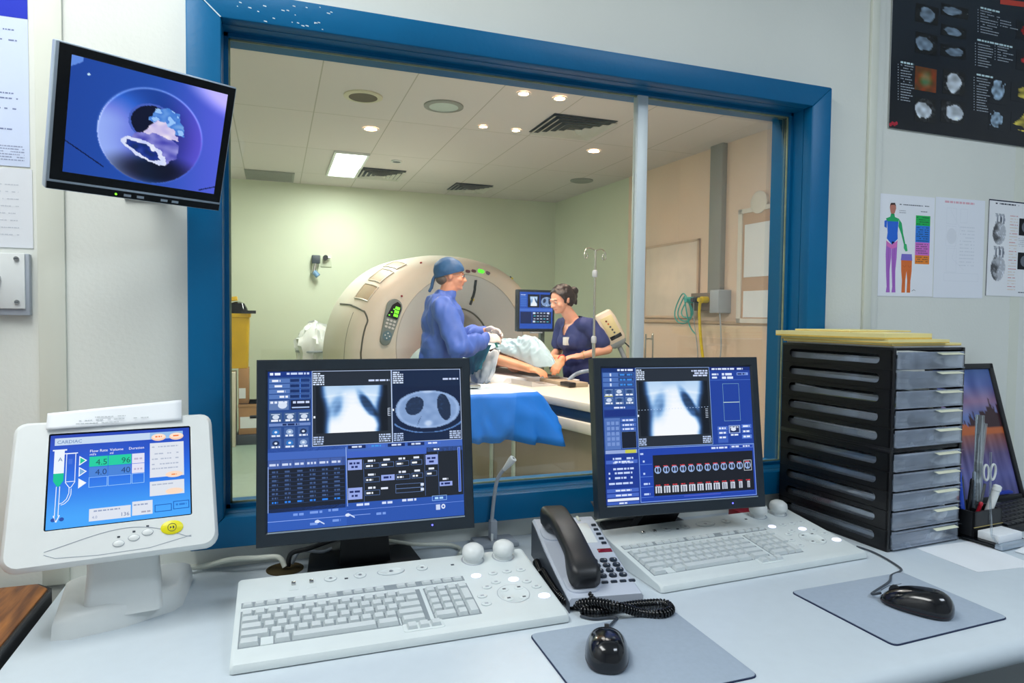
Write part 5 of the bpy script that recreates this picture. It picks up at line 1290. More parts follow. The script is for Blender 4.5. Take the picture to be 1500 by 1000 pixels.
def hearts(a):
    R = random.Random(9); a.rect(0, 0, 1, 1, (240, 242, 246)); a.k = 2
    a.rect(0, 0, 1, .012, (20, 30, 60)); a.rect(0, 0, .012, 1, (20, 24, 36)); a.words(.14, .03, .5, .014, (60, 66, 80), rnd=R)
    def heart(cx, cy, rx, ry, s):
        def fn(u, v):
            n = mnoise.noise((u*6, v*6, s)); q = blobf(u, v, .5, .6, .34, .36, .5, .1)
            if q > .5: t = .35+.45*sm(.2, .6, u+.3*n)-.25*sm(.75, 1, math.hypot(u-.5, v-.6)*2); t += .2*(abs(math.sin(u*14+v*9+4*n)) < .25); return [235*t, 240*t, 250*t]
            for x in (.32, .5, .66):
                if abs(u-x-.05*math.sin(v*9)) < .06 and v < .38: return [120+60*n, 126+60*n, 140+60*n] if abs(u-x) > .02 else [220, 224, 230]
            return [240, 242, 246]
        a.image(cx-rx, cy-ry, cx+rx, cy+ry, 30, 34, fn, 3)
    heart(.24, .31, .20, .17, 2); heart(.24, .67, .22, .19, 7)
    for y in (.17, .53):
        a.rect(.66, y, .98, y+.18, (16, 18, 24), 3); a.ell(.82, y+.09, .1, .06, (110, 116, 126), 4)
    for k in range(26): a.words(.46, .15+.031*k, .17, .006, (226, 200, 170) if k % 3 else (210, 90, 90), 3, rnd=R)
    for k in range(5): a.words(.66, .38+.02*k, .3, .006, (190, 196, 206), 3, rnd=R)
    a.words(.7, .95, .2, .01, (90, 96, 110), rnd=R)
sheet_art('heart_sheet', 'white sheet with two grey hearts at the right end of the row of sheets', 'wall chart', 2.080, 1.352, .212, .298, -.0016, hearts, m_print, tilt=.2)

def notice(a):
    R = random.Random(12)
    a.image(0, 0, 1, 1, 2, 4, lambda u, v: (208, 220, 244)); a.k = 2; a.rect(0, 0, 1, .13, (24, 48, 190))
    for y, x0, w in ((.20, .60, .3), (.26, .5, .42), (.57, .55, .38), (.60, .5, .42), (.66, .62, .3), (.78, .64, .25)): a.words(x0, y, w, .008, (120, 132, 170), rnd=R)
    for k in range(6): a.words(.5, .88+.016*k, .46, .006, (150, 160, 190), rnd=R)
sheet_art('notice_sheet', 'pale notice with a solid blue heading at the upper left of the wall', 'notice', -.63, 1.532, .21, .305, -.0012, notice, m_print)
def plain(a):
    R = random.Random(13); a.rect(0, 0, 1, 1, (228, 232, 238)); a.k = 2
    for k in range(8): a.words(.5, .2+.09*k, .4, .012, (200, 206, 216), rnd=R)
sheet_art('paper_sheet', 'plain white sheet between the blue headed notice and the key switch plate', 'notice', -.628, 1.385, .211, .143, -.0012, plain, m_print)

# key switch plate
kp = thing('switch_plate', 'white key switch plate with a key in it at the left edge of the wall', 'switch', (-.538, 0, 1.262))
g = G(); g.box((0, -.014, 0), (.118, 0, .112), m_gray, .002); g.box((0, -.018, .012), (.112, -.013, .112), m_white, .0015); g.build('plate', kp)
for x in (.012, .052, .060, .100):
    for z in (.024, .102):
        g = G(); g.cyl((x, -.0205, z), (x, -.017, z), .0042, m_steel, n=12); g.box((x-.003, -.0208, z-.0006), (x+.003, -.0204, z+.0006), m_dgray); g.build('screw', kp)
g = G(); g.cyl((.068, -.026, .066), (.068, -.017, .066), .0085, m_steel, n=18); g.build('lock_barrel', kp)
g = G(); g.box((.0672, -.048, .0635), (.0688, -.026, .0685), m_steel, .0003); g.tube([(.068+.007*math.cos(a), -.05, .066+.006*math.sin(a)) for a in [2*PI*i/16 for i in range(16)]], .0016, m_black, 6, closed=True); g.build('key', kp)
g = G(); g.tube([(.063, -.05, .062), (.058, -.049, .05), (.056, -.048, .04)], .0012, m_steel, 6); g.box((.050, -.0495, .012), (.060, -.0465, .042), mat('brown_leather', (110, 84, 64), .7), .001); g.build('key_fob', kp)
# ================================================================== scan room
TO, TR_ = V((1.463, 2.519, 0)), math.radians(12.5)
TT = Matrix.Translation(TO) @ Matrix.Rotation(TR_, 4, 'Z'); TI = TT.inverted()
def on_plane(M4, u, v, y):             # pixel -> plane local y of frame M4, local coords
    I = M4.inverted(); o = I @ CAM; d = I.to_3x3() @ ray(u, v); return o+d*((y-o.y)/d.y)
def in_table(u, v, z): return TI @ atZ(u, v, z)

# ------------------------------------------------------------------ gantry
GO = V((1.585, 4.392, 0)); GT = Matrix.Translation(GO) @ Matrix.Rotation(TR_, 4, 'Z')
gan = thing('ct_gantry', 'big cream ct scanner ring standing behind the person in blue', 'ct scanner', GO, TR_)
BZ, NR = .99, 96
def outline(th, s=1.0, cz=.86, hw=1.04, ht=.975):
    c, s_ = math.cos(th), math.sin(th)
    if s_ >= 0: x, z = hw*math.copysign(abs(c)**.86, c), cz+ht*abs(s_)**.92
    else: x, z = hw*.97*math.copysign(abs(c)**.30, c) if abs(c) > 1e-9 else 0, cz-(cz-.03)*abs(s_)**.42
    if s_ < 0: x = math.copysign(min(abs(x), hw), x)*(1-.03*min(1, -s_*2))
    return V((x*s, 0, cz+(z-cz)*(s if s_ >= 0 else 1-(1-s)*.35)))
def circ(th, r): return V((.05+r*math.cos(th), 0, BZ+r*math.sin(th)))
RG = [(.315, .80, None), (.315, .24, None), (.35, .17, None), (.66, .015, None), ('mix', .0, .45), (.93, .05, 1), (.975, .14, 1), (1.0, .28, 1), (1.0, .72, 1), (.9, .90, 1)]
def gring(k, th):
    a, y, f = RG[k]
    if a == 'mix': p = circ(th, .66).lerp(outline(th, .90), .55)
    elif f is None: p = circ(th, a)
    else: p = outline(th, a)
    p.y = y; return p
def gsurf(k, th, off=0):               # k: fractional ring index
    i = min(int(k), len(RG)-2); p = gring(i, th).lerp(gring(i+1, th), k-i)
    if off:
        e = 1e-3; a = gsurf(k, th+e)-gsurf(k, th-e); b = gsurf(min(k+e*10, 8.9), th)-gsurf(max(k-e*10, 0), th); n = a.cross(b).normalized()
        c = V((0, .45, .8)) if k > 3.05 else V((0, 5, BZ))
        if n.dot(p-c) < 0: n = -n
        p = p+n*off
    return p
ths = [2*PI*i/NR for i in range(NR)]
g = G(); g.loft([[gring(k, t) for t in ths] for k in range(3, 10)], m_s_gantry, caps=False)
g.loft([[gring(9, t) for t in ths], [gring(0, t)+V((0, .1, 0)) for t in ths]], m_s_gantry, caps=False); g.build('shell', gan, 50, fix=True)
g = G(); g.loft([[gring(k, t) for t in ths] for k in range(0, 4)], m_s_gantry2, caps=False); g.loft([[gring(0, t) for t in ths], [gring(0, t)+V((0, .1, 0)) for t in ths]], m_s_gantry2, caps=False); g.build('bore_cone', gan, 50, fix=True)
g = G(); g.tube([circ(t, .353)+V((0, .165, 0)) for t in ths], .008, m_s_seam, 6, closed=True); g.build('bore_rim', gan, 60)
g = G(); g.tube([gsurf(3.0, t, .0) for t in ths], .004, mat('seam_light', (176, 172, 166), .5), 5, closed=True); g.build('face_seam', gan, 60)
# left side cover with its seam, and shoulder vents
d2 = math.radians
side = [gsurf(4.72, d2(a), .001) for a in range(206, 156, -4)]+[gsurf(4.78+.24*i, d2(153.5-.25*i), .001) for i in range(1, 13)]
g = G(); g.tube(smooth_path(side, 3), .007, m_s_seam, 6); g.tube([gsurf(6.2, d2(a), .0005) for a in range(200, 154, -3)], .0022, m_s_seam, 5)
g.build('side_cover_seam', gan, 60)
m_vent = mat('shoulder_vent', (170, 152, 128), .5)
for a0, a1, k0, k1 in ((137, 147, 5.25, 6.9), (124, 134, 5.5, 7.0), (115, 121, 5.7, 7.2)):
    g = G(); g.grid(lambda u, v: gsurf(k0+(k1-k0)*v, d2(a0+(a1-a0)*u), .004), 6, 6, m_vent)
    rim = [gsurf(k0, d2(a0+(a1-a0)*i/6), .005) for i in range(7)]+[gsurf(k0+(k1-k0)*i/6, d2(a1), .005) for i in range(1, 7)]+[gsurf(k1, d2(a1+(a0-a1)*i/6), .005) for i in range(1, 7)]+[gsurf(k1+(k0-k1)*i/6, d2(a0), .005) for i in range(1, 6)]
    g.tube(rim, .006, m_s_gantry, 5, closed=True); g.build('shoulder_vent', gan, 60)
# control panel on the front left
def face_frame(u, v, kk=None):
    """point on the gantry front under a pixel (ray march) and a tangent frame"""
    o = GT.inverted() @ CAM; d = (GT.inverted().to_3x3() @ ray(u, v)).normalized()
    best = None
    for k in [2+.05*i for i in range(86)]:
        for t in range(0, 360, 1):
            p = gsurf(k, d2(t)); w_ = p-o; q = w_.dot(d); e = (w_-d*q).length
            if q < 6.9 and (best is None or e < best[0]): best = (e, p, k, d2(t))
    return best
_, cp_, ck_, cth = face_frame(570, 472)
nrm = (gsurf(ck_, cth, .01)-gsurf(ck_, cth)).normalized()
X_ = V((0, 0, 1)).cross(-nrm).normalized() if False else nrm.cross(V((0, 0, 1))).normalized()*-1
X_ = V((1, 0, 0))-nrm*nrm.x; X_.normalize(); Z_ = X_.cross(-nrm).normalized(); Z_ = -Z_ if Z_.z < 0 else Z_
CPM = Matrix((X_, -nrm, Z_)).transposed().to_4x4(); CPM.translation = cp_+nrm*.012
CPM = CPM @ Matrix.Rotation(d2(16), 4, 'Y')
m_cp = mat('panel_grey_green', (120, 130, 128), .4); m_lime = mat('green_display', (120, 255, 40), .4, emit=1.3)
g = G(); pl_ = [(-.045, -.20), (.045, -.20), (.062, .06), (.075, .16), (.045, .20), (-.045, .20), (-.075, .16), (-.062, .06)]
pl_ = [(.05*math.sin(a), -.15-.05*math.cos(a)) for a in [-PI/2+PI*i/8 for i in range(9)]]+[(.075*math.cos(a), .135+.075*math.sin(a)) for a in [PI*i/10 for i in range(11)]]
g.prism(pl_, -.012, .012, m_cp, CPM @ XZ, bev=.006)
g.build('control_panel', gan)
g = G(); g.prism([(-.055, .04), (.05, .04), (.062, .13), (.045, .175), (.01, .19), (-.03, .15)], .012, .016, m_gblack, CPM @ XZ); cpd = g.build('panel_display', gan)
g = G(); 
for k in range(3): 
    for i in range(3): g.box((.004+.015*i, -.018, .06+.032*k), (.004+.015*i+.011, -.0165, .06+.032*k+.024), m_lime, T=CPM)
for k in range(3): g.box((-.04+.014*k, -.018, .055+.03*k), (-.028+.014*k, -.0165, .063+.03*k), m_lime, T=CPM)
g.build('display_digits', cpd, 0)
g = G()
for j in range(3):
    for i in range(3): g.prism(rrect(.024, .018, .006, 3, -.034+.033*i, .018-.03*j), .012, .017, m_s_gantry2, CPM @ XZ)
g.build('panel_buttons', gan)
g = G(); g.prism([(.042*math.cos(2*PI*i/24), -.115+.042*math.sin(2*PI*i/24)) for i in range(24)], .012, .016, mat('panel_blue_grey', (86, 116, 130), .4), CPM @ XZ)
for dx_, dz in ((0, .022), (0, -.022), (.022, 0), (-.022, 0)): g.prism([(dx_+.007*math.cos(2*PI*i/4), -.115+dz+.007*math.sin(2*PI*i/4)) for i in range(4)], .016, .018, m_white, CPM @ XZ)
g.build('jog_pad', gan)
def front_pt(u, v, off=.006):
    e, p, k, th = face_frame(u, v); return gsurf(k, th, off), (gsurf(k, th, .01)-gsurf(k, th)).normalized()
m_gled = mat('green_lamp', (90, 230, 50), .4, emit=1.0); m_plum = mat('plum_lamp', (110, 62, 70), .4); m_ylab = mat('yellow_label', (226, 206, 40), .6)
def lamp(name, u, v, w, h, m, roll=0):
    p, n = front_pt(u, v); x = V((1, 0, 0))-n*n.x; x.normalize(); z = x.cross(n)*-1; z = z if z.z > 0 else -z
    T = Matrix((x, -n, z)).transposed().to_4x4(); T.translation = p; T = T @ Matrix.Rotation(roll, 4, 'Y')
    g = G(); g.prism(rrect(w, h, min(w, h)*.45, 4), -.012, .005, m, T @ XZ); return g.build(name, gan, 50)
lamp('indicator_lamp', 684, 397, .045, .026, m_plum, d2(5)); lamp('indicator_lamp', 694, 397, .045, .026, m_plum, d2(8)); o = lamp('indicator_lamp', 704.5, 397.5, .065, .032, m_gled, d2(10)); o['label'] = 'lit green lamp'; lamp('indicator_lamp', 715, 400, .045, .028, mat('grey_lamp', (120, 96, 120), .4), d2(16))
lamp('warning_label', 691, 439, .035, .022, m_ylab); lamp('warning_label', 753, 405, .03, .026, m_ylab); lamp('warning_label', 749, 405, .02, .02, m_dgray)
lamp('position_mark', 588, 434, .016, .016, mat('red_mark', (150, 30, 44), .5)); lamp('position_mark', 616, 386, .02, .008, mat('red_mark', (150, 30, 44), .5))
sl = [front_pt(697-.0*i-8*(i/8)**1.6, 411+34*i/8, .004)[0] for i in range(9)]
g = G(); g.tube(sl, .013, m_gblack, 8); g.build('laser_slot', gan, 60)

# ------------------------------------------------------------------ patient table
tab = thing('patient_table', 'cream patient table with dark blue side rail running into the scanner', 'patient table', TO, TR_)
m_tcream = mat('table_cream', (226, 216, 200), .4, var=.02); m_tnavy = mat('table_navy', (34, 58, 84), .35); m_tbase = mat('table_base', (156, 142, 124), .38, var=.08, scale=2.5)
def tb(x0, y0, z0, x1, y1, z1, m, bev, name):
    return G().box((x0, y0, z0), (x1, y1, z1), m, bev).build(name, tab)
tb(0, -1.0, .748, .66, 1.25, .80, m_tcream, .012, 'table_top'); tb(.008, -.99, .69, .652, 1.22, .748, m_tnavy, .004, 'side_rail')
tb(-.012, -.98, .625, .672, 1.2, .69, m_tcream, .01, 'lower_ledge'); tb(.03, -.85, 0, .63, 1.15, .625, m_tbase, .02, 'base_cover')
g = G()
g.loft([[(.18+.40*i/8, y, .805+.03*((i-4)/4)**2) for i in range(9)]+[(.18+.40*i/8, y, .79) for i in range(8, -1, -1)] for y in (.10, 2.35)], m_s_gantry2); g.build('cradle', tab)
pp = [in_table(*q) for q in ((831, 563, .80), (834, 556, .83), (842, 549, .86), (853, 544.5, .885), (866, 543, .89))]
g = G(); g.tube(smooth_path(pp+[pp[-1]+V((.1, -.02, .0)), pp[-1]+V((.16, -.03, -.05)), pp[-1]+V((.18, -.03, -.09))], 5), .014, mat('handle_blue_grey', (140, 156, 176), .3), 10); g.build('handle', tab, 60)
# armboard lying across the table
q = [in_table(*s) for s in ((776, 556, .803), (832, 567, .803))]
ab = thing('arm_board', 'flat beige arm board with a black end clip lying on the patient table', 'arm board', TT @ V((q[0].x, q[0].y, .80)), TR_+math.atan2(q[1].y-q[0].y, q[1].x-q[0].x))
L_ = (q[1]-q[0]).length
g = G(); g.box((0, 0, 0), (L_, .16, .03), mat('armboard_beige', (176, 160, 138), .5), .004); g.build('board', ab)
g = G(); g.box((L_*.82, -.004, .006), (L_*1.04, .05, .034), m_black, .004); g.build('clip', ab)
# mattress pad
tag(G().loft([[(x, y, z) for x, z in ((.10, .801), (.14, .84), (.36, .835), (.60, .84), (.64, .801))] for y in (.36, 1.2)], mat('pad_grey', (222, 225, 230), .7), TT).build('table_pad', None, 30, fix=True), 'grey foam pad under the patient on the table', 'pad')

# ------------------------------------------------------------------ instrument trolley under its blue cover
tr0 = atZ(735, 570, .86)
tro = thing('instrument_trolley', 'instrument trolley draped with a bright blue sterile cover before the patient table', 'trolley', (tr0.x-.16, tr0.y+.02, 0), d2(4))
m_drb = mat('drape_blue', (10, 112, 214), .55, var=.08, scale=6); m_drw = mat('drape_pale', (206, 222, 234), .6, var=.05, scale=9)
tw, td, tz = .62, .42, .865
g = G()
for x in (-tw/2+.05, tw/2-.13):
    for y in (-td/2+.05, td/2-.05): g.cyl((x, y, .05), (x, y, tz-.02), .014, m_steel, n=12)
g.build('legs', tro)
for x in (-tw/2+.05, tw/2-.13):
    for y in (-td/2+.05, td/2-.05):
        g = G(); g.cyl((x-.015, y, .03), (x+.015, y, .03), .03, m_black, n=16); g.build('caster', tro)
g = G(); g.box((-tw/2+.03, -td/2+.03, tz-.03), (tw/2-.03, td/2-.03, tz-.008), m_steel, .005); g.box((-tw/2+.05, -td/2+.05, .25), (tw/2-.13, td/2-.05, .26), m_steel); g.build('frame', tro)
def cloth_over(w, d, z, drop, n=72, seed=1, amp=.02):
    """cover: flat top, sides hanging in folds; returns ring lofts"""
    pr = rrect(w, d, .05, 8); per = []
    for a_, b_ in zip(pr, pr[1:]+pr[:1]):
        n_ = max(1, int(math.hypot(b_[0]-a_[0], b_[1]-a_[1])/.012))
        per += [(a_[0]+(b_[0]-a_[0])*q_/n_, a_[1]+(b_[1]-a_[1])*q_/n_) for q_ in range(n_)]
    rings = []
    for k, (s, dz) in enumerate(((.2, .004), (.6, .006), (.93, .003), (1.0, -.006), (1.02, -.04), (1.025, -.08), (1.03, -.12), (1.04, -.17), (1.05, -.22), (1.05, -.27), (1.045, -.32))):
        ring = []
        for i, (x, y) in enumerate(per):
            f = mnoise.noise((x*7+seed, y*7, seed+k*.12))*1.0+.6*(1-2.5*abs(mnoise.noise((x*13, y*13, seed+3+k*.3))))
            hang = max(0, k-3)/7; o = 1+ hang*amp*f*4
            dl = 1+.07*f*hang
            zz_ = z+dz*(drop/.32 if dz < 0 else 1)*dl+(.006*mnoise.noise((x*12, y*12, seed)) if k < 4 else 0)
            ring.append((x*s*o, y*s*o, zz_))
        rings.append(ring)
    return rings
rg = cloth_over(tw, td, tz, .26, seed=2.3, amp=.045)
# the corner towards the table droops in a big fold
for k, r in enumerate(rg):
    for i, p in enumerate(r):
        cx_ = sm(.02, .3, p[0])*(1-sm(.0, .25, p[1]))
        if k >= 4:
            w_ = .012*(1-3*abs(mnoise.noise((p[0]*9+k*.5, p[1]*9, k*.55))))*(k-3)/7
            r[i] = (p[0]+.085*cx_*math.sin((k-3)/7*2.2)+w_, p[1]-.03*cx_*(k-3)/7-w_, p[2]-.012*cx_*(k-3)/7)
cov = G(); cov.loft(rg[:5], m_drw, caps=False); cov.add(rg[0], [tuple(range(len(rg[0])))], m_drw); 
cov.build('cover_top', tro, 60, solid=.002)
g = G(); g.loft([[(p[0]*1.004, p[1]*1.004, p[2]) for p in r] for r in rg[3:]], m_drb, caps=False); o = g.build('cover_skirt', tro, 60, solid=.002); o['label'] = 'bright blue hanging skirt'
iv = Matrix.Rotation(-d2(4), 4, 'Z')
g = G(); g.box((-.18, -.08, tz+.012), (.02, .1, tz+.03), m_steel, .006); tag(g.build('kidney_tray', None), 'steel tray on the draped instrument trolley', 'tray'); bpy.data.objects['kidney_tray'].location = tro.location

# ------------------------------------------------------------------ iv pole, injector head, monitor
ivt = atD(872, 366, 4.64)
ivp = thing('iv_pole', 'thin steel drip pole with two curled hooks clamped before the person in navy', 'iv pole', (ivt.x, ivt.y, .66), d2(20))
ivz = ivt.z-.66
g = G(); g.cyl((0, 0, -.02), (0, 0, .46), .0125, m_steel, n=14); g.build('lower_tube', ivp)
g = G(); g.cyl((0, 0, .46), (0, 0, ivz), .0085, m_steel, n=12); g.build('upper_tube', ivp)
g = G(); g.box((-.05, -.02, .04), (.018, .02, .08), m_gray, .003); g.build('clamp', ivp)
for z_ in (.46, ivz-.16): G().lathe([(.017, z_-.03), (.019, z_-.02), (.019, z_+.01), (.012, z_+.02)], m_gray, 14).build('collar', ivp)
for s_ in (-1, 1):
    g = G(); g.tube(smooth_path([(0, 0, ivz-.005), (.06*s_, 0, ivz+.01), (.095*s_, 0, ivz-.005), (.11*s_, 0, ivz-.045), (.09*s_, 0, ivz-.065), (.075*s_, 0, ivz-.045), (.085*s_, .0, ivz-.025)], 6), .0042, m_steel, 8); g.build('hook', ivp, 60)
ihc = atD(893, 480, 5.3)
ih = thing('contrast_injector', 'cream contrast injector tilted on a stand behind the drip pole', 'injector', (ihc.x, ihc.y, 0), d2(-24))
IH = Matrix.Translation((0, 0, ihc.z)) @ Matrix.Rotation(d2(-28), 4, 'Y') @ Matrix.Scale(1.12, 4)
m_ih = mat('injector_cream', (232, 218, 200), .4)
g = G(); g.loft([[(x, y, z) for x, y in rrect(w, d_, .02, 4)] for z, w, d_ in ((-.11, .13, .13), (-.09, .145, .15), (.07, .14, .145), (.115, .12, .12), (.125, .09, .09))], m_ih, IH); g.build('housing', ih)
g = G(); g.box((-.04, -.0775, -.06), (.05, -.073, .085), mat('panel_pale_yellow', (236, 222, 170), .5), .002, T=IH); g.build('front_panel', ih)
g = G(); g.box((-.035, -.079, -.085), (.05, -.073, -.058), m_gblack, .002, T=IH); g.build('display', ih)
m_or = mat('orange_mark', (216, 116, 50), .5)
g = G()
for k in range(5): g.cyl((-.005+.004*k, -.079, .055-.024*k), (-.005+.004*k, -.076, .055-.024*k), .007, (m_red, m_or, m_dgray, m_dgray, m_dgray)[k], n=10, T=IH)
g.build('front_buttons', ih)
g = G(); g.loft([[(x, y, z) for x, y in rrect(w, w, .02, 4)] for z, w in ((-.15, .07), (-.13, .12), (-.10, .135))], m_gray, IH); g.build('grey_end', ih)
g = G(); g.cyl((-.055, -.02, -.06), (-.13, -.02, -.05), .012, m_black, n=12, T=IH); g.cyl((-.12, -.02, -.075), (-.13, -.02, -.03), .018, m_black, n=12, T=IH); g.build('syringe_knob', ih)
e0 = IH @ V((0, 0, -.14)); 
g = G(); g.tube(smooth_path([e0, e0+V((.03, 0, -.06)), (.13, 0, e0.z-.14), (.14, 0, e0.z-.3), (.1, 0, .5), (.1, 0, .08)], 6), .02, m_gray, 10); g.build('stand_arm', ih, 60)
g = G(); g.tube(smooth_path([e0+V((-.02, 0, 0)), e0+V((-.07, 0, -.04)), e0+V((-.1, -.0, -.01)), e0+V((-.12, 0, .03))], 6), .004, m_dgray, 6); g.tube(smooth_path([e0+V((.04, .03, .03)), e0+V((.10, .03, -.03)), e0+V((.12, 0, -.12))], 6), .006, m_dgray, 6); g.build('loose_tubes', ih, 60)
for i in range(4):
    a = PI/4+PI/2*i; g = G(); g.tube([(.1, 0, .08), (.1+.27*math.cos(a), .27*math.sin(a), .05)], .016, m_gray, 8); g.ell((.1+.27*math.cos(a), .27*math.sin(a), .03), .03, m_black); g.build('caster_arm', ih)
mc_ = atD(785.5, 455, 5.45)
cm = thing('scan_room_monitor', 'black monitor on an arm in the scan room facing the seated view, between the two staff', 'monitor', (mc_.x, mc_.y, 0), d2(6))
cm['label'] = 'black monitor with blue scan pictures in the scan room, between the two staff'
MW, MH = .345, .345
g = G(); g.box((-MW/2, 0, mc_.z-MH/2), (MW/2, .05, mc_.z+MH/2), m_bezel, .006); g.build('housing', cm)
def small_screen(W, H):
    a = Art(W, H); R = random.Random(3); a.rect(0, 0, 1, 1, (36, 84, 186)); a.k = 1; a.step = .0004
    a.rect(.24, .06, .60, .42, (14, 24, 44)); a.rect(.62, .06, 1, .42, (14, 24, 50)); a.k = 2; a.image(.28, .12, .56, .38, 20, 20, chest); a.image(.64, .1, .99, .42, 30, 26, ctslice)
    for k in range(7): a.rect(.02, .06+.05*k, .2, .09+.05*k, (70, 120, 210)); 
    a.words(.03, .07, .15, .02, (220, 230, 255), 3, rnd=R); a.rect(0, .45, 1, .52, (70, 116, 210)); a.rect(.02, .54, .36, .86, (20, 40, 90)); a.rect(.38, .54, .96, .86, (22, 34, 66))
    for y in (.56, .64, .72, .80):
        for x in (.42, .52, .62, .72, .82): a.words(x, y, .06, .022, (214, 226, 250) if R.random() > .4 else (60, 200, 220), 3, rnd=R, dens=1)
    a.rect(.40, .55, .47, .60, (220, 226, 250), 3); a.rect(.84, .55, .9, .6, (220, 226, 250), 3); a.rect(.40, .78, .47, .83, (220, 226, 250), 3)
    return a
small_screen(MW-.04, MH-.045).build('screen', m_lcd, cm, Matrix.Translation((-MW/2+.02, -.0005, mc_.z-MH/2+.025)))
g = G(); g.box((-.05, -.003, mc_.z-MH/2-.014), (.06, .02, mc_.z-MH/2-.002), m_gray, .003); g.build('grab_handle', cm)
g = G(); g.box((.05, .05, mc_.z-.05), (.12, .09, mc_.z+.05), m_gray, .005); g.box((.075, .06, .06), (.115, .10, mc_.z), mat('arm_grey_green', (104, 116, 104), .5), .004); g.box((-.05, -.05, .0), (.34, .3, .06), m_gray, .01); g.build('stand', cm)

# ------------------------------------------------------------------ left corner: bin, carton boxes, wrapped bundle
m_yb = mat('bin_yellow', (226, 178, 20), .35, var=.06); m_card = mat('cardboard', (178, 134, 92), .75, var=.08, scale=10); m_cardw = mat('pale_carton', (214, 206, 186), .7)
YB = 5.42
def bx(name, label, cat, px0, px1, y, d, z0, z1, m, lid=None, rz=0):
    a, b_ = atY(px0, 500, y), atY(px1, 500, y)
    t = thing(name, label, cat, ((a.x+b_.x)/2, y, z0), rz); w = b_.x-a.x
    g = G(); g.box((-w/2, 0, 0), (w/2, d, z1-z0), m, .003); g.build('body', t)
    if lid: lid(t, w, d, z1-z0)
    return t
def flaps(t, w, d, h):
    g = G(); g.box((-w/2-.004, -.004, h-.03), (w/2+.004, d+.004, h), m_card, .002); g.build('lid', t)
    g = G(); g.box((-w*.45, -.003, .06), (w*.3, 0, .17), m_paper); g.build('printed_label', t)
    g = G(); g.box((-w*.12, -.003, h-.14), (w*.2, 0, h-.11), m_dgray); g.build('hand_hole', t)
z_b = atY(360, 588, YB).z; z_t = atY(360, 540, YB).z
bx('cardboard_box', 'brown cardboard box on the floor below the yellow bin', 'box', 349, 392, YB, .4, .1, atY(360, 592, YB).z, m_card, flaps)
tag(G().box((atY(346, 600, YB).x, YB-.02, 0), (atY(394, 600, YB).x, YB+.42, .098), m_dgray, .01).build('pallet'), 'dark low plinth under the brown cardboard box', 'plinth')
bx('cardboard_box', 'narrow brown carton standing on the larger cardboard box', 'box', 349, 364, YB+.05, .25, atY(360, 592, YB).z+.002, z_t-.002, m_card, lambda t, w, d, h: [G().box((-w*.45, -.003, .05), (w*.2, 0, .15), m_paper).build('printed_label', t)])
bx('carton', 'tall pale carton against the window edge behind the boxes', 'box', 318, 344, YB-.1, .3, 0, z_t-.03, m_cardw)
zb0, zb1 = z_t, atY(357, 459, YB).z
cxb = (atY(330, 500, YB).x+atY(364, 500, YB).x)/2; wb = atY(366, 500, YB).x-atY(330, 500, YB).x
yb = thing('waste_bin', 'yellow clinical waste bin with open black lid on the cartons', 'bin', (cxb, YB+.17, zb0))
g = G(); h_ = zb1-zb0
g.loft([[(x, y, z) for x, y in rrect(wb*s, .26*s, .03, 4)] for z, s in ((0, .84), (.02, .88), (h_-.04, 1), (h_-.035, 1.1), (h_, 1.1), (h_-.002, .96), (.05, .84))], m_yb, caps=True); g.build('bucket', yb)
g = G(); g.loft([[(x*s, y*s, z) for x, y in rrect(wb*.95, .22, .06, 5)] for z, s in ((h_, .98), (h_+.05, .85), (h_+.10, .6), (h_+.115, .2))], m_gblack); g.box((wb*.2, -.16, h_+.0), (wb*.78, -.12, h_+.03), m_black, T=Matrix.Translation((0, 0, 0)) @ Matrix.Rotation(0, 4, 'Y')); g.build('black_lid', yb)
g = G(); g.box((-wb*.4, -.08, h_+.12), (wb*.42, .08, h_+.16), m_yb, .004, T=Matrix.Rotation(d2(-8), 4, 'Y')); g.build('raised_flap', yb)
bc = atY(460, 512, 5.3)
bun = thing('linen_bundle', 'crumpled white linen bundle beside the left flank of the scanner', 'linen', (bc.x, bc.y, 0))
g = G()
def crump(th, k): 
    z = (.0, .35, .70, .86, .92, .98, 1.03, 1.08, 1.12, 1.15, 1.17)[k]; r = (.17, .19, .17, .14, .16, .15, .13, .11, .08, .05, .01)[k]
    n = mnoise.noise((math.cos(th)*2.2, math.sin(th)*2.2, z*5)); n += .7*(1-3*abs(mnoise.noise((math.cos(th)*3, math.sin(th)*3, z*9+4)))); return (r*(1+.45*n)*math.cos(th)+.02*k/10, r*(1+.45*n)*math.sin(th), z+.05*n)
g.loft([[crump(2*PI*i/40, k) for i in range(60)] for k in range(11)], mat('linen_white', (232, 234, 232), .8, bump=.3, bscale=14)); g.build('cloth', bun, 50)
g = G(); g.tube([(.165*math.cos(a), .165*math.sin(a), .91) for a in [2*PI*i/24 for i in range(24)]], .012, m_gray, 6, closed=True); g.build('hoop', bun, 60)
wc = atY(467, 385, 6.2)
br_ = thing('wall_clamp', 'small steel clamp with gauge fixed on the far wall', 'wall fitting', (wc.x, 6.22, wc.z))
g = G(); g.box((.02, -.012, -.04), (.14, 0, .09), m_s_back, .004); g.build('back_plate', br_)
g = G(); g.box((-.075, -.09, -.01), (.01, -.012, .08), m_dgray, .006); g.cyl((.05, -.05, .06), (.12, -.05, .06), .012, m_steel, n=10); g.cyl((.07, -.07, .06), (.07, -.012, .06), .028, m_black, n=14); g.build('clamp', br_)
g = G(); g.cyl((-.04, -.06, -.01), (-.06, -.07, -.12), .026, m_steel, n=12); g.cyl((-.055, -.07, -.10), (-.01, -.08, -.15), .028, mat('gauge_blue', (110, 150, 190), .4), n=12); g.build('gauge', br_)

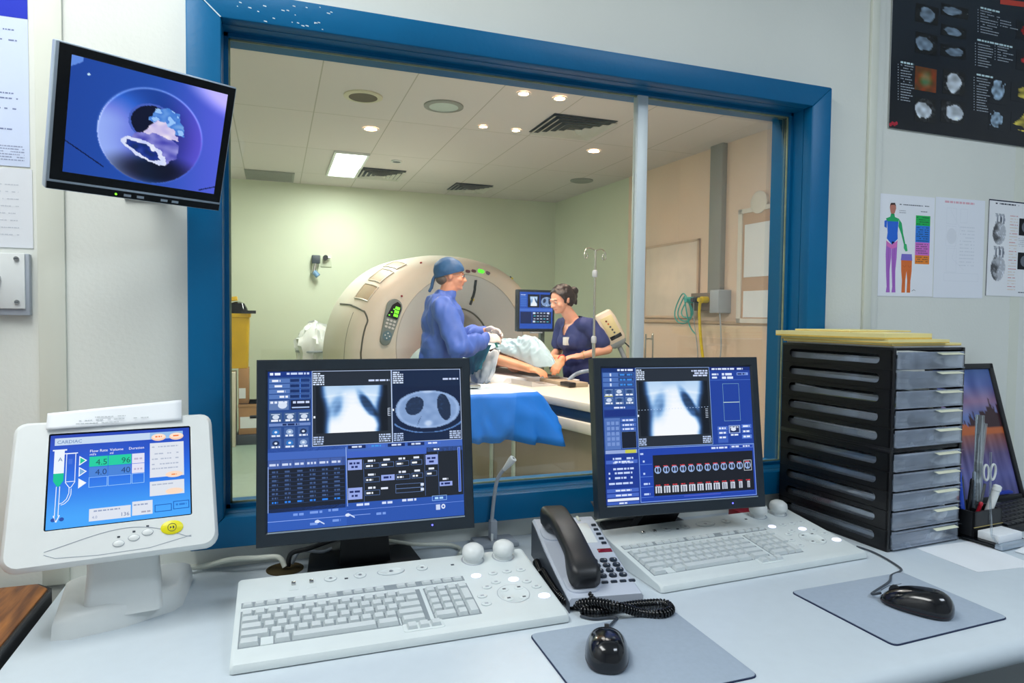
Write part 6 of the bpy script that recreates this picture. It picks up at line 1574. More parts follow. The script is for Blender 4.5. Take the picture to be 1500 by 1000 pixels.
# ------------------------------------------------------------------ right wall of the scan room
def rw_thing(name, label, cat, u0, v0, u1, v1, depth):
    p, q = on_rw(u0, v0), on_rw(u1, v1); t = thing(name, label, cat, (p.x, p.y, q.z), math.atan2(q.x-p.x, -(q.y-p.y))-PI/2 if False else -PI/2-math.atan2(dx, 1)*1.0)
    w_ = math.hypot(q.x-p.x, q.y-p.y); return t, w_, p.z-q.z        # local x runs towards the window, -y into the room
gb, w_, h_ = rw_thing('gas_outlet_box', 'grey medical gas outlet box with yellow hose on the peach wall', 'outlet box', 1026, 430, 1071, 455, .1)
g = G(); g.box((0, -.10, 0), (w_*.72, 0, h_), mat('outlet_brown', (118, 104, 92), .5), .004); g.build('front', gb)
g = G(); g.box((w_*.72, -.13, -.02), (w_, 0, h_+.02), m_gray, .006); g.build('junction_box', gb)
m_teal = mat('teal_hose', (70, 176, 170), .4); m_yh = mat('yellow_hose', (222, 196, 40), .4)
for i, (m, xx) in enumerate(((m_teal, .12), (m_dgray, .33), (m_yh, .55))):
    g = G(); g.cyl((w_*xx, -.16, h_*.6), (w_*xx, -.10, h_*.6), .028, m, n=14); g.cyl((w_*xx, -.19, h_*.6), (w_*xx, -.16, h_*.6), .018, m, n=12); g.build('outlet', gb)
g = G(); g.tube(smooth_path([(w_*.55, -.17, h_*.55), (w_*.5, -.16, -.05), (w_*.62, -.16, -.35), (w_*.85, -.14, -.7), (w_*.9, -.13, -.95)], 8), .012, m_yh, 8); o = g.build('yellow_hose', gb, 60)
g = G()
for r_, cx_ in ((.11, -.05), (.08, -.02), (.13, -.08)): g.tube([(cx_+r_*math.cos(a)*.8, -.12-.02*math.sin(a*2), .02+r_*math.sin(a)) for a in [2*PI*i/24 for i in range(24)]], .006, m_teal, 6, closed=True)
g.tube(smooth_path([(w_*.12, -.17, h_*.5), (-.02, -.15, .1), (.04, -.14, -.12), (w_*.3, -.13, -.2)], 8), .006, m_teal, 6); g.build('coiled_teal_hose', gb, 60)
g = G(); g.tube(smooth_path([(w_*.33, -.17, h_*.5), (w_*.3, -.15, -.1), (w_*.35, -.12, -.4), (w_*.3, -.12, -.9)], 8), .004, m_gray, 6); g.tube(smooth_path([(w_*.95, -.1, 0), (w_*1.02, -.1, -.3), (w_*.9, -.1, -.7), (w_*.95, -.1, -.95)], 8), .006, m_gray, 6); g.build('grey_leads', gb, 60)
cdt, w_, h_ = rw_thing('wall_conduit', 'grey vertical cable duct running up the peach wall', 'cable duct', 1048, 214, 1061, 432, .05)
g = G(); g.box((0, -.05, 0), (w_, 0, h_), mat('duct_grey', (150, 152, 148), .5), .003); g.build('duct', cdt)
nb, w_, h_ = rw_thing('reflection_panel', 'pale blank panel in place of a glass reflection, on the peach wall left of the cable duct', 'reflection panel', 947, 362, 1024, 466, .02)  # solid panel modelling a faint reflection in the window glass
g = G(); g.box((0, -.016, 0), (w_, 0, h_), mat('board_pale', (228, 214, 200), .6), .002); g.build('panel', nb)
g = G(); m_fr = mat('board_frame', (210, 184, 160), .5)
for a, b_ in (((0, -.022, 0), (w_, 0, .02)), ((0, -.022, h_-.02), (w_, 0, h_)), ((0, -.022, 0), (.02, 0, h_)), ((w_-.02, -.022, 0), (w_, 0, h_))): g.box(a, b_, m_fr)
g.build('frame', nb)
wc2, w_, h_ = rw_thing('reflection_board', 'white framed board with papers in place of a glass reflection, on the peach wall near the window edge', 'reflection panel', 1086, 308, 1150, 474, .03)  # board and papers built as solids for a reflection in the window glass
g = G(); m_wf = mat('frame_white', (228, 222, 212), .5); m_pk = mat('reflection_tan', (200, 168, 140), .7)
g.box((0, -.02, 0), (w_, 0, h_), m_pk)
for a, b_ in (((0, -.03, 0), (w_, 0, .035)), ((0, -.03, h_-.035), (w_, 0, h_)), ((0, -.03, 0), (.045, 0, h_)), ((w_-.035, -.03, 0), (w_, 0, h_))): g.box(a, b_, m_wf)
g.build('board', wc2)
g = G(); g.box((.07, -.024, h_*.40), (w_-.05, -.02, h_*.86), m_paper); g.build('reflected_paper', wc2)
g = G(); g.box((.07, -.024, h_*.05), (w_-.05, -.02, h_*.28), m_paper); g.build('reflected_paper', wc2)
cl, w_, h_ = rw_thing('wall_clock', 'round pale dish shaped fitting high on the peach wall by the window edge', 'wall fitting', 1102, 284, 1130, 309, .04)
g = G(); g.lathe([(w_*.4, 0), (w_*.42, .03), (w_*.3, .045), (.0001, .045)], m_wf, 24, Matrix.Translation((w_/2, 0, h_/2)) @ Matrix.Rotation(PI/2, 4, 'X')); g.build('dish', cl)
p, q = on_rw(940, 470), on_rw(1135, 474)
g = G(); g.box((0, -.02, -.012), (math.hypot(q.x-p.x, q.y-p.y)+.6, 0, .012), mat('rail_peach', (206, 176, 146), .5), .004)
o = g.build('trim_5'); o['kind'] = 'structure'; o.location = (p.x, p.y, p.z); o.rotation_euler = (0, 0, -PI/2-math.atan2(dx, 1))
hk = atD(950, 500, 5.9)
tk = thing('towel_hook_stand', 'thin bent chrome rail standing by the peach wall right of the mullion', 'rail', (hk.x, hk.y, 0))
g = G(); g.tube(smooth_path([(-.03, 0, .05), (-.03, 0, hk.z-.02), (-.02, 0, hk.z+.02), (.03, 0, hk.z+.02), (.045, 0, hk.z-.01), (.04, 0, .05)], 8), .007, m_steel, 8); g.build('rail_tube', tk, 60)
g = G(); g.box((-.12, -.1, 0), (.13, .1, .05), m_gray, .01); g.build('foot', tk)

# ------------------------------------------------------------------ scan room ceiling fittings
def downlight(u, v, r, label):
    p = atZ(u, v, 2.7); t = thing('downlight', label, 'downlight', (p.x, p.y, 2.7), group='round downlights in the scan room ceiling')
    g = G(); g.lathe([(r+.012, -.004), (r+.010, -.008), (r, -.008), (r*.96, -.003)], m_white, 24, caps=False); g.build('rim', t)
    g = G(); g.lathe([(r*.96, -.004), (.0001, -.004)], mat('warm_lamp', (255, 226, 196), .5, emit=14), 24); g.build('lens', t, 0)
    l = bpy.data.lights.new('downlight_lamp', 'SPOT'); l.energy = 40; l.color = (1, .80, .64); l.spot_size = d2(100); l.spot_blend = .7; l.shadow_soft_size = .05
    o = bpy.data.objects.new('lamp', l); COL.objects.link(o); o.parent = t; o.location = (0, 0, -.03)
downlight(543, 188, .048, 'lit downlight nearest the bright square panel, leftmost of the downlights')
downlight(708, 184.5, .030, 'small lit downlight left of its twin in the middle of the scan room ceiling')
downlight(756, 190, .030, 'small lit downlight right of its twin in the middle of the scan room ceiling')
downlight(767, 136, .034, 'lit downlight under the top of the window, left of a close pair')
downlight(820, 143, .036, 'lit downlight under the top of the window, right of a close pair')
downlight(870, 220.5, .048, 'lit downlight nearest the mullion, below the slatted air vent')
c_ = [atZ(*q, 2.7) for q in ((495, 221), (537, 224), (521, 258), (478, 256))]
pxc = (c_[0].x+c_[1].x+c_[2].x+c_[3].x)/4; pyc = (c_[0].y+c_[2].y)/2
ceiling_panel('ceiling_light', pxc, pyc, .265, 1.0, 37, (.93, 1, .90), 'bright rectangular light panel in the scan room ceiling', m=mat('scan_panel_lamp', (244, 255, 244), .5, emit=6))
ceiling_panel('ceiling_light', 1.2, 1.1, .6, 1.1, 54, (1, .92, .86), 'added light panel, out of view, in the scan room ceiling just above the window')  # unseen panel, added to brighten the scan room from the window side
def air_vent(x, y, s, label):
    t = thing('air_vent', label, 'air vent', (x, y, 2.7), group='square slatted air vents in the ceiling'); g = G()
    g.box((-s/2, -s/2, -.004), (s/2, s/2, 0), m_dgray); g.build('dark_recess', t)
    for k in range(5):
        a = s/2*(1-.19*k); b_ = a-s*.052; z0, z1 = -.012-.002*k, -.022-.004*k
        g = G(); o_, i_ = [(a, a), (-a, a), (-a, -a), (a, -a)], [(b_, b_), (-b_, b_), (-b_, -b_), (b_, -b_)]
        g.loft([[(p[0], p[1], z1) for p in o_], [(p[0], p[1], z0) for p in i_], [(p[0], p[1], z0+.003) for p in i_], [(p[0], p[1], z1+.003) for p in o_]], mat('vent_white', (206, 204, 196), .5), caps=False); g.build('louvre_frame', t, 0, fix=True)
for u, v, s, lb in ((838, 185, .50, 'largest square slatted air vent, near the mullion top'), (556, 254, .46, 'square slatted air vent just right of the bright light panel'), (688, 274.5, .42, 'square slatted air vent near the far wall')):
    p = atZ(u, v, 2.7); air_vent(p.x, p.y, s, lb)
def disc(u, v, r, label, name, cat, m1, m2):
    p = atZ(u, v, 2.7); t = thing(name, label, cat, (p.x, p.y, 2.7))
    g = G(); g.lathe([(r, 0), (r, -.008), (r*.86, -.014), (r*.74, -.012)], m1, 28, caps=False); g.build('ring', t)
    g = G(); g.lathe([(r*.80, -.010), (r*.5, -.004), (.0001, -.003)], m2, 28); g.build('insert', t)
disc(532, 140.5, .125, 'round cream ceiling speaker with brown grille', 'ceiling_speaker', 'speaker', mat('speaker_cream', (208, 202, 176), .5), mat('speaker_grille', (84, 72, 50), .6))
disc(650, 155, .135, 'round grey ceiling lamp that is unlit, right of the ceiling speaker', 'ceiling_lamp', 'ceiling lamp', m_panelgrey, mat('lamp_grey', (190, 204, 202), .3))
disc(581, 235.5, .05, 'small round smoke detector beside the bright light panel', 'smoke_detector', 'detector', m_white, m_dgray)
disc(852, 264, .12, 'faint round ceiling plate near the far right corner', 'ceiling_plate', 'ceiling plate', m_panelgrey, m_panelgrey)
c_ = [atZ(*q, 2.7) for q in ((357.5, 247), (431.6, 253.6), (429.5, 263.5), (357.5, 260.5))]
g = G(); x0_, x1_ = c_[0].x, c_[1].x; y1_, y0_ = min(6.15, c_[0].y), c_[0].y-.0
ya, yb_ = sorted((c_[0].y, c_[3].y)); yb_ = min(yb_, 6.15)
gr = thing('return_grille', 'flat grey return air grille at the far left of the ceiling', 'grille', (x0_, ya, 2.7))
g = G(); g.box((0, 0, -.012), (x1_-x0_, yb_-ya, 0), m_panelgrey, .003); g.build('frame', gr)
g = G()
for k in range(10): g.box((.02, .02+k*(yb_-ya-.04)/10, -.016), (x1_-x0_-.02, .02+(k+.6)*(yb_-ya-.04)/10, -.011), m_panelgrey)
g.build('slats', gr)
# ================================================================== people
def cap(p0, r0, p1, r1): return ('c', V(p0), r0, V(p1), r1)
def ball(c, r, rot=None): return ('e', V(c), r if isinstance(r, (tuple, list)) else (r, r, r), rot)
def blob(name, shapes, voxel, m, parent, smooth=3, fold=0, fscale=6, seed=0, fdir=(1, 1, .45), cut=None):
    g = G()
    for s in shapes:
        if s[0] == 'e':
            _, c, r, rot = s; L = Matrix.Translation(c) @ (rot.to_4x4() if rot is not None else Matrix.Identity(4)); g.ell((0, 0, 0), r, m, 16, L, 12)
        else:
            _, a, ra, b_, rb = s; d = b_-a; n = d.length; d.normalize(); x, y = frame_from(d); L = Matrix((x, y, d)).transposed().to_4x4(); L.translation = a
            prof = [(max(1e-5, ra*math.sin(PI/2*i/5)), -ra*math.cos(PI/2*i/5)) for i in range(6)]+[(max(1e-5, rb*math.cos(PI/2*i/5)), n+rb*math.sin(PI/2*i/5)) for i in range(6)]
            g.lathe(prof, m, 14, L)
    o = g.build(name, parent, 0)
    md = o.modifiers.new('r', 'REMESH'); md.mode = 'VOXEL'; md.voxel_size = voxel; md.use_smooth_shade = True
    if smooth: ms = o.modifiers.new('s', 'SMOOTH'); ms.factor = .5; ms.iterations = smooth
    dg = bpy.context.evaluated_depsgraph_get(); dg.update()
    me = bpy.data.meshes.new_from_object(o.evaluated_get(dg)); o.modifiers.clear(); old = o.data; o.data = me; me.name = name; bpy.data.meshes.remove(old)
    if not me.materials: me.materials.append(m)
    if cut:
        bm = bmesh.new(); bm.from_mesh(me)
        for co, no in cut: bmesh.ops.bisect_plane(bm, geom=list(bm.verts)+list(bm.edges)+list(bm.faces), plane_co=co, plane_no=no, clear_outer=True)
        bm.to_mesh(me); bm.free()
    if fold:
        nv = len(me.vertices); nr = [v.normal.copy() for v in me.vertices]
        for v, n_ in zip(me.vertices, nr):
            c = v.co; f = mnoise.noise((c.x*fscale*fdir[0]+seed, c.y*fscale*fdir[1], c.z*fscale*fdir[2]+seed)); f2 = mnoise.noise((c.x*fscale*2.3, c.y*fscale*2.3+seed, c.z*fscale*2.3*fdir[2]))
            v.co = c+n_*fold*((1-abs(f)*2.2)*.7+f2*.5)
    me.polygons.foreach_set('use_smooth', [True]*len(me.polygons)); me.update()
    return o
def hand(wrist, fdir, back, side, curl=.5, spread=.12, k=1.0):
    """shapes of a hand: wrist point, finger direction, back-of-hand normal, side=+1 thumb on +(back x fdir)"""
    f = V(fdir).normalized(); b_ = V(back); b_ = (b_-f*b_.dot(f)).normalized(); s_ = b_.cross(f)*side; w = V(wrist); out = []
    P = lambda a, c, d: w+(f*a+s_*c+b_*d)*k
    R3 = Matrix((f, s_, b_)).transposed()
    if R3.determinant() < 0: R3 = Matrix((f, -s_, b_)).transposed()
    out.append(ball(P(.045, 0, 0), (.05*k, .040*k, .016*k), R3)); out.append(cap(P(-.01, 0, 0), .022*k, P(.03, 0, 0), .024*k))
    for c, L, r in ((.030, .068, .0088), (.011, .078, .0092), (-.009, .073, .0088), (-.028, .056, .0078)):
        p = P(.078-abs(c)*.25, c, 0); a = 0; c2 = c
        for q, fr in enumerate((.45, .32, .25)):
            a += curl*(.55 if q == 0 else .8); d = (f*math.cos(a)-b_*math.sin(a))+s_*c*spread*12*.3; d.normalize()
            e = p+d*L*fr*k; out.append(cap(p, r*k*(1-.1*q), e, r*k*(.92-.1*q))); p = e
    t0 = P(.018, .032, -.006); t1 = P(.050, .058, -.016); t2 = P(.078, .062, -.026-.012*curl)
    out += [cap(t0, .0125*k, t1, .0105*k), cap(t1, .0102*k, t2, .0085*k)]
    return out
def arm(sh, el, wr, r=(.050, .040, .043, .028)): return [cap(sh, r[0], el, r[1]), cap(el, r[2], wr, r[3])]
def head_shapes(c, yaw=0, tilt=0, k=1.0, female=False):
    """head centred at c; local x forward. tilt>0 looks down"""
    R = Matrix.Rotation(yaw, 3, 'Z') @ Matrix.Rotation(tilt, 3, 'Y'); c = V(c)
    P = lambda x, y, z: c+R @ (V((x, y, z))*k)
    E = lambda x, y, z, a, b_, d: ball(P(x, y, z), (a*k, b_*k, d*k), R)
    o = [E(-.012, 0, .028, .094, .076, .084), E(.028, 0, -.022, .062, .060, .078), E(.046, 0, -.072, .036, .040, .026), E(.040, 0, -.045, .048, .052, .040),
         cap(P(.086, 0, .012), .009*k, P(.108, 0, -.022), .0125*k), E(.098, .011, -.024, .012, .010, .009), E(.098, -.011, -.024, .012, .010, .009),
         E(.081, 0, .026, .014, .045, .011), E(.084, 0, -.047, .012, .023, .006), E(.082, 0, -.058, .012, .021, .0065), E(.076, 0, -.078, .018, .022, .014)]
    for s in (1, -1):
        o += [E(.074, .03*s, .008, .012, .014, .010), E(.062, .042*s, -.022, .022, .018, .020), E(-.006, .076*s, -.002, .018, .008, .030), E(-.014, .080*s, .008, .012, .009, .020)]
    return o, P, R
m_skin = mat('skin_man', (226, 158, 128), .45, var=.05, scale=14, sss=.15); m_skin2 = mat('skin_woman', (232, 172, 146), .45, var=.05, scale=14, sss=.15); m_skin3 = mat('skin_patient', (226, 160, 122), .45, var=.06, scale=12, sss=.15)
m_gown = mat('gown_blue', (72, 106, 196), .6, var=.06, scale=7); m_capb = mat('cap_blue', (34, 84, 134), .6, var=.08, scale=20); m_glove = mat('glove_white', (236, 226, 222), .4)
m_navy = mat('scrubs_navy', (40, 52, 112), .7, var=.08, scale=9); m_hair = mat('hair_dark', (38, 26, 24), .4, var=.3, scale=60, bump=.4, bscale=90); m_hairg = mat('hair_grey', (110, 96, 86), .6, var=.2, scale=60)
m_shoe = mat('shoe_white', (220, 222, 222), .5); m_eye = mat('eye_dark', (40, 26, 22), .2); m_brow = mat('brow', (86, 62, 50), .7); m_lip = mat('lip', (186, 96, 92), .5)
def face_bits(t, P, R, k, brow, lipm=None):
    for s in (1, -1):
        g = G(); g.ell(P(.0815, .030*s, .006), .0075*k, m_white, 10); g.ell(P(.0855, .031*s, .0055), .0048*k, m_eye, 8); g.build('eye', t)
        g = G(); g.tube([P(.087, .016*s, .027), P(.088, .030*s, .031), P(.078, .046*s, .026)], .0028*k, brow, 6); g.build('eyebrow', t, 60)
    g = G(); g.tube([P(.088, -.022, -.053), P(.0955, 0, -.0525), P(.088, .022, -.053)], [.002*k, .0035*k, .002*k], lipm or m_lip, 6); g.build('lips', t, 60)

# ------------------------------------------------------------------ person in the blue gown
dp = atD(660, 408, 4.5)
doc = thing('person', 'person in blue surgical gown and cap leaning over the draped patient with gloved hands', 'person', (dp.x, dp.y, 0), d2(-9))
hc = V((0, 0, 1.538))
hs, HP, HR = head_shapes(hc, 0, d2(4), .95)
shR, elR, wrR = V((-.06, -.175, 1.325)), V((.035, -.25, 1.06)), V((.235, -.085, 1.115))
shL, elL, wrL = V((-.04, .175, 1.325)), V((.09, .23, 1.09)), V((.25, .055, 1.165))
fR, fL = (V((.9, .35, .10)), V((.9, -.35, -.05)))
handR = hand(wrR, fR, (0, -.75, .65), 1, .6); handL = hand(wrL, fL, (0, .75, .65), -1, .6)
body = hs+[cap((-.035, 0, 1.37), .062, (-.004, 0, 1.48), .056), ball((-.05, 0, 1.24), (.115, .175, .16)), ball((-.055, 0, 1.08), (.115, .16, .16)), ball((-.06, 0, .95), (.12, .17, .13)), cap((-.06, -.13, 1.345), .06, (-.06, .13, 1.345), .06)]
body += arm(shR, elR, wrR)+arm(shL, elL, wrL)+handR+handL
for s in (-1, 1): body += [cap((-.06, .09*s, .92), .085, (-.03, .10*s, .5), .058), cap((-.03, .10*s, .5), .055, (-.06, .10*s, .09), .038), cap((-.07, .10*s, .05), .04, (.1, .115*s, .035), .032)]
blob('body', body, .0065, m_skin, doc, 2)
gw = [ball((-.055, 0, 1.24), (.130, .185, .165)), ball((-.06, 0, 1.06), (.130, .175, .19)), cap((-.065, -.15, 1.335), .056, (-.055, .15, 1.335), .056), cap((-.06, 0, 1.36), .09, (-.035, 0, 1.415), .066), ball((-.075, 0, 1.33), (.10, .16, .085)),
      cap((-.06, 0, .95), .145, (-.05, 0, .42), .18), cap((-.06, -.05, .9), .13, (-.05, -.07, .42), .17), cap((-.06, .05, .9), .13, (-.05, .07, .42), .17)]
for sh, el, wr in ((shR, elR, wrR), (shL, elL, wrL)):
    gw += [cap(sh, .066, el, .064), cap(el, .066, el.lerp(wr, .55), .060), cap(el.lerp(wr, .5), .060, el.lerp(wr, .93), .038)]
gown = blob('surgical_gown', gw, .010, m_gown, doc, 1, .024, 11, 1.7, cut=[(V((0, 0, .34)), V((0, 0, -1))), (V((-.03, 0, 1.437)), V((.05, 0, 1)))])
def scale_shapes(sh, e): return [('c', s[1], s[2]+e, s[3], s[4]+e) if s[0] == 'c' else ('e', s[1], tuple(x+e for x in s[2]), s[3]) for s in sh]
blob('glove', scale_shapes(handR, .0018), .0052, m_glove, doc, 1); blob('glove', scale_shapes(handL, .0018), .0052, m_glove, doc, 1)
cp_c = HP(-.016, 0, .038)
blob('surgical_cap', [ball(cp_c, (.106, .090, .092), HR), ball(HP(-.05, 0, .012), (.068, .078, .07), HR)], .0075, m_capb, doc, 3, .004, 16, 2, (1, 1, 1), cut=[(HP(.02, 0, .022), HR @ V((.36, 0, -1))), (HP(-.05, 0, -.062), V((0, 0, -1)))])
g = G(); g.tube(smooth_path([HP(-.108, .0, -.0), HP(-.125, -.012, -.04), HP(-.13, -.015, -.085), HP(-.145, -.015, -.125)], 5), [.010]*15+[.006], m_capb, 6); g.tube(smooth_path([HP(-.108, .01, -.0), HP(-.118, .02, -.05), HP(-.125, .022, -.10)], 5), .008, m_capb, 6); g.build('cap_ties', doc, 60)
g = G(); g.ell(HP(-.058, 0, -.022), (.045, .066, .042), m_hairg, 16); g.build('hair', doc, 60)
face_bits(doc, HP, HR, .95, m_brow)
g = G()
for s in (-1, 1):
    g.tube([HP(.094, .030*s, .006)+HR @ V((0, .019*math.cos(a), .014*math.sin(a))) for a in [2*PI*i/18 for i in range(18)]], .0014, m_dgray, 5, closed=True); g.tube([HP(.094, .048*s, .010), HP(.05, .072*s, .012), HP(-.012, .080*s, .008)], .0014, m_dgray, 5)
g.tube([HP(.096, -.012, .01), HP(.099, 0, .012), HP(.096, .012, .01)], .0013, m_dgray, 5); g.build('glasses', doc, 60)
for s in (-1, 1):
    g = G(); g.loft([[(-.06+.14*t+.0, .105*s+w*math.cos(a), max(0, .0+h*math.sin(a)*1.0)) for a in [2*PI*i/14 for i in range(14)]] for t, w, h in ((-.35, .02, .05), (-.25, .04, .085), (.2, .045, .085), (.7, .05, .06), (1.15, .046, .05), (1.35, .02, .03))], m_shoe); g.build('shoe', doc, 60)
bpy.context.view_layer.update(); DM = doc.matrix_world
ns = thing('syringe', 'thin syringe held in the gloved hands of the person in blue', 'syringe', DM @ V((.315, -.005, 1.085)))
e_ = (DM.to_3x3() @ V((.35, .05, -.94))).normalized()
g = G(); g.cyl(e_*-.05, e_*.03, .008, mat('teal_barrel', (70, 190, 176), .3), n=12); g.build('barrel', ns)
g = G(); g.cyl(e_*-.09, e_*-.05, .003, m_white, n=8); g.cyl(e_*-.094, e_*-.09, .008, m_white, n=10); g.build('plunger', ns)
g = G(); g.cyl(e_*.03, e_*.09, .0012, m_steel, n=6); g.build('needle', ns)

# ------------------------------------------------------------------ person in navy scrubs
np_ = atD(822, 440, 5.0)
nur = thing('person', 'person in navy scrubs with dark tied hair holding the arm of the patient', 'person', (np_.x, np_.y, 0), d2(188))
nh = V((.0, 0, 1.398)); ns_, NP, NRm = head_shapes(nh, d2(8), d2(20), .92, True)
sR, eR, wR = V((-.12, -.165, 1.20)), V((-.12, -.23, 1.00)), V((.04, -.08, .955))
sL, eL, wL = V((-.155, .155, 1.205)), V((-.255, .250, 1.035)), V((-.055, .195, .985))
hR, hL = hand(wR, (.9, .3, -.12), (0, -.2, 1), 1, .35), hand(wL, (.93, -.36, -.08), (0, .2, 1), -1, .35)
bd = ns_+[cap((-.105, 0, 1.25), .052, (-.035, 0, 1.335), .047), ball((-.135, 0, 1.12), (.10, .15, .14)), ball((-.165, 0, .99), (.10, .14, .15)), ball((-.19, 0, .88), (.115, .165, .12)), cap((-.125, -.12, 1.215), .048, (-.125, .12, 1.215), .048), ball((-.085, .065, 1.085), .055), ball((-.085, -.065, 1.085), .055)]
bd += arm(sR, eR, wR, (.042, .035, .037, .024))+arm(sL, eL, wL, (.042, .035, .037, .024))+hR+hL
for s in (-1, 1): bd += [cap((-.20, .085*s, .86), .085, (-.18, .09*s, .47), .055), cap((-.18, .09*s, .47), .052, (-.21, .09*s, .09), .036), cap((-.22, .09*s, .05), .038, (-.07, .1*s, .035), .03)]
blob('body', bd, .0062, m_skin2, nur, 2)
tp = [ball((-.135, 0, 1.11), (.110, .155, .155)), ball((-.165, 0, .97), (.108, .145, .17)), ball((-.19, 0, .86), (.125, .175, .13)), cap((-.13, -.14, 1.212), .059, (-.13, .14, 1.212), .059), ball((-.08, .065, 1.085), .065), ball((-.08, -.065, 1.085), .065), cap((-.14, -.05, 1.23), .052, (-.14, .05, 1.23), .052)]
for s_, e_2 in ((sR, eR), (sL, eL)): tp += [cap(s_, .062, s_.lerp(e_2, .68), .061)]
top_ = blob('scrub_top', tp, .0085, m_navy, nur, 2, .009, 11, 4, cut=[(V((0, 0, .76)), V((0, 0, -1)))])
bm = bmesh.new(); bm.from_mesh(top_.data)                    # v-shaped neckline
bmesh.ops.delete(bm, geom=[v for v in bm.verts if v.co.x > -.135 and abs(v.co.y) < max(0, (v.co.z-1.135))*.62 and v.co.z > 1.135], context='VERTS')
bmesh.ops.delete(bm, geom=[v for v in bm.verts if math.hypot(v.co.x+.095, v.co.y) < .062 and v.co.z > 1.22], context='VERTS')
bm.to_mesh(top_.data); bm.free()
pt = [ball((-.19, 0, .86), (.125, .175, .11))]
for s in (-1, 1): pt += [cap((-.20, .085*s, .84), .098, (-.18, .09*s, .47), .078), cap((-.18, .09*s, .47), .077, (-.21, .09*s, .10), .07)]
blob('scrub_trousers', pt, .011, m_navy, nur, 3, .008, 8, 6, cut=[(V((0, 0, .07)), V((0, 0, -1)))])
hr = [ball(NP(-.022, 0, .040), (.095, .082, .082), NRm), ball(NP(-.058, 0, .0), (.062, .076, .075), NRm), ball(NP(-.108, 0, .0), (.052, .05, .054), NRm), ball(NP(-.14, .015, .03), (.036, .036, .034), NRm), ball(NP(-.128, -.02, -.035), (.022, .022, .036), NRm), ball(NP(-.14, .0, -.055), (.016, .018, .03), NRm),
      ball(NP(.005, .066, .022), (.035, .014, .032), NRm), ball(NP(.005, -.066, .022), (.035, .014, .032), NRm)]
blob('hair', hr, .0065, m_hair, nur, 2, .005, 30, 3, (1, 1, .6), cut=[(NP(.052, 0, .066), NRm @ V((1, 0, -.35)))])
face_bits(nur, NP, NRm, .92, m_hair)
g = G(); q = eL.lerp(wL, .93); d_ = (wL-eL).normalized(); x_, y_ = frame_from(d_); g.tube([q+(x_*math.cos(a)+y_*math.sin(a))*.029 for a in [2*PI*i/20 for i in range(20)]], .0022, m_goldl, 6, closed=True); g.build('bracelet', nur, 60)
g = G(); g.box((-.028, .05, 1.08), (.012, .085, 1.14), m_white, .002, T=Matrix.Translation((-.0, 0, -.02))); g.build('pocket_badge', nur)
for s in (-1, 1):
    g = G(); g.loft([[(-.205+.13*t, .095*s+w*math.cos(a), max(0, h*math.sin(a))) for a in [2*PI*i/14 for i in range(14)]] for t, w, h in ((-.35, .02, .05), (-.25, .038, .08), (.2, .042, .08), (.7, .046, .055), (1.15, .042, .045), (1.35, .02, .03))], m_shoe); g.build('shoe', nur, 60)

# ------------------------------------------------------------------ patient and drape (frame of the table: x across, y into the scanner)
pa = thing('person', 'patient lying under a pale blue drape on the scanner table, bare arms stretched out', 'person', TO, TR_)
ZP = .842
def in_tx(u, v, x):
    o = TI @ CAM; d = TI.to_3x3() @ ray(u, v); return o+d*((x-o.x)/d.x)
eA = in_table(729, 526, .945); wA = in_table(776, 540, .905); sA = V((.20, .93, .95))
eB, wB = V((.60, .66, .95)), in_tx(823, 526, .555)
hp, PP, PR = head_shapes((0, 0, 0), 0, 0, .95)
Rp = Matrix.Rotation(d2(-90), 3, 'Z') @ Matrix.Rotation(d2(-90), 3, 'Y')    # lying on the back, crown towards -y
LP = Matrix.Translation((.42, .66, ZP+.10)) @ Rp.to_4x4()
hp = [('c', LP @ s[1], s[2], LP @ s[3], s[4]) if s[0] == 'c' else ('e', LP @ s[1], s[2], Rp @ (s[3] if s[3] is not None else Matrix.Identity(3))) for s in hp]
fa = (V((.46, .30, .90))-wA); 
hA = hand(wA, (in_table(801, 546, .885)-wA), (-.2, -.3, 1), 1, .45); hB = hand(wB, (in_tx(808, 549, .42)-wB), (.3, -.2, 1), -1, .5)
pb_ = hp+[cap((.40, .78, ZP+.09), .055, (.40, .90, ZP+.09), .06), ball((.40, 1.08, ZP+.105), (.19, .20, .105)), ball((.40, 1.32, ZP+.10), (.165, .22, .10)), ball((.40, 1.56, ZP+.10), (.175, .17, .10)), cap((.24, .95, ZP+.10), .06, (.56, .95, ZP+.10), .06)]
pb_ += arm(sA, eA, wA, (.052, .043, .046, .029))+arm(V((.58, .93, .95)), eB, wB, (.052, .042, .045, .029))+hA+hB
for s in (-1, 1): pb_ += [cap((.40+.09*s, 1.6, ZP+.09), .09, (.40+.10*s, 2.02, ZP+.12), .062), cap((.40+.10*s, 2.02, ZP+.12), .058, (.40+.10*s, 2.4, ZP+.05), .04), cap((.40+.10*s, 2.42, ZP+.03), .035, (.40+.11*s, 2.45, ZP+.17), .03)]
blob('body', pb_, .0068, m_skin3, pa, 2)
g = G(); q = wA.lerp(eA, .0)+V((0, 0, 0)); d_ = (wB-eB).normalized(); x_, y_ = frame_from(d_); g.tube([wB+(x_*math.cos(a)+y_*math.sin(a))*.031 for a in [2*PI*i/20 for i in range(20)]], .0045, mat('wristband_red', (206, 70, 80), .5), 6, closed=True); g.build('wristband', pa, 60)
m_drape = mat('drape_ice_blue', (196, 224, 236), .75, var=.04, scale=7)
def bump(x, y, cx, cy, rx, ry, h): 
    d = ((x-cx)/rx)**2+((y-cy)/ry)**2; return h*max(0, 1-d)**.6 if d < 1 else 0
EDGE = [in_tx(724, 509, .27), in_tx(736, 517, .29), in_tx(750, 522, .31), in_tx(765, 529, .335), in_tx(783, 537.5, .37), in_tx(800, 537.5, .43), in_tx(817, 536, .50)]
EDGE = smooth_path(EDGE, 8)
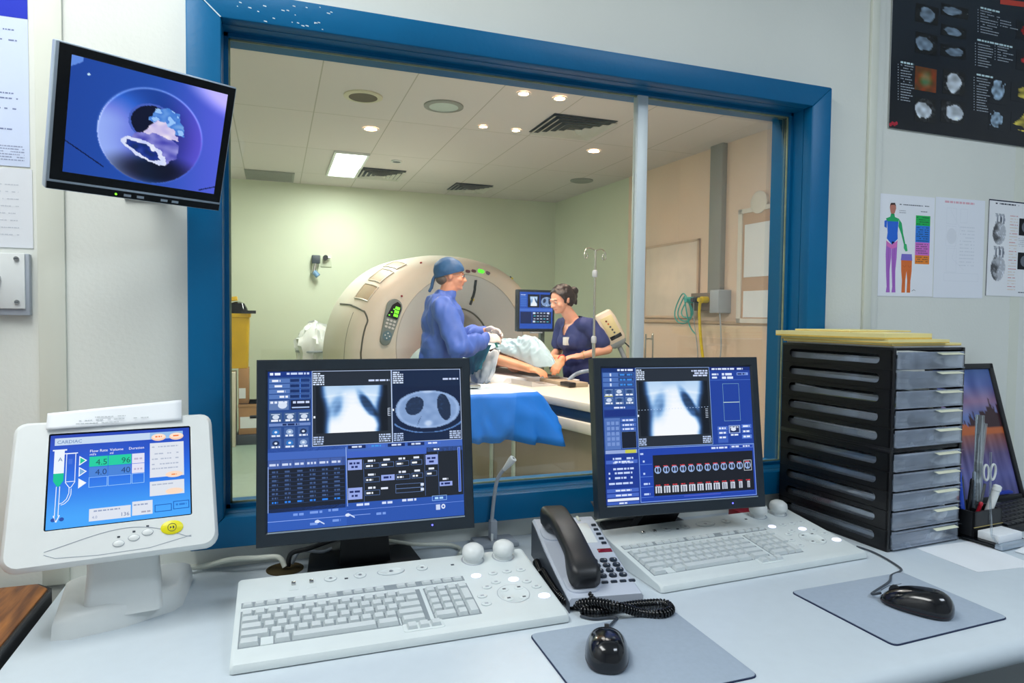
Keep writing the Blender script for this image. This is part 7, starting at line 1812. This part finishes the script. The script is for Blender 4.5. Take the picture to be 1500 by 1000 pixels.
FAR = smooth_path([V((.50, 1.70, 1.06)), V((.62, 1.35, 1.02)), V((.70, 1.05, .98)), V((.72, .80, .93)), V((.68, .62, .89)), V((.62, .50, .87)), in_tx(818, 537, .53)], 8)
RIDGE = smooth_path([in_tx(727, 500, .36), in_tx(742, 500, .38), in_tx(757, 499, .40), in_tx(775, 494.5, .42), in_tx(789, 498, .45), in_tx(803, 512, .49), in_tx(817, 535, .515)], 8)
def pl_(P, t):
    t = t*(len(P)-1); i = min(int(t), len(P)-2); return P[i].lerp(P[i+1], t-i)
def drape(u, v):                        # v along the edge towards the near corner, u from the near arm over the head to the far side
    e, r, f = pl_(EDGE, v), pl_(RIDGE, v), pl_(FAR, v)
    a = 1-u; p = e*(a*a)+ (r*2-(e+f)*.5)*(2*a*u)+f*(u*u)
    w_ = 4*u*(1-u)
    n = (1-3*abs(mnoise.noise((v*6+u*3, u*3-v*2, 7))))*.7+(1-3*abs(mnoise.noise((v*11-u*4, u*6, 1))))*.4
    return V((p.x-.02*n*w_, p.y, p.z+.022*n*w_+.005*mnoise.noise((u*20, v*30, 3))))
def torso_cover(u, v):
    y = .78+1.0*v; x = -.0+.72*u; z = ZP+.012+max(bump(x, y, .40, 1.15, .40, .62, .225), bump(x, y, .40, 1.6, .40, .6, .215), bump(x, y, .40, .9, .36, .35, .20))
    return V((x, y, z+.008*mnoise.noise((x*9, y*9, 1))))
g = G(); g.grid(drape, 70, 110, m_drape, TT); dr = g.build('surgical_drape', None, 70, solid=.003); tag(dr, 'pale ice blue sheet peaked over the head and arms of the patient', 'drape')
g = G(); g.grid(torso_cover, 40, 50, m_drape, TT); tag(g.build('surgical_drape', None, 70, solid=.003), 'pale blue sheet covering the body of the patient towards the scanner', 'drape')
m_dgrn = mat('drape_teal', (20, 110, 130), .7, var=.08); m_dpale = mat('drape_grey_white', (196, 206, 216), .75, var=.06)
def patch(cs, dx_, seed, bulge):
    def f(u, v):
        p = cs[0]*(1-u)*(1-v)+cs[1]*u*(1-v)+cs[2]*u*v+cs[3]*(1-u)*v
        n = mnoise.noise((u*6+seed, v*2.5, seed))+.5*mnoise.noise((u*13, v*6, seed))
        return V((p.x+dx_+bulge*n*v, p.y+.02*mnoise.noise((v*4, seed, u))*v, p.z+.012*mnoise.noise((u*8, v*3, seed+2))))
    return f
qs = [in_tx(*q) for q in ((688, 516, -.03), (733, 512, .14), (719, 561, -.045), (690, 563, -.045))]
g = G(); g.grid(patch(qs, 0, 2, .03), 28, 20, m_dpale, TT); tag(g.build('side_sheet', None, 70, solid=.003), 'grey white sheet hanging from the near side of the patient', 'drape')
qs = [in_tx(*q) for q in ((686, 505, -.05), (722, 505, .0), (706, 541, -.075), (686, 551, -.075))]
g = G(); g.grid(patch(qs, -.012, 8, .02), 20, 16, m_dgrn, TT); tag(g.build('towel', None, 70, solid=.003), 'dark teal towel hanging in front of the person in blue', 'towel')
